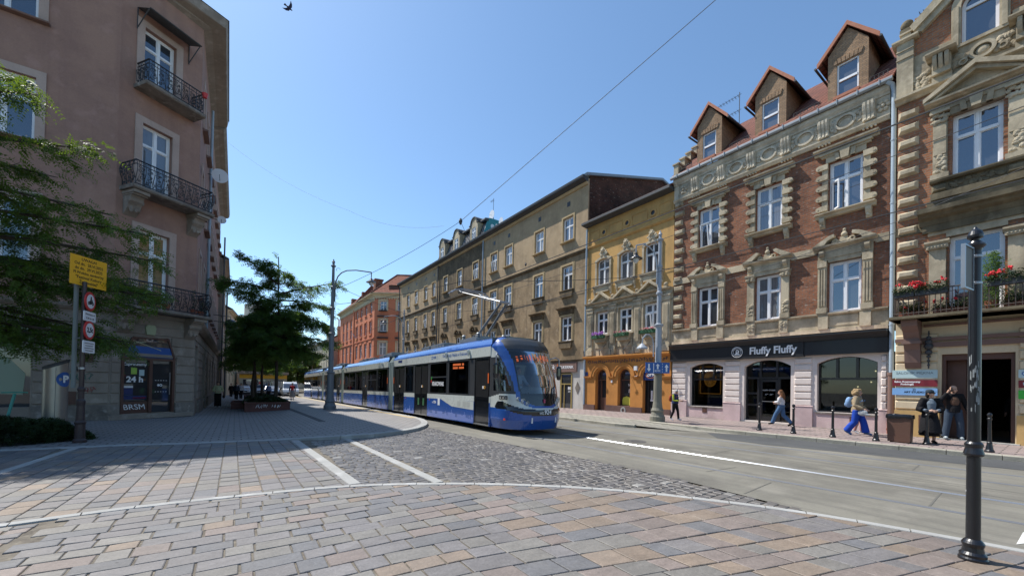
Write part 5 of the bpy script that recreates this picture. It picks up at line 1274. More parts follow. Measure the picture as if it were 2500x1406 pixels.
# ------------------------------------------------------------------ orange corner house
def orange_corner():
    z0 = gh(80)-.2; b = thing('orange_corner_house', 'orange-red corner house with red tiled roofs and cream window surrounds', 'house', (20.3, 72.4, z0))
    F = FRR; C = Fr((20.3, 72.4, 0), (.817, -.577, 0)); U0, U1 = -101, -72.4
    near = (-74.75, -78.1, -81.6, -84.9); far = (-90.0, -93.7, -97.2)
    ops = []; arch = []
    for u in near:
        ops += [(u-.8, u+.8, 14.4, 16.5, .78 if u != -74.75 else 0), (u-.85, u+.85, 10.6, 13.0), (u-.85, u+.85, 6.3, 9.0)]
    for u in far: ops += [(u-.9, u+.9, 10.8, 15.2, .8), (u-.9, u+.9, 5.5, 9.2)]
    m = MB(F); wall(m, U0, U1, z0-1, 16.9, ops, .3); m.box(-87.4, -86.9, z0, 16.8, 0, .22)
    cw = [(.95, 2.2, 14.7, 16.4), (.95, 2.25, 10.9, 13.0), (.95, 2.25, 6.6, 8.95), (4.1, 5.4, 14.7, 16.4), (4.2, 5.5, 10.9, 13.2), (4.2, 5.5, 6.6, 8.9)]
    m.fr = C; wall(m, 0, 7, z0-1, 17.1, cw, .25); m.fr = F; m.quad((U0, z0, 0), (U0, z0, -14), (U0, 16.9, -14), (U0, 16.9, 0)); m.build('wall', orange_red, b)
    m = MB(F); cornice(m, U0-.3, U1+.2, 17.2, .5, .8); m.box(U0, U1, 16.7, 17.25, 0, .1)
    m.fr = C; cornice(m, -.2, 7, 17.3, .5, .8); m.box(0, 7, 16.95, 17.3, 0, .12)
    m.fr = F
    for k in range(64): u = U0+.2+k*.45; m.box(u-.1, u+.1, 16.4, 16.75, 0, .16)
    m.fr = C
    for k in range(15): m.box(.25+k*.47, .45+k*.47, 16.75, 17.0, 0, .18)
    for a, c, v0, v1 in cw:
        m.box(a-.28, a, v0-.1, v1+.2, 0, .08); m.box(c, c+.28, v0-.1, v1+.2, 0, .08); m.box(a-.28, c+.28, v1, v1+.3, 0, .08)
    m.build('cornice_and_trim', cream_trim, b)
    m = MB(F)
    for u in near: m.box(u-.85, u+.85, 13.0, 13.3, 0, .1); m.box(u-.85, u+.85, 9.0, 9.35, 0, .1); m.box(u-1.0, u-.85, 10.5, 13, 0, .06); m.box(u+.85, u+1.0, 10.5, 13, 0, .06); m.box(u-.8, u+.8, 10.3, 10.6, 0, .16); m.box(u-.8, u+.8, 14.2, 14.4, 0, .16)
    for u in far: m.box(u-.9, u+.9, 12.9, 13.1, -.2, -.05); m.box(u-.8, u+.8, 10.5, 10.8, 0, .16)
    m.box(U0, U1, 9.6, 9.8, 0, .12); m.box(U0, -87.4, 5.0, 5.2, 0, .12); m.build('sill', orange_red, b)
    m = MB(F); m.fr = C
    for a, c, v in ((.6, 2.6, 13.5), (.6, 2.6, 9.6), (3.9, 5.8, 13.6), (3.9, 5.8, 9.6), (.9, 2.3, 10.6), (.9, 2.3, 14.5)): m.cut(); m.extr(a, c, [(v, 0), (v+.05, .4), (v+.15, .45), (v+.3, 0)])
    m.build('window_hood', darkmetal, b)
    for u in near:
        window(b, F, u, 14.4, 1.6, 2.1, g_sky, dep=.3, rise=.78 if u != -74.75 else 0, t=.1); window(b, F, u, 10.6, 1.7, 2.4, g_curt, dep=.3, t=.12); window(b, F, u, 6.3, 1.7, 2.7, g_lace, dep=.3, t=.12)
    for u in far: window(b, F, u, 10.8, 1.8, 4.4, g_curt, dep=.3, rise=.8, t=.12); window(b, F, u, 5.5, 1.8, 3.7, g_curt, dep=.3, t=.12)
    for i, (a, c, v0, v1) in enumerate(cw): window(b, C, (a+c)/2, v0, c-a, v1-v0, (g_sky, g_sky, g_lace, g_sky, g_dark, g_dark)[i], dep=.25, t=.09)
    m = MB(); e = 17.75
    P = lambda u, w, z: tuple(F.p(u, z, w)); Q = lambda u, w, z: tuple(C.p(u, z, w))
    a0, a1 = P(U0-.4, .8, e), P(U1+.1, .8, e); c0, c1 = Q(-.1, .85, e), Q(8, .85, e)
    r0, r1 = P(-99, -5, 23), P(-89, -5, 23.2); k0 = P(-74.2, -4.6, 22.3)
    m.quad(a0, P(-87.2, .8, e), P(-87.2, -2.2, 20), r1, r0); m.quad(P(-87.2, .8, e), P(-87.2, -2.2, 20), r1, P(-85.6, -6, 20)); m.quad(P(-88.5, .5, 18), P(-83.5, .5, 18), P(-86, -3.2, 22.4)); m.quad(P(-83.5, .5, 18), P(-83.5, -6, 18), P(-86, -3.2, 22.4)); m.quad(P(-88.5, .5, 18), P(-86, -3.2, 22.4), P(-88.5, -6, 18))
    m.quad(P(-87.2, .8, e), a1, k0, P(-85, -4, 20.5)); m.quad(a1, c1, Q(8, -4, 22.2), k0)
    m.quad(a0, r0, P(U0, -12, 17.7)); m.quad(r0, r1, P(-85, -12, 18), P(U0, -12, 17.7)); m.quad(k0, Q(8, -4, 22.2), Q(8, -9, 18), P(-80, -12, 18)); m.build('roof', tile_red, b)
    m = MB(); m.tube([a1, k0], .14, 6); m.tube([k0, Q(8, -4, 22.25)], .14, 6); m.tube([P(-83.5, .5, 18), P(-86, -3.2, 22.45)], .12, 6); m.build('roof_ridge', tile, b)
    m = MB(F); m.box(-80.2, -78.6, 17.8, 22.0, -3.2, -1.8); m.box(-80.35, -78.45, 21.8, 22.1, -3.35, -1.65); m.cut(); m.box(-95, -94, 17.8, 20.6, -2.0, -1.0); m.cut(); m.box(-84.3, -83.6, 17.8, 20.2, -1.4, -.6); m.build('chimney', brick_red, b)
    m = MB(); m.fr = C; m.box(2.3, 3.9, 18.7, 19.5, -1.6, -.7); m.add([(2.0, 19.4, -.4), (4.3, 19.4, -.4), (4.3, 19.9, -2.4), (2.0, 19.9, -2.4)], [(0, 1, 2, 3)]); m.build('roof_dormer', brown_frame, b)
    m = MB(F); m.tube([(U0+.1, z0, .3), (U0+.1, 16.4, .3), (U0-.2, 16.9, .7)], .14, 8); m.build('downpipe', orange_red, b)
orange_corner()
# a blue and yellow flag on it
m = MB(FRR); m.tube([(-82.6, 9.9, .1), (-82.6, 11.5, 1.5)], .03, 5); fl = m.build('flag', steel)
m = MB(FRR); m.quad((-82.6, 10.6, .75), (-82.6, 11.4, 1.4), (-81.9, 11.1, 1.5), (-82.0, 10.3, .8)); m.build('flag_blue_cloth', lblue_s, fl); m = MB(FRR); m.quad((-82.6, 9.9, .7), (-82.6, 10.6, .75), (-82.0, 10.3, .8), (-81.9, 9.7, .8)); m.build('flag_yellow_cloth', yellow_s, fl)
tag(fl, 'small blue and yellow flag hanging from the orange corner house', 'flag')

# ------------------------------------------------------------------ houses far down the street
def plain_house(name, lab, fr, U0, U1, z0, z1, cols, rows, wmat, rmat, ww=1.1, wh=1.7, dep=10, ridge=3, group='houses far down the street', gm=None):
    b = thing(name, lab, 'house', tuple(fr.p((U0+U1)/2, z0, 0)), group); ops = [(u-ww/2, u+ww/2, z, z+wh) for u in cols for z in rows]
    m = MB(fr); wall(m, U0, U1, z0, z1, ops, .2); m.build('wall', wmat, b)
    shell(b, fr, U0, U1, z0, z1, dep, gm or wmat, z1+ridge, rmat, .5)
    m = MB(fr); cornice(m, U0, U1, z1-.3, .3, .45)
    for z in rows:
        if z > rows[0]: m.box(U0, U1, z-1.0, z-.85, 0, .1)
    m.build('cornice', wmat, b)
    k = 0
    for z in rows:
        for u in cols: window(b, fr, u, z, ww, wh, (g_sky, g_curt, g_dark)[k % 3]); k += 1
    return b
G = gh(99)
b = plain_house('pale_house', 'pale cream house far down the right side, its brown gable end facing us', Fr((19.3, 0, 0), (0, -1, 0)), -142, -104, G-.3, 12.2, [-108-3.4*i for i in range(10)], (1.2, 5.0, 8.6), pale_wall, zinc, gm=brown_wall)
m = MB(Fr((19.3, 0, 0), (0, -1, 0))); m.box(-112, -110.6, 12, 16.2, -3.6, -2.4); m.cut(); m.box(-126, -124.8, 12, 16.6, -3.6, -2.4); m.build('chimney', brown_wall, b)
plain_house('cream_house', 'cream house closing the view beyond the pale house', Fr((16.5, 0, 0), (0, -1, 0)), -190, -146, G-.3, 12, [-150-4*i for i in range(9)], (1.2, 5.0, 8.6), concrete_w, zinc)
Lf = Fr((-1.35, 0, 0), (0, 1, 0))
b = plain_house('grey_house', 'narrow grey-brown house beyond the pink corner building', Lf, 51.2, 66, gh(60)-.3, 14.3, (53.3, 57.4, 61.5), (1.0, 5.2, 9.2), brown_wall, zinc, ww=1.3, wh=2.0, group=None)
m = MB(Lf); m.tube([(66.0, gh(62), .15), (66.0, 13.5, .15)], .1, 8); m.cut(); m.tube([(51.0, gh(51), .1), (51.0, 16.5, .1)], .07, 8); m.build('downpipe', darkmetal, b)
B3 = Fr((-1.0, 67, 0), (4.6, 43, 0))
plain_house('ochre_street_house', 'low ochre house where the left side of the street bends', B3, 0, 44, gh(62)-.3, 11.3, [2.5+3.6*i for i in range(11)], (1.2, 6.2), cream_trim, zinc, wh=2.0)
t = thing('office_block', 'flat-roofed concrete block rising over the trees at the end of the street', 'building', (0, 118, G))
m = MB(); m.box(-9, 6, 120, 132, G-.3, 17.4); m.box(-9.3, 6.3, 119.7, 132.3, 17.4, 17.8); m.box(1.5, 7, 124, 134, 17.8, 21.5); m.build('wall', concrete_w, t)
m = MB(Fr((0, 119.98, 0), (1, 0, 0)))
for z in (4, 7.2, 10.4, 13.6):
    for k in range(7): m.box(-8.5+k*2.05, -6.9+k*2.05, z, z+1.6, 0, .03)
m.build('window_band', g_sky, t)
# kiosk under the far trees
t = thing('street_kiosk', 'low lit kiosk under the trees far down the street', 'kiosk', (4.2, 76, gh(62))); g = gh(62)
m = MB(); m.box(0.5, 7.0, 75, 78, g, g+3.2); m.build('wall', pale_wall, t); m = MB(); m.box(.3, 7.2, 74.4, 78.2, g+3.2, g+3.6); m.build('roof', brown_wall, t); m = MB(); m.box(.5, 7.0, 74.9, 74.98, g+2.5, g+3.1); m.build('fascia', yellow_s, t); m = MB(); m.box(1, 6.6, 74.92, 74.98, g+.8, g+2.3); m.build('glazing', g_sky, t)

# house added out of view to the left, giving the shop windows something to reflect
plain_house('square_side_house', 'plain ochre house across the square, beyond the left edge of the view', Fr((-27, 0, 0), (0, 1, 0)), -34, 14, -.3, 11, [-32+3.4*i for i in range(14)], (1.2, 4.8, 8.2), stucco_cream, tile, group=None)

# ------------------------------------------------------------------ pink corner building on the left
def pink_building():
    b = thing('pink_corner_building', 'tall rose-pink corner building with wrought iron balconies on its chamfered corner', 'building', (-4.15, 22.3, 0))
    LFc = Fr((0, 22.3, 0), (1, 0, 0)); C = Fr((-4.15, 22.3, 0), (2.5, 1.75, 0)); S = Fr((-1.65, 0, 0), (0, 1, 0)); CL = 3.05
    m = MB(LFc); rows = ((5.8, 2.4), (10.4, 2.36), (14.95, 2.3)); lw = (-7.15, -10.6, -14)
    wall(m, -18, -4.15, 4.4, 18.6, [(u-.8, u+.8, z, z+h) for u in lw for z, h in rows], .22)
    m.fr = C; ops = [(.8, 1.9, 4.6, 7.95), (.8, 1.9, 9.5, 12.5), (.78, 1.95, 13.95, 16.6)]
    wall(m, 0, CL, 4.4, 18.6, ops, .25)
    m.fr = S; sc = [25.9+2.9*i for i in range(9)]
    wall(m, 24.05, 51, 4.4, 18.6, [(u-.55, u+.55, z, z+2.2) for u in sc for z in (5.8, 10.1, 14.3)], .2)
    m.build('wall', pink_plaster, b)
    m = MB(LFc); wall(m, -18, -4.15, -.3, 4.4, [(-8.2, -6.25, .45, 3.5), (-13, -9.5, .45, 3.5)], .3)
    m.fr = C; wall(m, 0, CL, -.3, 4.4, [(.34, 2.27, .12, 2.5)], .35); 
    m.fr = S; so = [(23.95+.3, 26.4, .7, 3.3), (29.6, 31.8, .3, 3.2), (33, 35.2, .1, 3.1), (37, 39, .7, 3.1), (41, 43, .7, 3.1), (45, 47, .7, 3.1)]
    wall(m, 24.05, 51, -.6, 4.4, so, .3); m.build('stone_wall', grey_rustic, b)
    # arch-shaped head of the entrance, as a raised panel of glass under the keystone
    m = MB(LFc)
    for k in range(9):
        v = .55+k*.42
        if v+.4 < 4.3:
            for a, c in (((-6.2, -4.17),) if v < 3.5 else ((-18, -4.17),)): block(m, a, c, v+.015, v+.405, 0, .04, .018)
    m.fr = C
    for k in range(9):
        v = .55+k*.42
        if v+.4 < 4.3:
            if v < 2.3: prs = ((.02, .3), (2.31, CL-.02))
            elif v < 3.3: prs = ((.02, .5), (2.1, CL-.02))
            else: prs = ((.02, CL-.02),)
            for a, c in prs: block(m, a, c, v+.015, v+.405, 0, .04, .018)
    m.fr = S
    us = [24.05]+[x for o in so for x in o[:2]]+[51]
    for k in range(9):
        v = .55+k*.42
        if v+.4 < 4.3:
            for a, c in (zip(us[::2], us[1::2]) if v < 3.2 else ((24.05, 51),)): 
                if c-a > .12: block(m, a+.01, c-.01, v+.015, v+.405, 0, .04, .018)
    m.build('rusticated_course', grey_rustic, b)
    m = MB(LFc); m.box(-6.2, -4.1, -.3, .52, 0, .08); m.fr = C; m.cut(); m.box(-.03, .3, -.3, .52, 0, .08); m.cut(); m.box(2.3, CL+.03, -.3, .52, 0, .08); m.fr = S; m.box(24.0, 24.2, -.4, .5, 0, .08); m.box(26.4, 29.6, -.5, .5, 0, .1); m.box(31.8, 33, -.5, .5, 0, .1); m.box(35.2, 51, -.6, .4, 0, .1); m.build('base', grey_plinth, b)
    m = MB(LFc); m.extr(-18, -4.1, [(4.25, 0), (4.25, .1), (4.35, .22), (4.45, .25), (4.5, 0)]); m.fr = C; m.extr(-.05, CL+.05, [(4.25, 0), (4.25, .1), (4.35, .2), (4.4, .2), (4.42, 0)]); m.fr = S; m.extr(24, 51, [(4.0, 0), (4.0, .1), (4.15, .3), (4.3, .38), (4.4, 0)]); m.build('string_course', grey_rustic, b)
    # stucco frames round the windows
    m = MB(LFc)
    for u in lw:
        for z, h in rows: m.box(u-1.05, u-.8, z, z+h+.28, 0, .05); m.box(u+.8, u+1.05, z, z+h+.28, 0, .05); m.box(u-.8, u+.8, z+h, z+h+.28, 0, .05)
    m.fr = C
    for a, c, z, t in ops: m.box(a-.26, a, z, t+.26, 0, .05); m.box(c, c+.26, z, t+.26, 0, .05); m.box(a, c, t, t+.26, 0, .05)
    m.fr = S
    for u in sc:
        for z in (5.8, 10.1, 14.3): m.box(u-.75, u-.55, z, z+2.4, 0, .05); m.box(u+.55, u+.75, z, z+2.4, 0, .05); m.box(u-.55, u+.55, z+2.2, z+2.4, 0, .05)
    m.build('window_surround', pink_trim, b)
    m = MB(LFc)
    for u in lw:
        for z, h in rows: m.cut(); m.extr(u-1.1, u+1.1, [(z-.1, 0), (z-.08, .2), (z-.03, .22), (z, 0)])
    m.fr = S
    for u in sc:
        for z in (5.8, 10.1, 14.3): m.cut(); m.extr(u-.7, u+.7, [(z-.12, 0), (z-.1, .22), (z-.03, .24), (z, 0)])
    m.build('window_sill', brownpipe, b)
    for u in lw:
        for z, h in rows: window(b, LFc, u, z, 1.6, h, g_sky, dep=.2, t=.09)
    for (a, c, z, t), g, ln in zip(ops, (g_amber, g_curt, g_sky), (False, 1, False)): window(b, C, (a+c)/2, z, c-a, t-z, g, dep=.25, tr=.72, name='balcony_door', lean=ln, t=.09)
    for u in sc:
        for z in (5.8, 10.1, 14.3): window(b, S, u, z, 1.1, 2.2, g_curt, dep=.2)
    # shop entrance
    m = MB(C); A = [(.34, 2.5), (.34, 2.5), (.5, 3.0), (.66, 3.32), (1.95, 3.42), (2.12, 3.0), (2.27, 2.5)]
    m.prism([(.34, 2.5), (2.27, 2.5), (2.1, 3.05), (1.98, 3.42), (.66, 3.34), (.5, 3.0)], .005, .03); fl = m.build('fanlight', g_dark, b)
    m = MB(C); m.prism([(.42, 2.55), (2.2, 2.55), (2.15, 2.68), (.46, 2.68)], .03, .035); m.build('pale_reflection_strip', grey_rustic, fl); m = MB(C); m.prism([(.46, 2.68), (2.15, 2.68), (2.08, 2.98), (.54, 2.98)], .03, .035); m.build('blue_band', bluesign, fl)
    m = MB(C); m.tube([(.7, 3.2, .04), (1.7, 2.85, .04)], .015, 4); m.tube([(.5, 3.05, .04), (1.15, 3.18, .04)], .012, 4); m.build('tube_light', base('dim_tube', (.6, .6, .4), .5), fl)
    m = MB(C); t = .1
    m.box(.34, .44, .12, 2.5, -.15, .04); m.box(2.17, 2.27, .12, 2.5, -.15, .04); m.box(.44, 2.17, 2.4, 2.5, -.15, .04); m.box(1.3, 1.42, .12, 2.4, -.15, .03); m.box(.44, 1.3, .12, .62, -.14, -.04)
    m.prism([(.34, 2.5), (.42, 2.5), (.72, 3.32), (.66, 3.34)], .03, .07); m.prism([(2.27, 2.5), (2.19, 2.5), (1.92, 3.4), (1.98, 3.42)][::-1], .03, .07); m.box(.7, 1.95, 3.31, 3.37, .03, .07)
    m.build('entrance_frame', brown_frame, b)
    m = MB(C); m.box(.44, 1.3, .62, 2.4, -.12, -.09); w_ = m.build('shop_window', g_dark, b); m = MB(C); m.box(1.42, 2.17, .14, 2.4, -.13, -.1); dr = m.build('shop_door', g_dark, b)
    m = MB(C); m.tube([(2.1, .9, -.02), (2.1, 1.9, -.02)], .02, 6); m.build('door_handle', steel, dr)
    text('lettering', 'Zapraszamy', white_ink, C, .85, 2.2, -.088, .17, w_, .003, bold=.003); text('lettering', '24 h', white_ink, C, .86, 1.55, -.088, .33, w_, .003, bold=.012)
    for (x0, x1, y0, y1, mt) in ((.72, .92, 1.78, 2.05, base('lime_notice', (.35, .55, .08), .6)), (1.0, 1.18, 1.72, 1.98, aqua_s), (.5, .8, 1.2, 1.28, white_s), (.5, .8, .93, 1.18, navy), (.48, 1.28, .72, .86, navy), (.8, 1.28, .74, .80, red_s)):
        m = MB(C); m.box(x0, x1, y0, y1, -.089, -.086); m.build('notice', mt, w_)
    text('graffiti', 'BRSM', white_ink, C, .86, .38, -.035, .32, b, .002, sx=1.0, shear=-.2)
    m = MB(C); m.ring(1.8, 1.32, -.098, .03, .06, 10, .002); m.prism([(1.7, 1.25), (1.76, 1.32), (1.7, 1.39), (1.66, 1.32)], -.098, -.095)
    for k in range(5): m.box(1.58+k*.1, 1.63+k*.1, 1.02, 1.04, -.098, -.095); m.box(1.58+k*.1, 1.63+k*.1, 1.52, 1.54, -.098, -.095)
    m.build('door_sticker', white_ink, dr)
    m = MB(C); m.box(-.05, 2.9, -.1, .08, -.15, .3); m.build('doorstep', grey_rustic, b)
    m = MB(C); m.prism([(1.12, 3.5), (1.42, 3.5), (1.46, 3.8), (1.4, 3.92), (1.14, 3.92), (1.08, 3.8)], .04, .13); m.build('keystone', base('pale_keystone', (.38, .42, .26), .8), b)
    # graffiti on the left wall
    rd = random.Random(4)
    for (cx, cy, mt, n, s_) in ((-5.0, 1.62, base('green_spray', (.08, .16, .13), .8), 9, .3), (-4.75, 1.12, base('red_spray', (.32, .08, .07), .8), 7, .22), (-5.6, 1.75, base('dark_spray', (.06, .05, .05), .8), 6, .2), (-5.0, 1.95, MATS['dark_spray'], 6, .16), (-5.75, 1.2, base('violet_spray', (.2, .15, .24), .8), 5, .2)):
        m = MB(LFc); x = cx-n*s_*.14
        for k in range(n):
            p = [(x+rd.uniform(-.06, .1), cy+rd.uniform(-s_, s_)*.6, .046) for _ in range(5)]; m.tube(p, .011, 4); x += s_*.28
        m.build('graffiti', mt, b)
    m = MB(LFc); m.box(-4.86, -4.62, 2.22, 2.5, .04, .06); m.box(-5.35, -5.05, .55, 1.05, .08, .1); m.build('wall_hatch', brown_frame, b)
    for (a, c) in ((-8.2, -6.25), (-13, -9.5)): m = MB(LFc); m.box(a, c, .45, 3.5, -.3, -.27); m.build('shop_window', g_dark, b)
    m = MB(LFc); m.prism([(-7.9, 1.0), (-6.5, .9), (-6.45, 1.7), (-6.9, 2.3), (-7.9, 2.4)], -.27, -.26); m.build('window_poster', base('sage_poster', (.30, .36, .26), .7), b)  # flat pale panel set in the opening to stand for a far plaster wall
    for a, c, v0, v1 in so: m = MB(S); m.box(a, c, v0, v1, -.3, -.25); m.build('shop_window', g_dark, b)
    # eaves, hood, corbels
    m = MB()
    def eave_line(off, z): 
        n1 = C.z; n2 = S.z; a = Vector((-18, 22.3-off*.35, z)); k = LFc.z
        p1 = Vector((-4.15, 22.3, z))+Vector((-.25*off, -off*.55, 0)); p2 = Vector((-1.65, 24.05, z))+Vector((off*1.12, -.42*off, 0)); p3 = Vector((-1.65+off, 33, z)); return [a, p1, p2, p3]
    A0, A1, A2, A3 = eave_line(0, 18.45), eave_line(.28, 18.6), eave_line(.78, 18.75), eave_line(.85, 19.15)
    for X, Y in ((A0, A1), (A1, A2), (A2, A3)):
        for i in range(3): m.quad(tuple(X[i]), tuple(X[i+1]), tuple(Y[i+1]), tuple(Y[i]))
    m.fr = S; m.extr(33, 51, [(18.3, 0), (18.45, .28), (18.55, .6), (18.7, .72), (18.95, .74), (18.95, 0)]); m.fr = None; m.quad(tuple(A3[3]), tuple(A0[3]), (-1.65, 33, 19.15)); m.build('eaves', grey_rustic, b)
    m = MB(); R0 = [(-18, 21.9, 19.16), tuple(A3[1]+Vector((0, -.05, .02))), tuple(A3[2]+Vector((.04, 0, .02))), tuple(A3[3]+Vector((.04, 0, .02)))]; R1 = [(-18, 28, 22), (-6, 28, 22), (-6, 28, 22), (-6, 33, 22)]
    for i in range(3): m.quad(R0[i], R0[i+1], R1[i+1], R1[i])
    m.quad((-.9, 33, 18.97), (-.9, 51, 18.97), (-6, 51, 21.5), (-6, 33, 21.5)); m.quad((-.9, 33, 18.97), (-6, 33, 21.5), (-6, 33, 18.97)); m.quad((-18, 22.3, 18.6), (-18, 51, 18.6), (-6, 51, 21.5), (-6, 28, 22), (-18, 28, 22)); m.quad((-1.65, 51, -1), (-18, 51, -1), (-18, 51, 18.9), (-6, 51, 21.5), (-1.65, 51, 18.9)); m.quad((-18, 22.3, -1), (-18, 51, -1), (-18, 51, 18.9), (-18, 22.3, 18.9)); m.build('roof', darkmetal, b)
    m = MB(C); m.add([(.5, 17.2, .02), (2.45, 17.2, .02), (2.5, 16.95, .85), (.55, 16.95, .85), (.5, 17.17, .02), (2.45, 17.17, .02), (2.5, 16.92, .85), (.55, 16.92, .85)], [(0, 1, 2, 3), (7, 6, 5, 4), (2, 6, 7, 3)])
    for u in (.55, 1.5, 2.45): m.tube([(u, 17.22, .02), (u, 16.93, .84)], .02, 4)
    for u in (.52, 2.45): m.tube([(u, 16.35, .02), (u, 16.93, .8), ], .022, 4); m.tube([(u, 16.3, .02), (u, 17.2, .02)], .022, 4)
    m.tube([(.52, 16.94, .85), (2.48, 16.94, .85)], .03, 4); m.build('door_hood', darkmetal, b)
    dk = base('hood_sheet', (.10, .07, .06), .6)
    # balconies
    for (u0, u1, z, H, D) in ((.05, 3.15, 4.42, 1.12, .9), (.15, 3.15, 9.3, 1.1, .9), (.5, 2.68, 13.75, 1.02, .85)):
        m = MB(C); m.extr(u0-.05, u1+.05, [(z, 0), (z, D), (z+.05, D+.05), (z+.14, D+.05), (z+.16, 0)]); sl_ = m.build('balcony_slab', grey_plinth, b)
        m = MB(C); zt = z+.16+H*.9; rd = random.Random(int(z*10))
        def bow(t): return .12*math.sin(math.pi*min(1, max(0, 1.15-t)))**2 if z < 12 else 0
        def run(p, q, nx, nz):
            L = math.dist(p, q); k = max(2, round(L/.30))
            for (h, r_) in ((zt, .03), (zt-.16, .016), (z+.2, .02)):
                m.tube([(p[0], h, p[1]), (q[0], h, q[1])], r_, 5)
            for i in range(k+1):
                x = p[0]+(q[0]-p[0])*i/k; y = p[1]+(q[1]-p[1])*i/k; P = []
                for s in range(7): t = s/6; P.append((x+nx*bow(t), z+.2+(zt-z-.2)*t, y+nz*bow(t)))
                m.tube(P, .014, 4)
            dx, dy = (q[0]-p[0])/L, (q[1]-p[1])/L
            for i in range(k):      # scrolls between the uprights
                cx = p[0]+(q[0]-p[0])*(i+.5)/k; cy = p[1]+(q[1]-p[1])*(i+.5)/k; w_ = L/k/2
                for (v, rr, tn) in ((.16, .06, -1), (.28, .09, 1), (.55, .08, -1), (.42, .055, 1), (.70, .065, -1), (.62, .05, 1)):
                    P = []; o_ = bow(v/1.0)
                    for s in range(15):
                        a = tn*s*.55+i*1.3; r_ = rr*(1-s/17); P.append((cx+dx*(r_*math.cos(a)+(.05 if tn > 0 else -.05))+nx*o_, z+.2+v*(zt-z-.2)+r_*math.sin(a), cy+dy*(r_*math.cos(a)+(.05 if tn > 0 else -.05))+nz*o_))
                    m.tube(P, .0135, 4)
                m.tube([(cx-dx*w_+nx*bow(.3), z+.22, cy-dy*w_+nz*bow(.3)), (cx+nx*.1, z+.2+.5*(zt-z), cy+nz*.1), (cx+dx*w_+nx*bow(.3), z+.22, cy+dy*w_+nz*bow(.3))], .009, 4)
                cz = zt-.08; m.tube([(cx+dx*.055*math.cos(a), cz+.055*math.sin(a), cy+dy*.055*math.cos(a)) for a in [j*math.pi/4 for j in range(9)]], .008, 4)
        run((u0+.05, D-.02), (u1-.05, D-.02), 0, 1); run((u0+.05, .02), (u0+.05, D-.02), -1, 0); run((u1-.05, .02), (u1-.05, D-.02), 1, 0)
        m.build('balcony_railing', blackiron, b)
        if z < 12:
            m = MB(C)
            for u in (u0+.3, u1-.35):
                m.cut()
                m.extr(u-.22, u+.22, [(z, 0), (z, .75), (z-.12, .78), (z-.2, .6), (z-.3, .52), (z-.42, .5), (z-.55, .36), (z-.7, .3), (z-.85, .12), (z-.95, 0)])
                m.box(u-.27, u+.27, z-.14, z-.02, 0, .84); m.box(u-.24, u+.24, z-.2, z-.14, 0, .72); carving(m, u-.2, u+.2, z-.75, z-.3, .3, 12, .06, 3)
                m.lathe([(.001, -.24), (.12, -.24), (.12, .24), (.001, .24)], (u, z-.4, .42), 12, 0) if 0 else m.ball((u-.22, z-.4, .42), .11, 10, (.4, 1, 1)); m.ball((u+.22, z-.4, .42), .11, 10, (.4, 1, 1)); m.ball((u+.22, z-.72, .2), .08, 10, (.4, 1, 1))
            m.build('corbel', grey_rustic, b)
    # plants and pots standing on the lowest balcony
    m = MB(S); m.tube([(30.5, 4.3, .12), (30.5, 18.2, .12)], .07, 8); m.build('downpipe', downpipe_m, b)
    text('wall_number', '22', black_ink, S, 24.9, 12.0, .01, .45, b, .003)
    return b, C, S
PB, CHF, STF = pink_building()
for k, (u, s_) in enumerate(((.75, .16), (1.15, .14), (1.5, .17), (2.6, .15), (2.9, .13))):
    t = thing('potted_plant', ['clay pot with a dark plant at the left of the lowest balcony', 'small clay pot second from the left on the lowest balcony', 'clay pot with a bushy plant in the middle of the lowest balcony', 'clay pot with a tall spiky plant on the lowest balcony', 'clay pot at the right corner of the lowest balcony'][k], 'potted plant', tuple(CHF.p(u, 4.58, .65)), 'pots on the lowest pink balcony')
    m = MB(CHF); m.lathe([(s_*.6, 4.58), (s_, 4.58+s_*1.6), (s_*.9, 4.58+s_*1.6)], (u, 0, .65), 12, 1); m.build('pot', clay, t)
    m = MB(CHF); rd = random.Random(k)
    for i in range(160):
        a = rd.uniform(0, 6.28); r_ = rd.uniform(.02, .24 if k != 3 else .12); h = rd.uniform(0, (.5, .35, .75, .9, .4)[k]); x, y, z = u+r_*math.cos(a), 4.58+s_*1.5+h, .65+r_*math.sin(a); d = .045
        m.quad((x, y, z), (x+d*rd.uniform(-1, 1), y+d, z+d*rd.uniform(-1, 1)), (x+d*rd.uniform(-1, 1), y+d*.3, z+d*rd.uniform(-1, 1)))
    m.build('foliage', leafC, t)
t = thing('flower_pot', 'red flower pot hung on the right end of the topmost balcony', 'flower pot', tuple(CHF.p(2.7, 14.6, .8)))
m = MB(CHF); m.lathe([(.08, 14.62), (.12, 14.82), (.1, 14.82)], (2.62, 0, .95), 12, 1); m.build('pot', red_s, t)
for k, (y, z, l) in enumerate(((29.5, 13.9, 'round white satellite dish on the side of the pink building, the upper one'), (34.5, 12.9, 'grey satellite dish on the side of the pink building, the lower one'))):
    m = MB(); X = -1.05; m.lathe([((.42, .26)[k]*math.sin(a), .14*math.cos(a)) for a in (1.5, 1.2, .8, .4, .05)], (X, y, z), 20, 1); o = m.build('satellite_dish', white_s)
    m = MB(); m.tube([(X, y+.1, z), (X-.3, y+.15, z), (-1.65, y+.15, z)], .02, 5); m.tube([(X, y, z-.3), (X-.02, y-.4, z-.1)], .012, 5); m.build('dish_arm', blackiron, o); tag(o, l, 'satellite dish', 'dishes on the pink building')
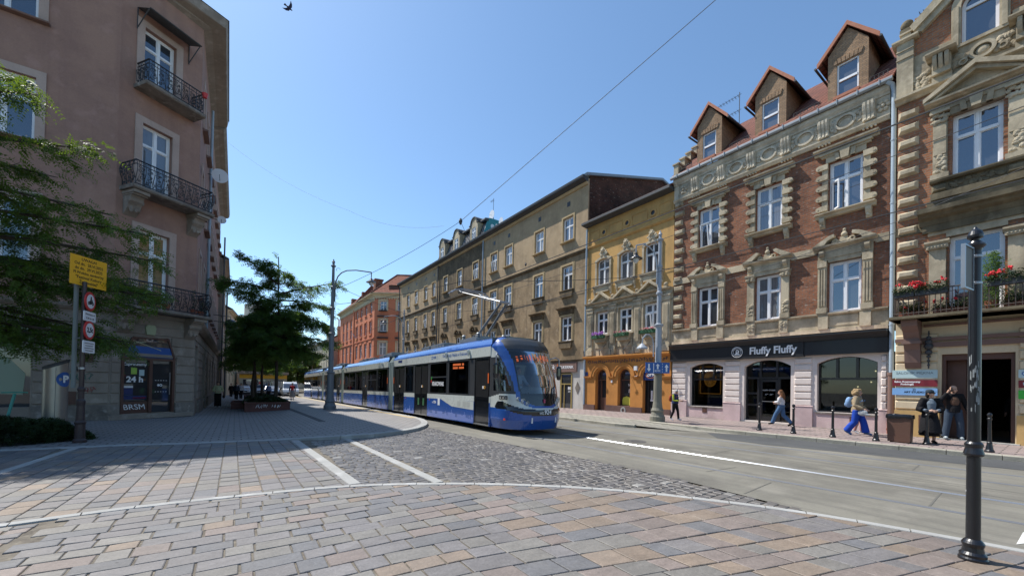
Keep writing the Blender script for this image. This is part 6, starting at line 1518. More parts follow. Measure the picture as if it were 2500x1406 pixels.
# hanging round lamps beyond the pink building
for k, (x, y, z, r_, mt, l) in enumerate(((-.45, 40, 6.2, .42, blackiron, 'black ball-shaped wall lamp at the end of the pink building'), (-.2, 42.5, 6.0, .40, base('smoked_globe', (.30, .34, .30), .2), 'pale glass globe lamp beside the black ball-shaped lamp'))):
    m = MB(); m.smooth = True; m.ball((x, y, z), r_, 16); o = m.build('wall_lamp', mt); m = MB(); m.tube([(x, y, z+r_), (x, y, z+r_+.2), (-1.65, y, z+r_+.25)], .03, 5); m.build('lamp_bracket', blackiron, o); tag(o, l, 'lamp')

# ------------------------------------------------------------------ trees
def leafmesh(name, pts, dirs, mat, n=8, L=.3, lw=.05, parent=None, seed=0, droop=.5):
    """pinnate leaves: pairs of small leaflets along drooping stalks"""
    rs = np.random.RandomState(seed); K = len(pts); P = np.array(pts); D = np.array(dirs)
    D = D+rs.normal(0, .45, D.shape); D[:, 2] = D[:, 2]*.5-rs.uniform(0, droop, K); D /= np.linalg.norm(D, axis=1)[:, None]
    up = np.tile([0, 0, 1.], (K, 1)); S_ = np.cross(D, up); S_ /= np.linalg.norm(S_, axis=1)[:, None]+1e-9
    roll_ = rs.uniform(-.9, .9, K)[:, None]; U_ = np.cross(S_, D); S2 = S_*np.cos(roll_)+U_*np.sin(roll_); U2 = np.cross(S2, D)
    LL = L*rs.uniform(.6, 1.25, K)[:, None]; V = []; 
    for i in range(n):
        t = (i//2+.8)/(n/2+.4); s = 1 if i % 2 else -1
        c = P+D*LL*t+np.array([0, 0, -1.])*(LL*t*t*.25); w = lw*(1.15-.5*t)*rs.uniform(.8, 1.2, K)[:, None]; l_ = w*2.2
        a = D*.35+S2*s+U2*rs.uniform(-.35, .35, K)[:, None]-np.array([0, 0, .25]); b_ = np.cross(a, U2)
        b_ /= np.linalg.norm(b_, axis=1)[:, None]+1e-9
        V += [c, c+a*l_*.5+b_*w*.5, c+a*l_, c+a*l_*.5-b_*w*.5]
    V = np.stack(V, 1).reshape(-1, 3); nf = K*n
    me = bpy.data.meshes.new(name); me.vertices.add(len(V)); me.vertices.foreach_set('co', V.ravel())
    me.loops.add(nf*4); me.loops.foreach_set('vertex_index', np.arange(nf*4)); me.polygons.add(nf); me.polygons.foreach_set('loop_start', np.arange(nf)*4); me.polygons.foreach_set('loop_total', np.full(nf, 4))
    me.materials.append(mat); me.update(); me.validate(); return link(name, me, parent)
def limb(rd, p, d, L, r_, n=7, up=.0, wob=.18):
    P = [Vector(p)]; d = Vector(d).normalized()
    for i in range(n):
        d = (d+Vector((rd.uniform(-wob, wob), rd.uniform(-wob, wob), rd.uniform(-wob, wob)*.6+up))).normalized(); P.append(P[-1]+d*L/n)
    return P, [r_*(1-.8*i/n) for i in range(n+1)]
def tree(lab, base_, trunk_h, H, limbs, seed, mat, dens=26, n=8, L=.3, lw=.05, tr=.13, name='street_tree', lean=(0, 0), group=None, cat='tree', top=True):
    """limbs: list of (height, azimuth, length, rise)"""
    rd = random.Random(seed); t = thing(name, lab, cat, base_, group); m = MB(); bx, by, bz = base_
    TP = [(bx+lean[0]*k/8+rd.uniform(-.05, .05)*(k > 0), by+lean[1]*k/8+rd.uniform(-.05, .05)*(k > 0), bz+H*k/8) for k in range(9)]
    m.tube(TP, [tr*(1.25 if k == 0 else 1-.095*k) for k in range(9)], 8); pts = []; dr = []
    def foliage(P, k0=2, sp=1):
        for i in range(k0, len(P)-1):
            a, b_ = P[i], P[i+1]; d = (b_-a); q = dens*d.length*sp
            for _ in range(int(q)+(rd.random() < q % 1)):
                s_ = rd.random(); pts.append(tuple(a+d*s_+Vector((rd.gauss(0, .07), rd.gauss(0, .07), rd.gauss(0, .10))))); ang = rd.choice((-1, 1))*rd.uniform(.4, 1.4)
                e = Vector((d.x*math.cos(ang)-d.y*math.sin(ang), d.x*math.sin(ang)+d.y*math.cos(ang), d.z)).normalized(); dr.append(tuple(e))
    for (h, az, ln, rise) in limbs:
        k = min(7.99, h/H*8); i = int(k); f_ = k-i; p = Vector(TP[i])*(1-f_)+Vector(TP[i+1])*f_
        P, r_ = limb(rd, p, (math.cos(az), math.sin(az), rise), ln, .035+.008*ln, 8, -.035, .12); m.tube(P, r_, 5); foliage(P, 2)
        for j in range(2, 8):
            for s_ in (-1, 1):
                if rd.random() < .85:
                    d = (P[min(j+1, 8)]-P[j-1]).normalized(); a = s_*rd.uniform(.6, 1.1); q = Vector((d.x*math.cos(a)-d.y*math.sin(a), d.x*math.sin(a)+d.y*math.cos(a), d.z+rd.uniform(-.35, .5)))
                    P2, r2_ = limb(rd, P[j], q, ln*rd.uniform(.2, .42)*(1.1-j*.07), .014, 5, -.09, .25); m.tube(P2, r2_, 4); foliage(P2, 0, 1.1)
    if top: foliage([Vector(p) for p in TP[5:]], 1, .6)
    m.smooth = False; m.build('trunk', bark, t); leafmesh('crown', pts, dr, mat, n, L, lw, t, seed); return t
rd = random.Random(11)
lim = []
for i in range(44):
    h = 2.9+3.3*(i/44); lim.append((h, i*2.4+rd.uniform(-.3, .3), 1.75*rd.uniform(.7, 1.3), rd.uniform(.02, .4)))
for i in range(10): lim.append((6.2+2.9*i/10, i*2.4+rd.uniform(-.4, .4), 1.5*rd.uniform(.6, 1.2)*(1-.04*i), rd.uniform(.1, .5)))
lim += [(7.6, 2.75, 3.0, .75), (7.2, 2.95, 3.4, .35), (8.0, 2.3, 1.8, .9), (7.0, -.45, 3.9, .36), (6.6, -.25, 3.4, .12), (5.8, -.3, 3.4, .02), (4.4, -.5, 3.7, .0), (6.4, 3.1, 3.0, .35), (5.2, -.4, 3.2, .1), (3.6, -.3, 3.0, .0), (5.4, 2.8, 2.8, .15), (3.4, 2.9, 2.6, .1), (4.2, 3.2, 2.6, .05)]
PG = gh(29)
tree('dark green locust tree with long feathery upper branches, rising from the nearest planter', (2.1, 29.0, PG+.3), 2.6, 9.4, lim, 5, leafB, dens=22, n=8, L=.38, lw=.062, tr=.11, group='street trees along the planters')
for k, (x, y, H, ln, sd, lab) in enumerate(((1.7, 36, 7.2, 2.5, 6, 'second locust tree along the planters, behind the nearest one'), (1.5, 43, 7.5, 2.7, 7, 'third locust tree along the planters'), (1.0, 31.8, 6.0, 1.5, 8, 'shorter locust tree on the left side of the planters'), (1.6, 52, 7.8, 3.0, 9, 'farthest locust tree along the planters'))):
    rr = random.Random(sd); lm = [(2.9+(H-3.2)*(i/30)**.9, i*2.4+rr.uniform(-.3, .3), ln*rr.uniform(.75, 1.1)*(1-.5*(i/30)**2), rr.uniform(0, .3)) for i in range(30)]
    tree(lab, (x, y, gh(y)+.3), 2.6, H, lm, sd, leafB, dens=13, n=6, L=.36, lw=.09, tr=.11, group='street trees along the planters')
# far bright trees
for k, (x, y, H, sd) in enumerate(((6.5, 84, 8.5, 21), (10.5, 92, 9.5, 22), (3.5, 96, 10.5, 23), (14.0, 104, 10, 24), (0.5, 88, 9, 25), (8.0, 112, 11, 26))):
    rr = random.Random(sd); lm = [(2.4+(H-2.9)*(i/26), i*2.4, (3.6)*rr.uniform(.7, 1.1)*(1-.55*abs(i/26-.35)), rr.uniform(0, .4)) for i in range(26)]
    tree(['round bright green tree beyond the parked cars', 'bright green tree behind the tail of the tram', 'tall green tree at the far end of the street', 'green tree in front of the pale far house', 'leafy tree at the far left of the street end', 'tallest green tree closing the street'][k], (x, y, gh(y)), 2, H, lm, sd, leafD, dens=7, n=4, L=.6, lw=.26, tr=.2, name='broadleaf_tree', group='bright trees at the end of the street')
# foreground tree at the left
rr = random.Random(31); lm = []
for i in range(34): lm.append((2.7+4.8*(i/34), i*2.4+rr.uniform(-.3, .3), 1.8*rr.uniform(.6, 1.2), rr.uniform(-.1, .5)))
lm += [(7.3, -.25, 3.0, .12), (6.2, .0, 2.8, .1), (5.6, -.05, 3.7, .12), (5.0, .15, 4.0, .14), (4.5, .3, 3.9, .1), (4.2, .1, 3.6, .02), (3.7, .35, 4.0, .12), (3.4, .6, 3.6, .05), (3.0, .3, 3.4, .05), (2.8, .15, 2.7, -.02), (3.2, .9, 3.0, .1), (4.6, .7, 3.4, .1), (2.6, .5, 2.6, .0), (8.4, -.4, 1.9, .1), (9.0, .1, 1.4, .2)]
tree('large locust tree at the left edge, its feathery branches reaching over the road signs', (-5.7, 15.3, 0), 2.6, 10.2, lm, 12, leafA, dens=19, n=12, L=.33, lw=.036, tr=.17, name='locust_tree')

def shrub(lab, cx, cy, sx, sy, h, n, seed, mat=None, z=0, cat='shrub', name='shrub', group=None, lw=.03):
    rs = np.random.RandomState(seed); a = rs.uniform(0, 6.283, n); q = np.sqrt(rs.uniform(0, 1, n)); x = cx+sx*q*np.cos(a); y = cy+sy*q*np.sin(a)
    top_ = h*np.sqrt(np.clip(1-q**2.4, .05, 1))*(.78+.22*np.sin(x*3.1+seed)*np.cos(y*2.7)); zz = z+top_*rs.uniform(0, 1, n)**.35
    pts = np.stack([x, y, zz], 1); d = np.stack([np.cos(a), np.sin(a), rs.uniform(0, 1.2, n)], 1)
    o = leafmesh(name, pts, d, mat or leafC, 6, .13, lw, None, seed, .3); return tag(o, lab, cat, group)
shrub('broad dark juniper bush around the foot of the parking machine at the left edge', -5.6, 15.0, 2.2, 1.25, .95, 15000, 3, lw=.026)
shrub('low sprig of juniper between the parking machine and the sign post', -3.55, 14.9, .45, .35, .35, 900, 4)
for t_, pts, k_ in GER:
    leafmesh('foliage', pts, [(0, 0, .3)]*len(pts), leafC if k_ != 9 else leafB, 2, .05, .03, t_, 3, .2)
# planters
PM = wallmat('planter_brown', (.15, .07, .06), (.06, .035, .03), amt=.5)
def planter(x0, x1, y0, y1, lab, h=.5, first=False):
    z = gh(y0)+islz(Vector(((x0+x1)/2, 0, 0))); t = thing('planter', lab, 'planter', ((x0+x1)/2, (y0+y1)/2, z), 'planters in the middle of the pavement')
    m = MB(); T = .12; m.box(x0, x1, y0, y0+T, z-.1, z+h); m.box(x0, x1, y1-T, y1, z-.25, z+h); m.box(x0, x0+T, y0+T, y1-T, z-.2, z+h); m.box(x1-T, x1, y0+T, y1-T, z-.2, z+h); m.box(x0-.03, x1+.03, y0-.03, y1+.03, z+h-.06, z+h-.001) if 0 else m.box(x0-.03, x1+.03, y0-.04, y0, z+h-.07, z+h+.01)
    m.build('box', PM, t); m = MB(); m.box(x0+T, x1-T, y0+T, y1-T, z, z+h-.08); m.build('soil', bark, t)
    if first:
        F = Fr((0, y0, 0), (1, 0, 0)); rd = random.Random(2); m = MB(F)
        for k in range(13):
            x = x0+.55+k*.085+(.15 if k > 6 else 0); p = [(x+rd.uniform(-.04, .05), z+.27+rd.uniform(-.1, .12), .006) for _ in range(4)]; m.tube(p, .011, 4)
        m.build('graffiti', white_ink, t)
    return t
planter(.45, 2.65, 26.3, 31, 'nearest dark brown planter with white graffiti on its front', first=True)
planter(.7, 2.4, 33.5, 38, 'second brown planter behind the graffitied one'); planter(.7, 2.4, 41, 46, 'farthest brown planter in the row'); planter(-.2, .5, 30, 33, 'small low planter left of the nearest one', .4)
shrub('dark ivy mound growing in the nearest planter', 1.6, 28.6, 1.15, 2.1, .45, 7000, 5, z=PG+.42, group='ivy in the planters'); shrub('dark ivy mound growing in the second planter', 1.55, 35.7, .9, 2.1, .5, 3000, 6, z=gh(35)+.42, group='ivy in the planters')

# ------------------------------------------------------------------ the tram
def tram():
    t = thing('tram', 'long low-floor blue and white articulated tram with raised pantograph, cab facing right', 'tram', (8.4, 30, gh(30)))
    X0, X1 = 7.2, 9.6; XC, HW = 8.4, 1.2
    T = Fr((X0, 0, 0), (0, -1, 0))          # near side; u = -y
    Gz = lambda y: gh(y)
    def drop(m): m.v = [(x, y, z+Gz(y)) for x, y, z in m.v]; return m
    YC = 11.5                                # where the cab moulding meets the first body
    cars = ((11.5, 21.7), (22.6, 33.9), (34.9, 42.7), (43.8, 56.2))
    doors = [(12.6, 11.55, 0), (18.5, 16.9, 0), (21.55, 19.95, 0), (28.2, 26.9, 1), (36.6, 35.3, 2), (41.9, 40.5, 2), (46.2, 44.9, 3), (51, 49.6, 3)]
    prof = [(2.98, 0), (3.06, -.03), (3.16, -.10), (3.26, -.22), (3.33, -.36), (3.36, -.5)]
    for ci, (ya, yb) in enumerate(cars):
        dd = sorted([(a, b) for a, b, c in doors if c == ci], key=lambda q: q[1]); seg = []; y = ya
        for a, b in dd: seg.append((y, b)); y = a
        seg.append((y, yb)); seg = [s for s in seg if s[1]-s[0] > .02]
        m = MB()
        def both(u0, u1, v0, v1, d=0):
            m.box(X0-d, X0+.05, u0, u1, v0, v1); m.box(X1-.05, X1+d, u0, u1, v0, v1)
        for a, b in seg: both(a, b, .2, 1.02)
        for s in (0, 1):
            P = [(X0-w_ if s == 0 else X1+w_, z) for z, w_ in prof]; k = len(P)
            ys = np.linspace(ya, yb, 6)
            for y0, y1 in zip(ys, ys[1:]):
                for (p, q) in zip(P, P[1:]): m.quad((p[0], y0, p[1]), (p[0], y1, p[1]), (q[0], y1, q[1]), (q[0], y0, q[1]))
        drop(m).build('body_side', tramblue, t)
        m = MB()
        for a, b in seg: both(a, b, 1.02, 1.22, .002)
        both(ya, yb, 2.64, 2.98, .004); drop(m).build('white_band', tramwhite, t)
        m = MB(); both(ya, yb, 2.58, 2.64, -.012)
        # pillars and glazing
        wins = []
        if ci == 0: wins = [(13.05, 14.7, 1.28, 2.55), (14.95, 16.6, 1.28, 2.55), (18.7, 19.75, 1.28, 2.55)]
        else:
            for a, b in seg:
                L = b-a
                if L > 1.3:
                    n = max(1, round(L/1.9)); 
                    for j in range(n): wins.append((a+.14+j*(L-.1)/n, a+(j+1)*(L-.1)/n-.04, 1.28, 2.55))
        for a, b in seg:
            y = a
            for c in sorted(w_ for w_ in wins if a-.05 <= w_[0] < b)+[(b, b)]:
                if c[0]-y > .01: both(y, c[0], 1.22, 2.58, -.012)
                if c[1] > c[0]: both(c[0], c[1], 1.22, 1.28, -.012); both(c[0], c[1], 2.55, 2.58, -.012)
                y = c[1]
        for a, b, c, d in wins:      # seats and grab poles seen through the glass
            y = a+.25
            while y < b-.2:
                for xx in (X0+.4, X1-.4): m.box(xx-.22, xx+.22, y, y+.08, .9, 1.62); m.box(xx-.22, xx+.22, y, y+.42, .82, .92)
                m.tube([(XC-.35, y+.3, .5), (XC-.35, y+.3, 2.5)], .018, 5); y += .85
        m.box(X0+.5, X1-.5, ya, yb, 3.3, 3.36); m.box(X0+.1, X1-.1, ya, yb, .3, .36)
        for s_ in (0, 1): y = ya if s_ == 0 else yb; m.quad((X0+.05, y, .25), (X1-.05, y, .25), (X1-.05, y, 3.3), (X0+.05, y, 3.3))
        drop(m).build('pillar_panel', tramgrey, t)
        for i, (a, b, c, d) in enumerate(wins):
            m = MB(); m.box(X0+.001, X0+.03, a, b, c, d); o = drop(m).build('window', g_tramc, t)
            m = MB(); e = .035
            for q in ((a, b, c-e, c), (a, b, d, d+e), (a-e, a, c-e, d+e), (b, b+e, c-e, d+e)): m.box(X0-.002, X0+.02, q[0], q[1], q[2], q[3])
            if (ci == 0 and i == 1) or (ci > 0 and i % 2): m.box(X0-.002, X0+.02, a, b, 1.93, 1.98)
            drop(m).build('window_seal', rubber if 0 else tramgrey, o)
            m = MB(); m.box(X1-.03, X1-.001, a, b, c, d); drop(m).build('window', g_tramc, t)
        for a, b in [(p, q) for p, q in dd]:
            m = MB(); m.box(X0+.03, X0+.05, b, a, .2, 2.64); o = drop(m).build('door', tramblack, t)
            m = MB(); mid = (a+b)/2
            fr_ = [(b, b+.05), (mid-.03, mid+.03), (a-.05, a)] if a-b > 1.2 else [(b, b+.05), (a-.05, a)]
            for p, q in fr_: m.box(X0+.012, X0+.03, p, q, .25, 2.6)
            m.box(X0+.012, X0+.03, b, a, 1.12, 1.16); drop(m).build('door_frame', tramgrey if 0 else tramblack, o)
            m = MB(); m.box(X0+.022, X0+.03, b+.08, mid-.05 if a-b > 1.2 else a-.08, 1.2, 2.5)
            if a-b > 1.2: m.box(X0+.022, X0+.03, mid+.05, a-.08, 1.2, 2.5)
            drop(m).build('door_glass', g_tram, o)
            m = MB(); m.box(X0+.005, X0+.02, mid-.13, mid-.05, 1.5, 1.6); drop(m).build('door_sticker', white_s, o)
            m = MB(); m.ring(0, 0, 0, .035, .055, 12, .008); m.v = [(X0+.012-z, mid-.2-x, 1.55+y) for x, y, z in m.v]; drop(m).build('door_button', base('amber_button', (.8, .4, .05), .4), o)
            m = MB(); m.box(X0-.01, X0+.05, b, a, .2, .24); drop(m).build('door_sill', steel, o)
        # skyline print along the skirt
        m = MB(); rd = random.Random(ci+3)
        for a, b in seg:
            y = a+.04
            while y < b-.08:
                w_ = rd.uniform(.12, .3); y1 = min(y+w_, b-.04); h = rd.uniform(.12, .3)*(1 if ci else .95); m.box(X0-.0025, X0, y, y1, .22, .22+h)
                if rd.random() < .5: c = (y+y1)/2; m.box(X0-.0025, X0, c-.02, c+.02, .22+h, .22+h+rd.uniform(.04, .14))
                y = y1
        drop(m).build('skyline_print', skyline_m, t)
        m = MB()
        for a, b in seg:
            if b-a > .4: m.box(X0-.008, X0, b-.3, b-.22, .93, .97)
        drop(m).build('side_reflector', red_refl, t)
        m = MB()
        for yy in (ya+.08, yb-.16): m.box(X0-.012, X0, yy, yy+.06, 1.7, 2.05)
        drop(m).build('side_light_strip', base('orange_strip', (.8, .15, .03), .4), t)
        m = MB()
        for yy in ((13.0, 14.9) if ci == 0 else (ya+1, yb-1)):
            m.ball((X0-.05, yy, 2.9), .07, 8, (1, .6, 1)); m.lathe([(.06, 0), (.02, -.2)], (X0-.05, yy, 2.9), 8)
        drop(m).build('side_camera', tramwhite, t)
        # underframe, bogies
        m = MB()
        for yy in ((14.0, 19.4) if ci == 0 else ((ya+yb)/2-1.6, (ya+yb)/2+1.6)):
            for w_ in (-.9, .9):
                for xx in (X0+.45, X1-.45): m.cut(); m.lathe([(.05, -.06), (.29, -.06), (.31, -.03), (.31, .06), (.05, .06)], (xx, yy+w_, .31), 20, 0)
            m.cut(); m.box(X0+.3, X1-.3, yy-1.2, yy+1.2, .2, .42)
        drop(m).build('bogie', rubber, t)
        # roof equipment
        m = MB(); rd = random.Random(ci)
        y = ya+1.2
        while y < yb-1.5:
            if not (ci == 0 and y < 15.4):
                L = rd.uniform(.7, 1.6); w_ = rd.uniform(.35, .7); h = rd.uniform(.12, .3); m.box(XC-w_, XC+w_, y, y+L, 3.36, 3.36+h); m.box(XC-w_*.8, XC+w_*.8, y+.1, y+L-.1, 3.36+h, 3.36+h+.04)
                for q in range(3): m.tube([(XC-w_-.12, y+q*.3, 3.38), (XC-w_-.12, y+q*.3, 3.5), (XC-w_+.1, y+q*.3, 3.52)], .02, 5)
            y += 1.9
        drop(m).build('roof_equipment', zinc, t)
    # bellows
    for (ya, yb) in ((21.7, 22.6), (33.9, 34.9), (42.7, 43.8)):
        m = MB(); n = 7
        for k in range(n):
            y0 = ya+(yb-ya)*k/n; y1 = ya+(yb-ya)*(k+1)/n; o_ = .02 if k % 2 else .07
            P = [(X0+o_, .22), (X0+o_, 2.9), (X0+o_+.2, 3.22), (X0+.5, 3.3), (X1-.5, 3.3), (X1-o_-.2, 3.22), (X1-o_, 2.9), (X1-o_, .22)]
            nn = len(P); m.add([(x, y0, z) for x, z in P]+[(x, y1, z) for x, z in P], [(i, (i+1) % nn, nn+(i+1) % nn, nn+i) for i in range(nn)]+[tuple(range(nn)), tuple(range(nn, 2*nn))])
        drop(m).build('bellows', bellows_m, t)
    # cab moulding as a grid: columns run round the nose, rows go up and over
    NA, NR = 96, 110; rows = []
    def nose(z):      # foremost y for a height
        return float(np.interp(z, [.16, .5, .82, .95, 1.3, 1.6, 2.0, 2.4, 2.8, 3.05, 3.2, 3.3, 3.36], [10.05, 9.93, 9.92, 10.0, 10.06, 10.12, 10.24, 10.4, 10.6, 10.78, 10.95, 11.15, 11.5]))
    def half(z): return float(np.interp(z, [.16, .5, 1.3, 2.6, 2.98, 3.16, 3.26, 3.36], [1.12, 1.18, 1.19, 1.19, 1.18, 1.08, .97, .72]))
    for i in range(NR+1):
        s = i/NR; z = .2+3.16*(1-(1-s)**1.15); rows.append(z)
    rows[-1] = 3.36
    G = []
    for z in rows:
        h = half(z); yn = nose(z); D = min(1.05, YC-yn); r_ = []
        for j in range(NA+1):
            a = -1+2*j/NA                                  # -1..1 round; the first and last fifths run along the sides
            if abs(a) <= .72:
                th = a/.72*math.pi/2; sn, cs = math.sin(th), math.cos(th); x = XC+h*math.copysign(abs(sn)**.88, sn); y = yn+D*(1-abs(cs)**.9)
            else: x = XC+h*(1 if a > 0 else -1); y = yn+D+(YC-yn-D)*(abs(a)-.72)/.28
            r_.append((x, y, z))
        G.append(r_)
    def nosey(dx, z): th = math.asin(min(1, (min(dx, half(z)*.999)/half(z))**(1/.88))); return nose(z)+1.05*(1-math.cos(th)**.9)
    def region(a, z, x, y):
        fx = (x-XC)/HW; yy = y; ax = abs(fx); side = ax > .93
        # blue arch sweeping from the roof down round the windscreen
        arc_out = float(np.interp(z, [.95, 1.15, 1.5, 2.0, 2.5, 2.8, 3.0, 3.2], [.80, .90, .975, 1.0, 1.0, 1.0, 1.0, 1.0])) 
        q = y-nose(z)                                      # distance back from the nose
        back = float(np.interp(z, [.92, 1.0, 1.15, 1.3, 1.7, 2.0, 2.3, 2.6, 2.8, 2.9, 3.0, 3.1], [.05, .14, .25, .31, .34, .40, .47, .56, .64, .72, .84, .98]))
        win = float(np.interp(z, [.98, 1.06, 1.2, 1.5, 2.0, 2.5, 2.8, 3.0, 3.12], [.02, .10, .2, .235, .24, .25, .27, .29, .30]))
        if z < .2: return 'blue'
        if z > 3.12: return 'roof' if (ax < .82 and y < 11.25) or z > 3.33 else 'blue'
        if z >= .98 and q < win:
            if z > 2.82: return 'roof' if z > 2.88 else 'mask'
            if z > 2.42: return 'display'
            if z > 1.38: return 'screen' if q < win-.035 else 'mask'
            return 'mask'
        if z >= .93 and q < back: return 'blue'
        # sides of the cab
        if z > 2.98 and y > 11.2: return 'blue'
        if z >= 2.60: return 'white'
        if 1.40 < z: return 'sideglass' if 1.46 < z < 2.54 and q > back+.07 and y < 11.3 else 'grey'
        wt = float(np.interp(q, [0, .5, .9, 1.4], [1.36, 1.36, 1.34, 1.24]))
        kt = float(np.interp(q, [0, .2, .45, .7, .93, 1.1, 1.25], [.86, .9, 1.0, 1.09, 1.12, 1.04, .87])); kb = float(np.interp(q, [0, .2, .43, .62, .93, 1.25], [.66, .70, .77, .83, .86, .87]))
        if z > kt: return 'white' if z < wt else 'grey'
        return 'mask' if z > kb else 'blue'
    parts = {}
    for i in range(NR):
        for j in range(NA):
            a_, b_, c_, d_ = G[i][j], G[i][j+1], G[i+1][j+1], G[i+1][j]; cx = tuple(sum(q[k] for q in (a_, b_, c_, d_))/4 for k in range(3))
            parts.setdefault(region(-1+2*(j+.5)/NA, cx[2], cx[0], cx[1]), []).append((a_, b_, c_, d_))
    mats = dict(blue=('cab_body', tramblue), roof=('cab_roof', tramblack if 0 else paint('cab_roof_charcoal', (.022, .025, .028), .4, .2)), mask=('front_mask', tramblack), display=('display_glass', g_tram), screen=('windscreen', g_wind), white=('cab_white_panel', tramwhite), grey=('cab_side_frame', tramgrey), sideglass=('cab_side_window', g_wind))
    for k, fs in parts.items():
        m = MB(); m.smooth = True; ix = {}
        for q in fs:
            idx = []
            for p in q:
                kk = tuple(round(c, 4) for c in p)
                if kk not in ix: ix[kk] = len(m.v); m.v.append(p)
                idx.append(ix[kk])
            if len(set(idx)) > 2: m.f.append(idx); m.mi.append(0); m.sm.append(True)
        m.build(mats[k][0], mats[k][1], t)
    m = MB(); m.box(X0+.5, X1-.5, 11.3, 11.6, 3.3, 3.358); m.box(X0+.25, X1-.25, 10.5, 11.5, .18, .24); m.box(X0+.2, X1-.2, 11.35, 11.45, .3, 3.2) ; m.box(X0+.25, X1-.25, 10.8, 11.4, .9, 1.0); m.build('cab_interior', tramblack, t)
    m = MB(); m.box(XC-.55, XC+.5, 10.45, 10.8, 1.0, 1.18); m.build('driver_console', tramgrey, t)
    # route display
    F = Fr((XC, 9.98, 2.62), (1, 0, 0), (0, .42, 1)); fo = Fr((XC, 10.42, 2.6), (1, 0, 0), (0, .48, 1))
    o = text('route_display', '304  DWORZEC TOW.', orange_led, fo, -.05, .02, -.02, .2, t, .002, sx=.62) if 0 else None
    m = MB(); rd = random.Random(5)
    for j, (a, b) in enumerate(((-.78, -.68), (-.64, -.54), (-.50, -.47), (-.42, -.38), (-.33, -.25), (-.2, -.16), (-.11, -.02), (.03, .07), (.12, .2), (.25, .33), (.38, .42), (.46, .52))):
        for k in range(5):
            if rd.random() < .85: m.box(a, b-.02, -.09+k*.04, -.065+k*.04, -(nosey(abs(a+.03), 2.6)-nose(2.6))*.9, .005-(nosey(abs(a+.03), 2.6)-nose(2.6))*.9)
    m.fr = fo; m.v = [tuple(fo.p(*p)) for p in m.v]; m.fr = None; m.build('route_display', orange_led, t)
    # lights
    for s in (-1, 1):
        for k, (dx, dz, r_) in enumerate(((.62, 1.07, .055), (.74, 1.14, .07), (.86, 1.2, .055))):
            x = XC+s*dx; z = dz; y = nosey(dx, z)
            m = MB(); m.smooth = True; m.ball((x, y+.01, z), r_, 12, (1, .5, 1)); o = m.build('headlight', base('headlight_glass', (.5, .52, .55), .08, spec=1) if 'headlight_glass' not in MATS else MATS['headlight_glass'], t)
            m = MB(); m.ring(0, 0, 0, r_*.95, r_*1.2, 16, .02); m.v = [(x+p[0], y-.02-p[2], z+p[1]) for p in m.v]; m.build('headlight_rim', steel, o)
    m = MB()
    for s in (-1, 1):
        for k in range(9):
            dx = .3+k*.07; x = XC+s*dx; z = .88+.004*k; y = nosey(dx, z); m.ball((x, y-.005, z), .013, 6)
    m.build('led_strip', white_s, t)
    m = MB()
    for s in (-1, 1): m.cut(); m.box(XC+s*.5-.02, XC+s*.5+.02, nosey(.5, .5)-.02, nosey(.5, .5)+.02, .42, .6)
    m.build('bumper_mark', white_s, t)
    fn = Fr((XC, 9.905, .77), (1, 0, 0), (0, .15, 1)); text('fleet_number', '924', white_ink, fn, .06, 0, .02, .2, t, .003, bold=.004, shear=.2); text('fleet_number', 'HG', white_ink, fn, -.19, -.03, .02, .12, t, .003)
    m = MB(); m.box(XC-.02, XC+.04, 9.99, 10.02, 1.08, 1.2); m.build('front_badge', base('magenta_badge', (.4, .05, .12), .4), t)
    # mirrors
    for s, L in ((-1, 'near'), (1, 'far')):
        x = XC+s*1.2; m = MB(); m.tube([(x-s*.1, 11.1, 2.62), (x+s*.1, 10.95, 2.7), (x+s*.19, 10.85, 2.62), (x+s*.19, 10.85, 2.3)], .022, 6); o = m.build('mirror_arm', steel, t)
        m = MB(); m.lathe([(.02, -.26), (.1, -.24), (.13, -.1), (.13, .18), (.09, .25), (.02, .26)], (x+s*.19, 10.85, 2.12), 12, 2, .8, .6); m.build('mirror', tramblack, o)
    # wiper, pictogram stickers, number and lettering on the side
    m = MB(); m.tube([(XC+.1, 10.03, 1.25), (XC+.3, 10.1, 1.5), (XC+.36, 10.2, 1.85)], .012, 5); m.build('wiper', rubber, t)
    for k in range(3):
        m = MB(T); m.box(-10.78+k*.19, -10.63+k*.19, 1.14, 1.28, .0, .006) if 0 else m.box(-10.9+k*.17, -10.76+k*.17, 1.17, 1.30, .0, .01); m.build('pictogram', tramblack, t)
        m = MB(T); m.disc(-10.83+k*.17, 1.26, .011, .015, 8, .002); m.box(-10.845+k*.17, -10.815+k*.17, 1.19, 1.24, .011, .013); m.build('pictogram_figure', white_ink, t)
    tz = lambda y: gh(y)
    text('lettering', 'Komunikacja Miejska w Krakowie', bluesign, T, -14.25, 2.815+tz(14), .006, .185, t, .001, sx=.86)
    text('lettering', 'KMK', bluesign, T, -16.15, 2.815+tz(16), .006, .15, t, .001, bold=.003)
    m = MB(T); m.box(-16.5, -16.36, 2.75+tz(16), 2.88+tz(16), .004, .007); m.box(-15.85, -15.84, 2.74+tz(16), 2.9+tz(16), .004, .007); m.build('logo', bluesign, t)
    m = MB(T); m.box(-16.47, -16.39, 2.78+tz(16), 2.85+tz(16), .007, .008); m.build('logo_cutout', tramwhite, t)
    text('lettering', 'KRAKOWIAK', white_ink, T, -15.78, 1.66+tz(16), .004, .25, t, .001, bold=.006, sx=.8)
    m = MB(T); m.prism([(-16.5, 1.8), (-16.42, 1.85), (-16.4, 1.98), (-16.48, 1.9)], .003, .005); m.build('ribbon', green_s, t); m = MB(T); m.prism([(-16.53, 1.68), (-16.45, 1.7), (-16.42, 1.82), (-16.5, 1.8)], .003, .005); m.build('ribbon', red_s, t)
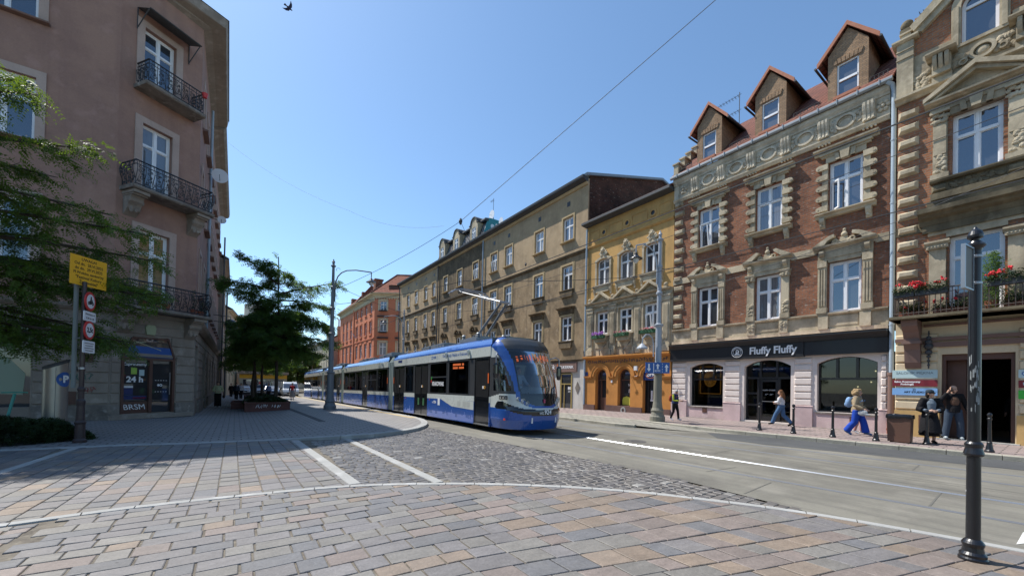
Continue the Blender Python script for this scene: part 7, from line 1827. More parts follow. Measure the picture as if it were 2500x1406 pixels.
    text('fleet_number', '924', white_ink, T, -16.05, .86+tz(16), .004, .17, t, .001, bold=.003); text('fleet_number', 'HG', white_ink, T, -16.27, .84+tz(16), .004, .1, t, .001)
    m = MB(T); m.box(-15.75, -15.55, .72, 1.02, .0, .004); m.build('side_notice', white_s, t)
    m = MB(T); m.prism([(-15.5, 1.01), (-12.62, 1.01), (-12.62, .70), (-14.4, .74), (-14.9, .86)], .0, .004); m.build('white_wave', tramwhite, t)
    m = MB(T)
    for a in (-13.9, -13.45, -13.15): m.box(a-.01, a+.25, .78, .98, .004, .007)
    m.build('flap_outline', tramgrey if 0 else base('flap_grey', (.42, .44, .41), .4), t)
    m = MB(T); rd = random.Random(3)
    for k in range(11):
        for r_ in range(2): m.box(-14.35+k*.085, -14.29+k*.085, 2.25+.13*r_, 2.33+.13*r_, .001, .004) if rd.random() < .85 else None
    m.build('side_route_display', orange_led, t)
    m = MB(T); m.box(-20.9, -20.4, 2.72, 2.84, .004, .008); m.box(-20.4, -20.32, 2.7, 2.86, .004, .008); m.build('operator_badge', navy, t)
    for yy, w_ in ((17.4, .2), (18.0, .2)):
        m = MB(T); m.box(-yy-w_/2, -yy+w_/2, .62, .95, -.022, -.018); m.build('green_door_mark', base('dark_green_mark', (.03, .12, .05), .5) if 'dark_green_mark' not in MATS else MATS['dark_green_mark'], t)
    m = MB(T); m.box(-10.62, -10.52, .5, .56, .0, .012); m.build('side_reflector', red_refl, t)
    # pantograph
    pz = 3.40; m = MB(); m.box(XC-.75, XC+.75, 13.3, 14.7, 3.36, 3.5); m.box(XC-.5, XC+.5, 13.4, 14.5, 3.5, 3.58)
    for sx in (-.6, .6):
        for y in (13.4, 14.6): m.lathe([(.05, 0), (.09, .03), (.05, .06), (.09, .09), (.05, .12), (.09, .15), (.05, .2)], (XC+sx, y, 3.5), 10)
    base_ = m.build('pantograph_base', zinc, t)
    kn = (XC, 12.55, 4.85); top_ = (XC, 15.2, 5.75); m = MB()
    for sx in (-.13, .13): m.tube([(XC+sx*1.6, 14.1, 3.7), (XC+sx, 12.55, 4.8)], [.055, .045], 8)
    m.tube([(XC+.3, 14.5, 3.75), (XC+.2, 12.6, 4.65)], .018, 5); lower = m.build('pantograph_lower_arm', poledark, t)
    m = MB()
    for sx in (-1, 1): m.tube([(XC+sx*.12, 12.5, 4.82), (XC+sx*.5, 15.1, 5.62)], .025, 6); m.tube([(XC+sx*.5, 15.1, 5.62), (XC+sx*.5, 15.3, 5.72)], .02, 6)
    m.tube([(XC-.2, 12.5, 4.82), (XC+.2, 12.5, 4.82)], .05, 8); m.tube([(XC, 12.7, 4.75), (XC, 15.0, 5.55)], .014, 5); m.tube([(XC-.35, 14.1, 5.32), (XC+.35, 14.1, 5.32)], .018, 5); m.build('pantograph_upper_arm', steel, t)
    m = MB()
    for y in (15.15, 15.45):
        m.tube([(XC-.95, y, 5.55), (XC-.75, y, 5.72), (XC-.5, y, 5.78), (XC+.5, y, 5.78), (XC+.75, y, 5.72), (XC+.95, y, 5.55)], .028, 6)
    for sx in (-.6, .6): m.tube([(XC+sx, 15.15, 5.76), (XC+sx, 15.45, 5.76)], .018, 5)
    m.build('pantograph_head', steel, t)
    return t
tram()

# ------------------------------------------------------------------ street furniture
def lantern(m_metal, m_glass, c, s=1):
    x, y, z = c
    m_metal.lathe([(.02*s, .62*s), (.05*s, .55*s), (.12*s, .5*s), (.13*s, .42*s), (.2*s, .36*s), (.24*s, .3*s), (.46*s, .16*s), (.48*s, .12*s), (.3*s, .12*s)], (x, y, z), 20)
    m_glass.lathe([(.24*s, .12*s), (.22*s, 0), (.15*s, -.12*s), (.06*s, -.2*s), (.01, -.22*s)], (x, y, z), 16)
glass_l = base('lantern_glass', (.55, .57, .56), .1, spec=.8)
def lamp_post(name, lab, loc, H, arm, mb_, mt_, split, s=1.0, azm=0, lip=True):
    t = thing(name, lab, 'street lamp', loc, 'tall fluted street lamps with arched brackets'); x, y, z = loc; d = Vector((math.cos(azm), math.sin(azm), 0))
    m = MB(); m.lathe([(.36*s, 0), (.36*s, .22), (.31*s, .28), (.27*s, .42), (.3*s, .5), (.24*s, .62), (.2*s, .9), (.19*s, split*.98), (.24*s, split), (.26*s, split+.04), (.2*s, split+.1)], loc, 16); m.build('pole_base', mb_, t)
    m = MB(); m.lathe([(.15*s, split+.06), (.145*s, H*.5-.1), (.21*s, H*.5), (.215*s, H*.5+.05), (.12*s, H*.5+.1), (.115*s, H*.5+.3), (.105*s, H*.66), (.15*s, H*.665), (.15*s, H*.675), (.10*s, H*.68), (.09*s, H*.80), (.13*s, H*.805), (.13*s, H*.815), (.085*s, H*.82), (.075*s, H-.5), (.14*s, H-.45), (.15*s, H-.4), (.07*s, H-.36), (.07*s, H-.22), (.1*s, H-.18), (.05*s, H-.1), (.02, H)], loc, 16); po = m.build('pole', mt_, t)
    m = MB()
    for k in range(12):
        a = k*math.pi/6; m.tube([(x+.1*s*math.cos(a), y+.1*s*math.sin(a), z+H*.52+.3), (x+.088*s*math.cos(a), y+.088*s*math.sin(a), z+H*.655)], .012, 3)
    m.build('fluting', mt_, po)
    m = MB(); P = []; r_ = .13
    for q, h in ((r_, H*.72), (r_, H*.80), (r_+.04, H*.85), (r_+.16, H*.885), (r_+.38, H*.91), (r_+.7, H*.925), (arm*.6, H*.928), (arm, H*.915)): P.append(tuple(Vector((x, y, z+h))+d*q))
    m.tube(P, .035*s, 8); m.tube([tuple(Vector((x, y, z+H*.72))), tuple(Vector((x, y, z+H*.72))+d*(r_+.03))], .03, 6); m.tube([tuple(Vector((x, y, z+H*.80))), tuple(Vector((x, y, z+H*.80))+d*(r_+.03))], .03, 6)
    m.tube([tuple(Vector((x, y, z+H*.915))+d*arm), tuple(Vector((x, y, z+H*.915-.32))+d*arm)], .03, 6)
    sc = [tuple(Vector((x, y, z+H*.93+.1*math.sin(a)))+d*(.3+.12*math.cos(a))) for a in [k*.5 for k in range(9)]]; m.tube(sc, .012, 4); m.build('bracket', mt_, t)
    m1, m2 = MB(), MB(); c = tuple(Vector((x, y, z+H*.915-.85))+d*arm+Vector((0, 0, .15))); lantern(m1, m2, c, .62); o = m1.build('lamp_shade', castiron, t); m2.smooth = True; m2.build('lamp_glass', glass_l, o)
    return t
lamp_post('street_lamp', 'tall slate-grey street lamp on the paved island, its lantern arching towards the tram', (4.72, 25.8, islz(Vector((4.7, 0, 0)))+gh(25.8)), 9.15, 2.35, poledark, poledark, 2.2, 1.0, R(-37))
t = lamp_post('street_lamp', 'tall pale grey street lamp in front of the ochre house, carrying the blue lane sign', (15.98, 10.9, .12), 8.85, 1.15, polebase, polegrey, 2.25, .95, R(150))
m = MB(); x, y, z = 15.98, 10.9, .12; d = Vector((math.cos(R(150)), math.sin(R(150)), 0))
m.tube([tuple(Vector((x, y, 3.1))+d*q+Vector((0, 0, h))) for q, h in ((.24, 0), (.24, .55), (.3, .85), (.45, 1.02), (.6, 1.02), (.75, .85), (.78, .6))], .03, 6); m.lathe([(.05, .25), (.1, .2), (.24, .05), (.25, 0), (.1, -.02)], tuple(Vector((x, y, 3.45))+d*.78), 14); m.build('small_side_lamp', polegrey, t)
m = MB(); m.lathe([(.16, 0), (.16, .42)], (x, y, 2.4), 16); m.build('pole_sleeve', polegrey, t)
# lane sign on that lamp
Fs = Fr((15.7, 10.72, 0), (.815, -.58, 0)); t = thing('lane_sign', 'blue lane sign with three white arrows fixed to the pale lamp post', 'road sign', tuple(Fs.p(0, 2.5, 0)))
m = MB(Fs); m.box(-.62+.05, .52, 2.33, 2.77+.05, .0, .03); m.build('panel', bluesign, t)
m = MB(Fs)
def arrow(m, x, y, L, up=1, w=.035):
    s = up; m.prism([(x-w, y-s*L/2), (x+w, y-s*L/2), (x+w, y+s*L*.1), (x+w*2.6, y+s*L*.1), (x, y+s*L/2), (x-w*2.6, y+s*L*.1), (x-w, y+s*L*.1)][::s], .031, .036)
arrow(m, -.42, 2.57, .36, -1); arrow(m, -.02, 2.64, .24, 1); arrow(m, .38, 2.57, .34, 1); m.box(-.22, -.19, 2.36, 2.78, .031, .036)
for k in range(4): m.box(.185, .2, 2.36+k*.12, 2.42+k*.12, .031, .036)
m.build('arrow', white_ink, t); text('lettering', 'KMK', white_ink, Fs, -.02, 2.43, .032, .13, t, .003)
# second lamp far behind the tram
for k, (lab, loc, az_) in enumerate((('street lamp beyond the tram, before the brown tenement', (13.2, 37, gh(37)+.1), R(140)), ('street lamp far off in front of the pale house', (13.2, 92, gh(92)), R(150)))):
    lamp_post('street_lamp', lab, loc, 9.0, 2.0, polegrey, polegrey, 2.2, .9, az_)

# black pole with the boxed sign, close on the right
P0 = (6.08, .53, 0); t = thing('sign_pole', 'glossy black cast-iron pole with a ringed base standing close by at the right', 'pole', P0)
m = MB(); m.lathe([(r_*.63, z) for r_, z in ((.165, -.02), (.165, .02), (.15, .035), (.155, .06), (.125, .085), (.115, .13), (.125, .15), (.13, .17), (.11, .19), (.085, .21))], P0, 28); m.build('pole_base', castiron, t)
m = MB(); m.lathe([(.052, .2), (.05, 1.0), (.05, 1.03), (.068, 1.04), (.074, 1.06), (.064, 1.1), (.06, 1.12), (.066, 1.14), (.066, 1.16), (.05, 1.18)], P0, 28); m.build('lower_shaft', castiron, t)
m = MB(); m.lathe([(.047, 1.17), (.0455, 3.1), (.05, 3.12), (.074, 3.15), (.074, 3.16), (.05, 3.18), (.04, 3.2)], P0, 28); up_ = m.build('upper_shaft', castiron, t)
m = MB(); m.lathe([(.03, 3.19), (.035, 3.22), (.056, 3.235), (.058, 3.26), (.045, 3.3), (.02, 3.325), (.012, 3.34), (.004, 3.35)], P0, 24); m.build('finial', castiron, t)
sc_m = wallmat('torn_sticker_paper', (.30, .32, .32), (.1, .11, .11), s=8, amt=.8, streak=0)
m = MB(); rd = random.Random(8)
aw = math.atan2(-P0[1], -P0[0])
for k in range(26):
    a = aw+rd.uniform(-.95, .95); z = rd.choice((rd.uniform(1.62, 1.98), rd.uniform(1.62, 1.98), rd.uniform(1.45, 1.62))); w_, h = rd.uniform(.1, .3), rd.uniform(.02, .1); q = 4
    for i in range(q):
        a0, a1 = a+w_*i/q, a+w_*(i+1)/q; r_ = .0472; e0, e1 = rd.uniform(-.012, .012), rd.uniform(-.012, .012)
        m.quad((P0[0]+r_*math.cos(a0), P0[1]+r_*math.sin(a0), z+e0), (P0[0]+r_*math.cos(a1), P0[1]+r_*math.sin(a1), z+e1), (P0[0]+r_*math.cos(a1), P0[1]+r_*math.sin(a1), z+h+e0), (P0[0]+r_*math.cos(a0), P0[1]+r_*math.sin(a0), z+h+e1))
m.build('torn_sticker', sc_m, up_, recalc=False)
# boxed sign seen edge-on
Fb = Fr((5.62, .60, 0), (.99, -.136, 0))
t = thing('street_sign', 'thin pale-framed sign seen nearly edge-on, clamped to the black pole', 'sign', (5.62, .6, 2.9))
m = MB(Fb); m.box(.135, .36, 2.70, 3.10, 0, .012); m.build('panel', base('sign_back_grey', (.12, .115, .10), .6), t)
m = MB(Fb)
for a, c, d_, e in ((.12, .14, 2.70, 3.10), (.36, .37, 2.70, 3.10), (.12, .37, 2.685, 2.70), (.12, .37, 3.10, 3.115)): m.box(a, c, d_, e, -.008, .022)
m.build('frame', steel, t)
for z in (2.76, 3.03): m = MB(); m.lathe([(.048, 0), (.05, .004), (.05, .022), (.048, .026)], (P0[0], P0[1], z), 20); m.tube([(6.0, .56, z+.013), (6.04, .55, z+.013)], .008, 6); m.build('clamp', steel, t)

# bollards
def bollard(lab, loc, s=1):
    t = thing('bollard', lab, 'bollard', loc, 'black iron bollards along the right kerb')
    m = MB(); m.lathe([(.095, 0), (.095, .04), (.075, .07), (.055, .2), (.05, .24), (.056, .26), (.042, .28)], loc, 16); m.build('base', castiron, t)
    m = MB(); m.lathe([(.04, .27), (.034, .86), (.05, .88), (.05, .9), (.034, .92), (.034, .95)], loc, 16); m.build('post', castiron, t)
    m = MB(); m.lathe([(.028, .94), (.045, .97), (.05, 1.0), (.038, 1.04), (.012, 1.06)], loc, 16); m.build('cap', castiron, t); return t
BL = [((16.42, 6.76), 'black bollard left of the walking young woman, farthest in the row'), ((16.44, 5.65), 'black bollard overlapping the walking young woman in jeans'), ((16.5, 4.53), 'black bollard to the left of the curly-haired woman'), ((16.66, 3.47), 'black bollard between the curly-haired woman and the brown bin'), ((17.0, 2.4), 'black bollard in front of the woman in black'), ((16.55, 1.17), 'black bollard right of the near black pole, closest in the row')]
b0 = bollard(BL[0][1], (*BL[0][0], .122))
for (x, y), l in BL[1:]: dup(b0, (x, y, .122), 0, l)
# litter bin
t = thing('litter_bin', 'brown metal litter bin with a black bag folded over its rim, at the kerb', 'litter bin', (17.0, 2.98, .122), rz=R(-8))
m = MB(); x, y = 17.0, 2.98
def bx(x0, x1, y0, y1, z0, z1, k=0): m.add([(x+x0+k, y+y0+k, .122+z0), (x+x1-k, y+y0+k, .122+z0), (x+x1-k, y+y1-k, .122+z0), (x+x0+k, y+y1-k, .122+z0), (x+x0, y+y0, .122+z1), (x+x1, y+y0, .122+z1), (x+x1, y+y1, .122+z1), (x+x0, y+y1, .122+z1)], [(3, 2, 1, 0), (4, 5, 6, 7), (0, 1, 5, 4), (1, 2, 6, 5), (2, 3, 7, 6), (3, 0, 4, 7)])
bx(-.22, .22, -.27, .27, .03, .84, .02); m.box(x-.16, x+.16, y-.2, y+.2, .122, .15); m.build('bin_body', paint('bin_brown', (.115, .055, .035), .55, .1), t)
m = MB(); rd = random.Random(3); n = 40; V = []
for k in range(n):
    a = 2*math.pi*k/n; cx = max(-1, min(1, 1.35*math.cos(a)))*.235; cy = max(-1, min(1, 1.35*math.sin(a)))*.285; w_ = rd.uniform(0, .012)
    V += [(x+cx*.8, y+cy*.8, .93), (x+cx, y+cy, .985+rd.uniform(-.01, .02)), (x+cx*(1.03+w_*3), y+cy*(1.03+w_*3), .94), (x+cx*1.05, y+cy*1.05, .90-rd.uniform(0, .05))]
m.add(V, [(4*k+i, 4*k+i+1, 4*((k+1) % n)+i+1, 4*((k+1) % n)+i) for k in range(n) for i in range(3)]+[tuple(4*k for k in range(n))]); m.build('bin_bag', base('black_plastic', (.01, .01, .012), .25), t)

# sign post at the left: round signs, plates; the yellow notice on its own pale pole
vdir = Vector((.39, .92, 0)); SX = (.93, .36, 0)
t = thing('sign_post', 'dark red-brown cast post carrying two round prohibition signs', 'sign post', (-3.13, 14.15, .0)); x, y = -3.13, 14.15
m = MB(); m.lathe([(.13, 0), (.13, .06), (.1, .1), (.095, .45), (.11, .5), (.085, .55), (.075, .9), (.085, 1.0), (.085, 1.04), (.06, 1.08), (.058, 1.28), (.075, 1.3), (.075, 1.34), (.05, 1.38), (.045, 4.0)], (x, y, 0), 14); m.build('post', paint('maroon_post', (.035, .02, .02), .5, .2), t)
m = MB(); m.lathe([(.07, 0), (.07, .05)], (x, y, 1.82), 14); m.build('clamp', steel, t)
Fq = Fr((x+.075, y-.14, 0), (.178, .984, 0))
def rsign(z, lab): 
    o = thing('round_sign', lab, 'road sign', tuple(Fq.p(.12, z, 0)), 'road signs on the left post'); m = MB(Fq); m.disc(.12, z, 0, .235, 32, .02); m.build('rim', red_s, o); m = MB(Fq); m.disc(.12, z, .021, .175, 32, .004); m.build('face', white_s, o); return o
o = rsign(3.52, 'round red-rimmed sign with a motorcycle, upper one on the left post')
m = MB(Fq); m.ring(.03, 3.47, .026, .02, .042, 14, .003); m.ring(.21, 3.47, .026, .02, .042, 14, .003); m.prism([(.03, 3.47), (.1, 3.44), (.19, 3.47), (.18, 3.53), (.06, 3.53)], .026, .029); m.disc(.13, 3.62, .026, .024, 10, .003); m.prism([(.09, 3.52), (.15, 3.52), (.155, 3.6), (.105, 3.6)], .026, .029); m.tube([(.19, 3.48, .028), (.18, 3.57, .028)], .008, 4); m.build('motorcycle_symbol', black_ink, o)
o = rsign(2.80, 'round red-rimmed weight limit sign reading 2,5t'); text('lettering', '2,5t', black_ink, Fq, .12, 2.8, .028, .17, o, .002, bold=.004)
for z, h, lab, lines in ((3.14, .24, 'small white plate between the two round signs', ('Obowi\u0105zuje od', '22.00 do 6.00')), (2.38, .30, 'small white plate below the weight limit sign', ('', ''))):
    o = thing('sign_plate', lab, 'sign', tuple(Fq.p(.12, z, 0)), 'road signs on the left post'); m = MB(Fq); m.prism([(-.12, z-h/2), (.36, z-h/2), (.38, z-h/2+.02), (.38, z+h/2-.02), (.36, z+h/2), (-.12, z+h/2), (-.14, z+h/2-.02), (-.14, z-h/2+.02)], 0, .02); m.build('plate', white_s, o)
    if z > 3:
        for k, l in enumerate(lines): text('lettering', l, black_ink, Fq, .12, z+.05-k*.1, .021, .066, o, .001)
    else:
        m = MB(Fq)
        for k in range(4): m.box(-.08+.03*(k % 2), .32-.03*(k % 2), z+.08-k*.06, z+.095-k*.06, .02, .022)
        m.build('print_line', black_ink, o)
yp = (-3.34, 14.45); t = thing('notice_post', 'thin pale grey pole behind the dark post, carrying the yellow notice', 'pole', (*yp, 0)); m = MB(); m.tube([(*yp, 1.35), (*yp, 4.3)], .045, 10); m.tube([(yp[0], yp[1], 2.6), (yp[0]+.2, yp[1]-.3, 2.6)], .02, 5); m.build('pole', paint('pale_green_pole', (.20, .23, .22), .5, 0), t)
t = thing('notice_board', 'yellow notice board with black Polish text hung above the round signs', 'sign', (-3.25, 14.3, 4.3)); Fy = Fr((-3.12, 14.35, 4.28), (.577, .817, 0))
m = MB(Fy); m.box(-.42, .43, -.365, .365, 0, .02); m.build('panel', yellow_s, t)
for k, l in enumerate(('UWAGA!', 'Od dn.  28.VI.2025', 'do dn.  29.VI.2025', 'Pl.Wolnica zamkni\u0119ty', '"Festiwal Kultury', '\u017bydowskiej"')): text('lettering', l, black_ink, Fy, .0, .28-k*.112, .021, (.10 if k != 3 else .092), t, .001, bold=.0015, sx=.88)
# parking machine
t = thing('parking_machine', 'brushed steel parking ticket machine, a slanted-top cylinder with a blue P disc', 'parking machine', (-3.98, 15.8, 0)); x, y = -3.98, 15.8
m = MB(); n = 32; V = []; r_ = .235; nrm = Vector((.2, -.98))
for k in range(n):
    a = 2*math.pi*k/n; c, s = math.cos(a), math.sin(a); V += [(x+r_*c, y+r_*s, 0), (x+r_*c, y+r_*s, 1.92+.12*(c*.9+s*.4))]
m.add(V, [(2*k, 2*((k+1) % n), 2*((k+1) % n)+1, 2*k+1) for k in range(n)]); m.sm = [True]*len(m.sm); m.build('body', inox, t, recalc=True)
m = MB(); V = []
for k in range(n): a = 2*math.pi*k/n; c, s = math.cos(a), math.sin(a); V += [(x+(r_+.012)*c, y+(r_+.012)*s, 1.92+.12*(c*.9+s*.4)), (x+(r_+.012)*c, y+(r_+.012)*s, 1.99+.12*(c*.9+s*.4))]
m.add(V, [(2*k, 2*((k+1) % n), 2*((k+1) % n)+1, 2*k+1) for k in range(n)]+[tuple(2*k+1 for k in range(n))]); m.build('lid', darkmetal, t)
aP = math.atan2(-15.8, 3.98)+.75; Fp = Fr((x+(r_+.012)*math.cos(aP), y+(r_+.012)*math.sin(aP), 1.55), (-math.sin(aP), math.cos(aP), 0))
m = MB(); q = 20; V = [(x+(r_+.006)*math.cos(aP), y+(r_+.006)*math.sin(aP), 1.55)]
for k in range(q): b_ = 2*math.pi*k/q; a = aP+.17*math.cos(b_)/r_; V.append((x+(r_+.006)*math.cos(a), y+(r_+.006)*math.sin(a), 1.55+.2*math.sin(b_)))
V[0] = (x+(r_+.012)*math.cos(aP), y+(r_+.012)*math.sin(aP), 1.55); V = [V[0]]+[((p[0]-x)*1.03+x, (p[1]-y)*1.03+y, p[2]) for p in V[1:]]; m.add(V, [(0, k+1, (k+1) % q+1) for k in range(q)]); m.build('sign_disc', bluesign, t); text('lettering', 'P', white_ink, Fp, .0, 0, .012, .26, t, .006, bold=.01)
m = MB(); a = aP-.75; m.tube([(x+(r_+.001)*math.cos(a), y+(r_+.001)*math.sin(a), .02), (x+(r_+.001)*math.cos(a), y+(r_+.001)*math.sin(a), 1.88)], .004, 4); m.build('door_seam', darkmetal, t)
# electric scooter handle behind the bush
t = thing('scooter', 'turquoise electric scooter parked behind the bush at the left edge', 'scooter', (-5.4, 17.6, 0)); tq = paint('turquoise', (.05, .35, .28), .4, .3); m = MB(); m.tube([(-5.35, 17.5, .2), (-5.25, 17.7, 1.1)], .035, 8); m.build('stem', tq, t); m = MB(); m.tube([(-5.48, 17.62, 1.13), (-5.25, 17.7, 1.14), (-5.02, 17.78, 1.13)], .018, 6); m.build('handlebar', tq, t); m = MB(); m.box(-5.9, -5.35, 17.4, 17.55, .12, .18); m.build('deck', rubber, t)
m = MB()
for xx in (-5.33, -5.95): m.lathe([(.03, -.03), (.11, -.03), (.11, .03), (.03, .03)], (xx, 17.48, .11), 14, 1)
m.build('wheel', rubber, t)

# overhead wires
def wire(lab, pts, r_=.011, sag=.0, n=14, name='overhead_wire'):
    m = MB(); P = [Vector(p) for p in pts]; Q = []
    for a, b in zip(P, P[1:]):
        for k in range(n): s = k/n; q = a.lerp(b, s); q.z -= sag*4*s*(1-s); Q.append(q)
    Q.append(P[-1]); m.tube(Q, r_, 5); return tag(m.build(name, darkmetal), lab, 'wire', 'overhead tram wires')
def hang(p, lab=None, s=1): m = MB(); x, y, z = p; m.ball(p, .07*s, 8); m.lathe([(.03*s, -.12*s), (.07*s, -.02), (.03*s, .1*s)], p, 8); return tag(m.build('wire_insulator', darkmetal), lab, 'insulator', 'insulators on the overhead wires')
NODE = (10.3, 20, 10.95)
wire('long span wire rising to the upper right across the sky from the forked insulator', [NODE, (15.4, 8, 17.3)], .014)
wire('span wire running from the forked insulator down to the slate lamp post', [NODE, (4.75, 25.75, 7.2)], .012, .25)
wire('short wire from the forked insulator to the mansard roof', [NODE, (20.2, 35, 14.5)], .012, .1)
hang(NODE, 'forked insulator where three span wires meet above the tram', 1.6)
wire('thin slack wire crossing the sky from the pink building', [(-.9, 38, 20.2), (6, 28, 13.2), (10.2, 22, 11.3)], .006, .5)
wire('contact wire over the near track', [(8.6, -4, 6.0), (8.45, 15.3, 5.86), (8.4, 60, 5.3)], .013)
wire('contact wire over the farther track', [(12.9, -4, 6.0), (12.5, 12, 5.9), (11.6, 60, 5.3)], .013)
wire('feeder wire in front of the brick house', [(19.9, -2, 8.2), (19.9, 6, 7.4), (16.0, 11, 7.2), (14.8, 24, 6.6)], .013, .05)
wire('upper cable stretched along the brick and ochre houses', [(19.7, -2, 10.8), (19.8, 13, 10.2), (19.9, 34, 10.2)], .013, .15)
wire('cross wire from the pale lamp post over the road', [(15.9, 11, 6.9), (8.5, 16, 6.4), (4.8, 25.6, 6.3)], .013, .12)
wire('bright guy wire rising from the pale lamp post towards the gabled house', [(15.9, 10.8, 5.6), (19.6, 3.6, 7.9), (19.7, -2, 9.5)], .010, .05)
wire('cross wire from the ochre house to the lamp beyond the tram', [(20.2, 22, 8.2), (12, 32, 7.4), (4.8, 26, 7.6)], .012, .15)
hang((15.4, 20.5, 9.6), 'insulator before the tan tenement windows, upper one'); hang((17.8, 17.3, 8.2), 'insulator beside the ochre house downpipe')

# ------------------------------------------------------------------ people
def remesh(m, name, mat, vox=.012, parent=None, smooth=True, it=3):
    me = bpy.data.meshes.new('t'); me.from_pydata(m.v, [], m.f); bm = bmesh.new(); bm.from_mesh(me); bmesh.ops.remove_doubles(bm, verts=bm.verts, dist=1e-5); bmesh.ops.recalc_face_normals(bm, faces=bm.faces); bm.to_mesh(me); bm.free()
    o = bpy.data.objects.new('t', me); COL.objects.link(o); r_ = o.modifiers.new('r', 'REMESH'); r_.mode = 'VOXEL'; r_.voxel_size = vox; r_.use_smooth_shade = smooth
    s = o.modifiers.new('s', 'SMOOTH'); s.factor = .5; s.iterations = it
    dg = bpy.context.evaluated_depsgraph_get(); me2 = bpy.data.meshes.new_from_object(o.evaluated_get(dg)); bpy.data.objects.remove(o); bpy.data.meshes.remove(me)
    me2.name = name; me2.materials.clear(); me2.materials.append(mat); return link(name, me2, parent)
def cloth(name, c, rough=.85):
    if name in MATS: return MATS[name]
    m = base(name, c, rough, spec=.2); setc(m, mixc(m, mixf(m, ramp(m, noise(m, 14, 4), .4, .7), .35), c, tuple(v*.55 for v in c))); bump(m, noise(m, 22, 4), .6, .02); return m
skin = base('skin', (.50, .30, .21), .55)
def V3(*a): return Vector(a)
def person(lab, loc, rz, H, J, wear, hair, vox=.013, group=None, extra=None, skin_m=None):
    """J: joints in a 1.75 m frame, facing +y. wear: list of (name, material, kind, fatness)"""
    t = thing('person', lab, 'person', loc, group); k = H/1.75; M = Matrix.Translation(loc) @ Matrix.Rotation(rz, 4, 'Z') @ Matrix.Scale(k, 4)
    j = dict(pelvis=(0, 0, .95), belly=(0, 0, 1.1), chest=(0, .0, 1.3), neck=(0, -.01, 1.46), head=(0, .02, 1.62), Ls=(-.18, 0, 1.41), Rs=(.18, 0, 1.41), Le=(-.24, -.03, 1.13), Re=(.24, -.03, 1.13), Lw=(-.25, .04, .89), Rw=(.25, .04, .89), Lh=(-.095, 0, .92), Rh=(.095, 0, .92), Lk=(-.1, .02, .5), Rk=(.1, .02, .5), La=(-.1, -.02, .09), Ra=(.1, -.02, .09), look=(0, 1, 0)); j.update(J)
    j = {a: Vector(b) for a, b in j.items()}; lk = j['look'].normalized(); sd = lk.cross(Vector((0, 0, 1))).normalized(); upv = sd.cross(lk)
    def T(m): m.v = [tuple(M @ Vector(v)) for v in m.v]; return m
    m = MB(); hc = j['head']
    def hp(a, b, c): return hc+sd*a+lk*b+upv*c
    def eb(c, r_, sx, sy, sz):   # ellipsoid in head axes
        q = MB(); q.ball((0, 0, 0), r_, 14, (sx, sy, sz)); m.add([tuple(c+sd*v[0]+lk*v[1]+upv*v[2]) for v in q.v], q.f)
    eb(hp(0, -.01, .025), .1, .78, .95, 1.0); eb(hp(0, .02, -.045), .075, .78, .85, .95); eb(hp(0, .05, -.085), .035, 1, .8, .8); eb(hp(0, .095, -.015), .016, .8, 1.2, 1.6)
    for s in (-1, 1): eb(hp(s*.078, -.01, -.01), .022, .5, 1, 1.4); eb(hp(s*.035, .068, -.035), .025, 1, .7, .8)
    m.tube([j['chest']+V3(0, -.01, .1), j['neck'], hp(0, -.02, -.06)], [.065, .052, .05], 10)
    m.tube([j['pelvis']+V3(0, 0, -.04), j['pelvis'], j['belly'], j['chest'], j['chest']+V3(0, 0, .1)], [.12, .14, .125, .13, .09], 14)
    for s in ('L', 'R'):
        m.tube([j['chest']+V3(0, 0, .08), j[s+'s'], j[s+'s'].lerp(j[s+'e'], .35), j[s+'e'], j[s+'e'].lerp(j[s+'w'], .3), j[s+'w']], [.06, .058, .047, .038, .038, .026], 10)
        m.tube([j['pelvis'], j[s+'h'], j[s+'h'].lerp(j[s+'k'], .4), j[s+'k'], j[s+'k'].lerp(j[s+'a'], .3), j[s+'a']], [.1, .088, .078, .055, .056, .038], 12)
        a = j[s+'a']; fd = Vector(J.get(s+'f', (0, 1, 0))).normalized(); m.tube([a+V3(0, 0, -.03)-fd*.05, a+V3(0, 0, -.045)+fd*.06, a+V3(0, 0, -.06)+fd*.16], [.042, .04, .025], 8)
        w_ = j[s+'w']; d = (w_-j[s+'e']).normalized(); hd = Vector(J.get(s+'hd', d)).normalized(); sg = 1 if s == 'L' else -1; side = hd.cross(Vector((sg, .3, 0))).normalized()
        if side.length < .1: side = Vector((0, 1, 0))
        curl = side.cross(hd).normalized()*(sg); p = w_+hd*.05; m.tube([w_, w_+hd*.04, w_+hd*.085], [.026, .032, .03], 8)
        for f_ in range(4):
            o_ = (f_-1.5)*.018; L = (.058, .07, .074, .062)[3-f_]; b0_ = w_+hd*.085+side*o_; m.tube([b0_, b0_+hd*L*.5+curl*.008, b0_+hd*L*.8+curl*.028], [.0105, .0095, .008], 6)
        b0_ = w_+hd*.03+side*.028; m.tube([b0_, b0_+side*.022+hd*.03, b0_+side*.026+hd*.06+curl*.012], [.012, .011, .009], 6)
    body = remesh(T(m), 'body', skin_m or skin, vox*.8*k, t, it=1)
    m = MB()
    for s in (-1, 1): q = MB(); q.ball((0, 0, 0), .011, 8); m.add([tuple(hp(s*.033, .082, .008)+Vector(v)) for v in q.v], q.f)
    T(m).build('eyes', black_ink, body)
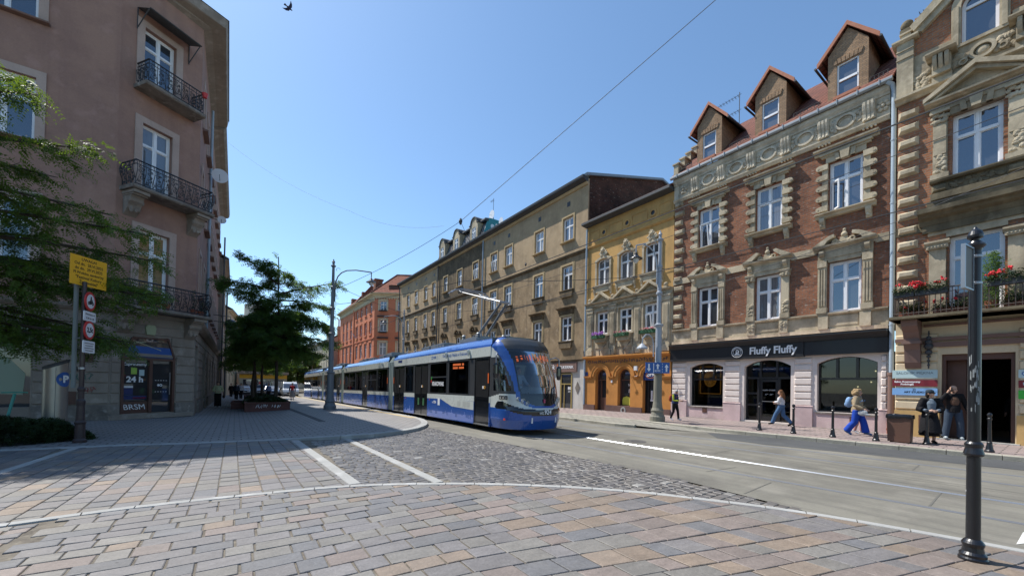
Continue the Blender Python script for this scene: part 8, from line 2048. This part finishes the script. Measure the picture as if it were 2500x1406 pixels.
    for (nm, mt, kind, fat) in wear:
        m = MB(); f = fat
        if kind == 'top' or kind == 'vest' or kind == 'jacket':
            ex = .03 if kind == 'jacket' else .008
            m.tube([j['pelvis']+V3(0, 0, .0 if kind != 'jacket' else -.08), j['pelvis']+V3(0, 0, .06), j['belly'], j['chest'], j['chest']+V3(0, 0, .12), j['neck']+V3(0, 0, -.02)], [.15+f, .15+f, .135+f, .142+f, .1+f*.6, .06], 16)
            for s in ('L', 'R'):
                a, e, w_ = j[s+'s'], j[s+'e'], j[s+'w']
                if kind == 'vest': m.tube([j['chest']+V3(0, 0, .1), a], [.08+f, .07+f*.6], 10)
                else: m.tube([j['chest']+V3(0, 0, .09), a, a.lerp(e, .5), e, e.lerp(w_, .5), w_.lerp(e, .06)], [.075+f, .068+f*.7, .056+f*.7, .05+f*.7, .045+f*.7, .038+f*.6], 10)
        elif kind == 'sleeves':
            for s in ('L', 'R'): a, e, w_ = j[s+'s'], j[s+'e'], j[s+'w']; m.tube([a+V3(0, 0, .01), a.lerp(e, .5), e, e.lerp(w_, .5), w_.lerp(e, .06)], [.066+f, .058+f, .052+f, .046+f, .038+f*.5], 10)
        elif kind == 'offshoulder':
            m.tube([j['pelvis']+V3(0, 0, .04), j['belly'], j['chest'], j['chest']+V3(0, 0, .07)], [.135+f, .125+f, .14+f, .13+f], 16)
            for s in ('L', 'R'): a, e, w_ = j[s+'s'], j[s+'e'], j[s+'w']; m.tube([a.lerp(e, .12), a.lerp(e, .5), e, e.lerp(w_, .5), w_], [.07+f, .062+f, .056+f, .055+f, .045+f], 10)
        elif kind == 'trousers':
            m.tube([j['pelvis']+V3(0, 0, .07), j['pelvis'], j['pelvis']+V3(0, 0, -.06)], [.145+f*.3, .16+f*.4, .13], 14)
            for s in ('L', 'R'): h, kn, a = j[s+'h'], j[s+'k'], j[s+'a']; m.tube([h+V3(0, 0, .03), h.lerp(kn, .4), kn, kn.lerp(a, .5), a+V3(0, 0, -.02)], [.1+f*.4, .092+f*.6, .07+f, .066+f*1.2, .06+f*1.5], 12)
        elif kind == 'skirt':
            zb = .32 if fat < .2 else .12; c = (j['La']+j['Ra'])/2
            m.tube([j['pelvis']+V3(0, 0, .1), j['pelvis'], V3(c.x*.5, c.y*.5, .6), V3(c.x, c.y, zb)], [.14, .17, .2+f*.4, .22+f*.6], 18)
        elif kind == 'coat':
            zb = f; c = j['pelvis']; m.tube([V3(c.x, c.y-.05, zb), V3(c.x, c.y-.04, .7), j['belly']+V3(0, -.035, 0), j['chest']+V3(0, -.03, 0), j['chest']+V3(0, -.02, .11), j['neck']+V3(0, -.03, .0)], [.25, .22, .165, .165, .125, .07], 18)
            for s in ('L', 'R'): a, e, w_ = j[s+'s'], j[s+'e'], j[s+'w']; m.tube([j['chest']+V3(0, 0, .09), a, a.lerp(e, .5), e, e.lerp(w_, .45)], [.08, .085, .09, .1, .11], 12)
        elif kind == 'shoes':
            for s in ('L', 'R'): a = j[s+'a']; fd = Vector(J.get(s+'f', (0, 1, 0))).normalized(); m.tube([a+V3(0, 0, -.005)-fd*.055, a+V3(0, 0, -.03)-fd*.03, a+V3(0, 0, -.045)+fd*.08, a+V3(0, 0, -.055)+fd*.18], [.045, .052, .047, .036], 10)
        elif kind == 'pack':
            c = j['chest']+V3(0, -.2-f, -.06); q = MB(); q.ball((0, 0, 0), .17, 14, (1, .65, 1.25)); m.add([tuple(c+Vector(v)) for v in q.v], q.f); q = MB(); q.ball((0, 0, 0), .1, 12, (1, .6, 1)); m.add([tuple(c+V3(0, -.08, -.08)+Vector(v)) for v in q.v], q.f)
            for s in (-1, 1): m.tube([c+V3(s*.1, .08, .15), j['chest']+V3(s*.11, .02, .19+f), j['chest']+V3(s*.13, .15+f, .02), c+V3(s*.12, .08, -.14)], .018, 6)
        elif kind == 'bag':
            c = Vector(J['bag']); q = MB(); q.ball((0, 0, 0), .13, 12, (.6, 1.1, .9)); m.add([tuple(c+Vector(v)) for v in q.v], q.f); m.tube([c+V3(0, 0, .08), j['Rs']+V3(0, -.02, .06) if c.x > 0 else j['Ls']+V3(0, -.02, .06)], .013, 6)
        remesh(T(m), nm, mt, vox*k, t)
    if hair:
        mt, kind = hair; m = MB(); eb0 = eb
        if kind != 'bald':
            eb(hp(0, -.03, .045), .105, .88, .95, .96)
        if kind == 'long': m.tube([hp(0, -.06, .03), hp(0, -.09, -.05), hp(0, -.12, -.17), hp(0, -.13, -.3), hp(0, -.12, -.4)], [.08, .09, .09, .075, .035], 12)
        if kind == 'curly':
            rd = random.Random(3)
            for _ in range(110):
                a, b_ = rd.uniform(0, 6.28), rd.uniform(-.9, .95); c, s = math.cos(a)*math.cos(b_), math.sin(a)*math.cos(b_)
                if s > .45 and b_ < .75: continue
                eb(hp(c*.14, -.04+s*.14, -.01+.15*math.sin(b_)), rd.uniform(.028, .05), 1, 1, 1)
        if kind == 'bun': eb(hp(0, -.11, .05), .045, 1, 1, 1)
        if kind == 'cap':
            m2 = MB(); q = MB(); q.ball((0, 0, 0), .112, 14, (.9, 1, .8)); m2.add([tuple(hp(0, -.015, .055)+Vector(v)) for v in q.v], q.f); P = [hp(-.075, .08, .05), hp(-.06, .17, .04), hp(0, .19, .04), hp(.06, .17, .04), hp(.075, .08, .05)]; m2.add([tuple(p) for p in P]+[tuple(p+Vector((0, 0, .012))) for p in P], [(0, 1, 2, 3, 4), (9, 8, 7, 6, 5)]+[(i, (i+1) % 5, 5+(i+1) % 5, 5+i) for i in range(5)]); T(m2).build('cap', cloth('cap_navy', (.03, .045, .06)), body)
            m.tube([hp(0, -.05, .0), hp(0, -.07, -.08), hp(0, -.06, -.15)], [.08, .075, .04], 10)
        if m.v and kind != 'bald': remesh(T(m), 'hair', mt, .011*k, body)
        elif kind == 'bald': m = MB(); eb(hp(0, .03, -.085), .052, .95, .8, .7); remesh(T(m), 'beard', mt, .01*k, body, it=1)
    if extra: extra(t, T, j, hp)
    return t
jeans = cloth('blue_denim', (.07, .14, .26)); djeans = cloth('dark_denim', (.045, .065, .095)); blk = cloth('black_cloth', (.012, .012, .014)); wht = cloth('white_knit', (.62, .62, .64)); shw = cloth('white_shoe', (.65, .65, .66), .6)
hair_s = cloth('silver_hair', (.45, .44, .42)); hair_b = cloth('brown_hair', (.16, .075, .035)); hair_l = cloth('blonde_hair', (.34, .24, .13)); hair_d = cloth('dark_hair', (.025, .018, .014))
STR = lambda d: dict(Lk=(-.09, .16*d+.03, .52), La=(-.09, .30*d, .13), Rk=(.09, -.06*d, .5), Ra=(.09, -.36*d, .16), Lf=(0, 1, -.1), Rf=(0, .85, -.5))
def phone(t, T, j, hp): m = MB(); c = j['Lw']+V3(.03, .1, .03); m.box(c.x-.035, c.x+.035, c.y-.06, c.y+.07, c.z, c.z+.012); T(m).build('phone', black_ink, t)
person('grey-haired woman in a navy vest with a red rucksack, looking at her phone', (17.15, 10.75, .125), R(180), 1.50, {**STR(.55), 'head': (0, .08, 1.58), 'look': (0, 1, -.5), 'neck': (0, .03, 1.45), 'Le': (-.23, .05, 1.12), 'Lw': (-.12, .3, 1.1), 'Re': (.23, .05, 1.12), 'Rw': (.1, .3, 1.1), 'Lhd': (.3, 1, .1), 'Rhd': (-.3, 1, .1)},
       [('sweater', cloth('lime_sweater', (.38, .42, .05)), 'top', 0), ('vest', cloth('navy_vest', (.03, .045, .12)), 'vest', .035), ('trousers', blk, 'trousers', .0), ('shoes', shw, 'shoes', 0), ('backpack', cloth('red_pack', (.30, .06, .03)), 'pack', .03)], (hair_s, 'short'), extra=phone)
person('young woman with long brown hair, white off-shoulder top and blue jeans, striding left', (19.6, 7.2, .125), R(4), 1.56, {**STR(1.15), 'head': (0, .05, 1.62), 'chest': (0, .03, 1.3), 'Le': (-.22, .06, 1.16), 'Lw': (-.08, .26, 1.14), 'Re': (.22, -.05, 1.12), 'Rw': (.05, .2, 1.08), 'bag': (.2, -.14, 1.0)},
       [('top', wht, 'offshoulder', .006), ('trousers', jeans, 'trousers', .02), ('shoes', blk, 'shoes', 0), ('bag', blk, 'bag', 0)], (hair_b, 'long'))
def carry(t, T, j, hp):
    m = MB(); m.ball((.2, .22, .86), .12, 12, (.5, 1.3, 1)); m.ball((.22, .34, .80), .07, 8, (.5, 1.4, .5)); remesh(T(m), 'carried_parcel', cloth('grey_wrap', (.35, .38, .40)), .014, t); m = MB(); m.ball((-.2, -.1, .78), .12, 10, (.5, .9, 1.2)); remesh(T(m), 'plastic_bag', cloth('white_plastic', (.55, .6, .68), .4), .014, t)
person('curly blonde woman in a beige quilted jacket and bright blue trousers, walking right', (18.2, 4.3, .125), R(178), 1.64, {**STR(.8), 'head': (0, .04, 1.62), 'Le': (-.25, .0, 1.13), 'Lw': (-.2, .2, 1.0), 'Re': (.25, .0, 1.13), 'Rw': (.2, .22, 1.0)},
       [('jacket', cloth('beige_quilt', (.36, .28, .18)), 'jacket', .035), ('trousers', cloth('royal_blue', (.02, .07, .42)), 'trousers', .04), ('shoes', cloth('blue_shoe', (.06, .14, .3)), 'shoes', 0), ('backpack', cloth('sky_pack', (.22, .36, .58)), 'pack', .05)], (hair_l, 'curly'), extra=carry)
person('person in pink leggings almost hidden behind the curly-haired woman', (18.85, 4.42, .125), R(180), 1.45, {**STR(.3)}, [('top', cloth('maroon_top', (.16, .03, .04)), 'top', .01), ('trousers', cloth('pink_leggings', (.50, .26, .24)), 'trousers', 0), ('shoes', shw, 'shoes', 0)], (hair_d, 'short'))
def camera_bag(t, T, j, hp): m = MB(); m.ball((.02, .22, .95), .1, 12, (1.2, .7, .8)); remesh(T(m), 'waist_bag', blk, .012, t); m = MB(); m.tube([hp(-.06, .085, .01), hp(0, .1, .012), hp(.06, .085, .01)], .016, 6); T(m).build('sunglasses', black_ink, t)
person('woman in a long black open coat, grey top and dark cap, hands at her waist', (17.62, 2.42, .125), R(118), 1.66, {'look': (-.75, 1, .1), 'Le': (-.26, .0, 1.12), 'Lw': (-.08, .22, 1.06), 'Re': (.27, .02, 1.1), 'Rw': (.12, .26, 1.06), 'Lk': (-.1, .03, .5), 'Ra': (.12, .1, .09), 'Lhd': (.8, .6, 0), 'Rhd': (-.8, .6, 0)},
       [('top', cloth('grey_top', (.16, .2, .24)), 'top', .004), ('skirt', blk, 'skirt', .1), ('coat', blk, 'coat', .24), ('shoes', blk, 'shoes', 0)], (hair_d, 'cap'), extra=camera_bag)
def mphone(t, T, j, hp): m = MB(); c = hp(.09, .03, -.01); m.box(c.x-.008, c.x+.008, c.y-.03, c.y+.04, c.z-.07, c.z+.06); T(m).build('phone', black_ink, t)
person('bald bearded man in a black top and jeans, phone at his ear in the gateway', (19.78, 2.18, .155), R(112), 1.80, {'look': (-.5, 1, -.05), 'Re': (.33, .08, 1.22), 'Rw': (.16, .12, 1.52), 'Rhd': (-.4, .1, .9), 'Le': (-.28, -.05, 1.13), 'Lw': (-.33, .06, .9), 'Lk': (-.15, .04, .5), 'La': (-.17, .0, .09), 'Rk': (.14, .03, .5), 'Ra': (.2, .05, .09)},
       [('hooded_top', blk, 'jacket', .02), ('trousers', djeans, 'trousers', .02), ('shoes', cloth('pale_shoe', (.35, .4, .42)), 'shoes', 0)], (cloth('beard_brown', (.06, .03, .02)), 'bald'), extra=lambda t, T, j, hp: (mphone(t, T, j, hp), (lambda m: (m.ball((.0, .125, 1.22), .1, 12, (1.1, .42, 1.7)), remesh(T(m), 'brown_panel', cloth('brown_panel', (.13, .075, .05)), .012, t)))(MB())))
person('dark figure standing deep inside the gateway passage', (22.6, .98, .16), R(90), 1.72, {}, [('jacket', blk, 'jacket', .02), ('trousers', blk, 'trousers', .01), ('shoes', blk, 'shoes', 0)], (hair_d, 'short'), vox=.018)
person('woman in a pale green blouse and black trousers on the shaded pavement', (-.94, 32.9, gh(32.9)), R(172), 1.72, {'Le': (-.27, -.02, 1.13), 'Lw': (-.1, .2, 1.08), 'Re': (.28, -.02, 1.13), 'Rw': (.12, .2, 1.08), 'bag': (-.32, 0, .72)},
       [('blouse', cloth('pale_green_blouse', (.52, .56, .36)), 'top', .03), ('trousers', blk, 'trousers', .03), ('shoes', shw, 'shoes', 0), ('bag', blk, 'bag', 0)], (hair_d, 'short'), vox=.018)
person('woman in a red top, navy cardigan and long grey skirt, walking by the tram', (4.55, 43.5, gh(43.5)+.1), R(176), 1.70, {**STR(.3)}, [('top', cloth('red_top', (.5, .03, .04)), 'top', 0), ('cardigan', cloth('navy_cardigan', (.02, .025, .06)), 'sleeves', .015), ('skirt', cloth('grey_skirt', (.25, .24, .25)), 'skirt', .12), ('shoes', blk, 'shoes', 0)], (hair_d, 'short'), vox=.02)
for k, (x, y, l, c) in enumerate(((-.4, 58, 'dark distant walker near the bend of the left pavement', blk), (2.9, 49, 'distant person in a blue shirt between the planters', cloth('blue_shirt', (.15, .2, .35))), (.5, 50, 'distant person in white beside the tree trunks', wht), (.1, 47.5, 'distant person in dark clothes left of the tree trunks', djeans))):
    person(l, (x, y, gh(y)), R(170), 1.72, {**STR(.3)}, [('top', c, 'top', .01), ('trousers', blk, 'trousers', .01)], (hair_d, 'short'), vox=.03)
person('tram driver in a pale blue shirt seated behind the windscreen', (8.05, 11.0, .62), R(180), 1.66, {'Lk': (-.12, .42, .9), 'Rk': (.12, .42, .9), 'La': (-.12, .45, .45), 'Ra': (.12, .45, .45), 'Le': (-.26, .12, 1.18), 'Lw': (-.18, .36, 1.1), 'Re': (.26, .12, 1.18), 'Rw': (.18, .36, 1.1), 'look': (-.2, 1, 0)},
       [('shirt', cloth('pale_blue_shirt', (.42, .5, .6)), 'top', .005), ('trousers', blk, 'trousers', 0)], (hair_d, 'short'), vox=.016)

# ------------------------------------------------------------------ vehicles behind the tram
def car(lab, loc, col, L, Wd, prof, roofz, group, van=False):
    """front towards -y. prof: side outline points (y, z) from the front bottom over the roof to the rear bottom"""
    x, y, z = loc; t = thing('van' if van else 'parked_car', lab, 'van' if van else 'car', loc, group); m = MB(); m.smooth = False
    belt = .95 if not van else 1.1; n = len(prof)
    def hw(zz): return Wd/2*(1 if zz <= belt else 1-.14*(zz-belt)/max(.2, roofz-belt)) - (.06 if zz < .35 else 0)
    m.add([(x-hw(b), y+a, z+b) for a, b in prof]+[(x+hw(b), y+a, z+b) for a, b in prof], [tuple(range(n)), tuple(range(n, 2*n))[::-1]]+[(i, (i+1) % n, n+(i+1) % n, n+i) for i in range(n)])
    me = m.mesh('body', col); bm = bmesh.new(); bm.from_mesh(me); bmesh.ops.bevel(bm, geom=[e for e in bm.edges], offset=.05, segments=2, affect='EDGES', profile=.6); bm.to_mesh(me); bm.free()
    body = link('body', me, t)
    def glass(nm, pts): m = MB(); m.quad(*pts); m.build(nm, g_sky, t, recalc=False)
    P = prof; ws = [q for q in range(n-1) if P[q][1] >= belt-.03 and P[q+1][1] > P[q][1]+.25 and P[q][0] < L*.5]
    if ws:
        (a, b), (c, d) = P[ws[-1]], P[ws[-1]+1]; o_ = .025
        f_ = lambda s: (a+(c-a)*s, b+(d-b)*s); (y0, z0), (y1, z1) = f_(.1), f_(.9); h0, h1 = hw(z0)-.1, hw(z1)-.1
        glass('windscreen', [(x-h0, y+y0-o_, z+z0+.01), (x+h0, y+y0-o_, z+z0+.01), (x+h1, y+y1-o_, z+z1+.01), (x-h1, y+y1-o_, z+z1+.01)])
        for s in (-1, 1):
            e0, e1 = y1+.1, (L-.35 if not van else y1+1.2); glass('side_window', [(x+s*(hw(belt+.05)+.006), y+y0+.25, z+belt+.05), (x+s*(hw(belt+.05)+.006), y+e1, z+belt+.05), (x+s*(hw(roofz-.18)+.008), y+e1-.25, z+roofz-.18), (x+s*(hw(roofz-.18)+.008), y+e0+.08, z+roofz-.18)])
    for s in (-1, 1):
        for yy in (.85, L-.8):
            m = MB(); m.lathe([(.1, -.1), (.3, -.1), (.32, -.07), (.32, .07), (.3, .1), (.1, .1)], (x+s*(Wd/2-.1), y+yy, z+.32), 20, 0); w_ = m.build('wheel', rubber, t)
            m = MB(); m.lathe([(.02, s*.1), (.19, s*.105), (.19, s*.09), (.02, s*.09)], (x+s*(Wd/2-.1), y+yy, z+.32), 14, 0); m.build('rim', steel, w_)
        m = MB(); m.ball((x+s*(Wd/2-.25), y+.06, z+.68), .12, 10, (1.4, .5, .8)); m.build('headlight', MATS['headlight_glass'], t)
        m = MB(); m.ball((x+s*(Wd/2+.08), y+1.35, z+belt+.08), .1, 8, (1, .6, .8)); m.build('mirror', rubber, t)
    m = MB(); m.box(x-.5, x+.5, y-.02, y+.02, z+.45, z+.62); m.build('grille', rubber, t); m = MB(); m.box(x-.26, x+.26, y-.035, y-.02, z+.34, z+.44); m.build('number_plate', white_s, t); m = MB(); m.box(x-Wd/2+.1, x+Wd/2-.1, y-.015, y+.05, z+.18, z+.34); m.build('bumper', rubber, t)
    return t
sedan = [(.05, .2), (0, .55), (.15, .78), (1.15, .95), (1.95, 1.42), (3.1, 1.45), (3.95, 1.0), (4.3, .9), (4.4, .2)]
vanp = [(.02, .2), (0, .7), (.25, 1.0), (.7, 1.15), (1.25, 1.85), (1.7, 2.05), (4.9, 2.05), (5.0, .2)]
silver = paint('silver_paint', (.50, .52, .54), .25, .8, .1, metal=.3); dkcar = paint('dark_blue_paint', (.02, .03, .06), .2, .9, .1); whcar = paint('white_car_paint', (.65, .66, .67), .25, .7, .1)
gz = gh(64)
car('silver van with a sunlit bonnet, driving up behind the tram', (6.35, 62.0, gz), silver, 5, 1.95, vanp, 2.05, None, True)
car('dark blue car with a glinting bonnet left of the silver van', (4.35, 64.5, gz), dkcar, 4.4, 1.8, sedan, 1.45, 'cars parked along the street')
car('white car parked farther back, behind the tree trunks', (3.3, 73, gz), whcar, 4.4, 1.8, sedan, 1.45, 'cars parked along the street')
car('grey car just left of the dark blue car', (1.0, 71.5, gz), silver, 4.4, 1.8, sedan, 1.45, 'cars parked along the street')
# the bird
t = thing('pigeon', 'dark pigeon in flight high in the blue sky', 'bird', (1.16, 15, 14.07)); bc = Vector((1.16, 15, 14.07)); fw = (r2*.72-u2*.62).normalized(); sdw = (r2*.55+u2*.75).normalized(); nv = fw.cross(sdw)
B = Fr(tuple(bc), tuple(fw)); B.x = fw; B.y = (sdw-fw*sdw.dot(fw)).normalized(); B.z = B.x.cross(B.y)
B.x = B.x*.75; B.y = B.y*.75; B.z = B.z*.75
m = MB(B); m.tube([(-.12, 0, 0), (-.05, 0, 0), (.03, 0, 0), (.1, .0, 0), (.14, 0, 0), (.18, 0, 0), (.2, 0, -.01)], [.018, .045, .05, .035, .024, .02, .004], 10)
m.prism([(-.1, -.02), (-.1, .02), (-.26, .045), (-.27, 0), (-.26, -.045)][::-1], -.004, .004)
m.prism([(.09, .02), (.1, .10), (.02, .2), (-.14, .3), (-.07, .16), (-.05, .03)], -.003, .004); m.prism([(.08, -.02), (.1, -.10), (-.02, -.17), (-.22, -.19), (-.1, -.1), (-.05, -.03)][::-1], -.003, .004); m.build('body', cloth('pigeon_slate', (.04, .035, .06)), t)
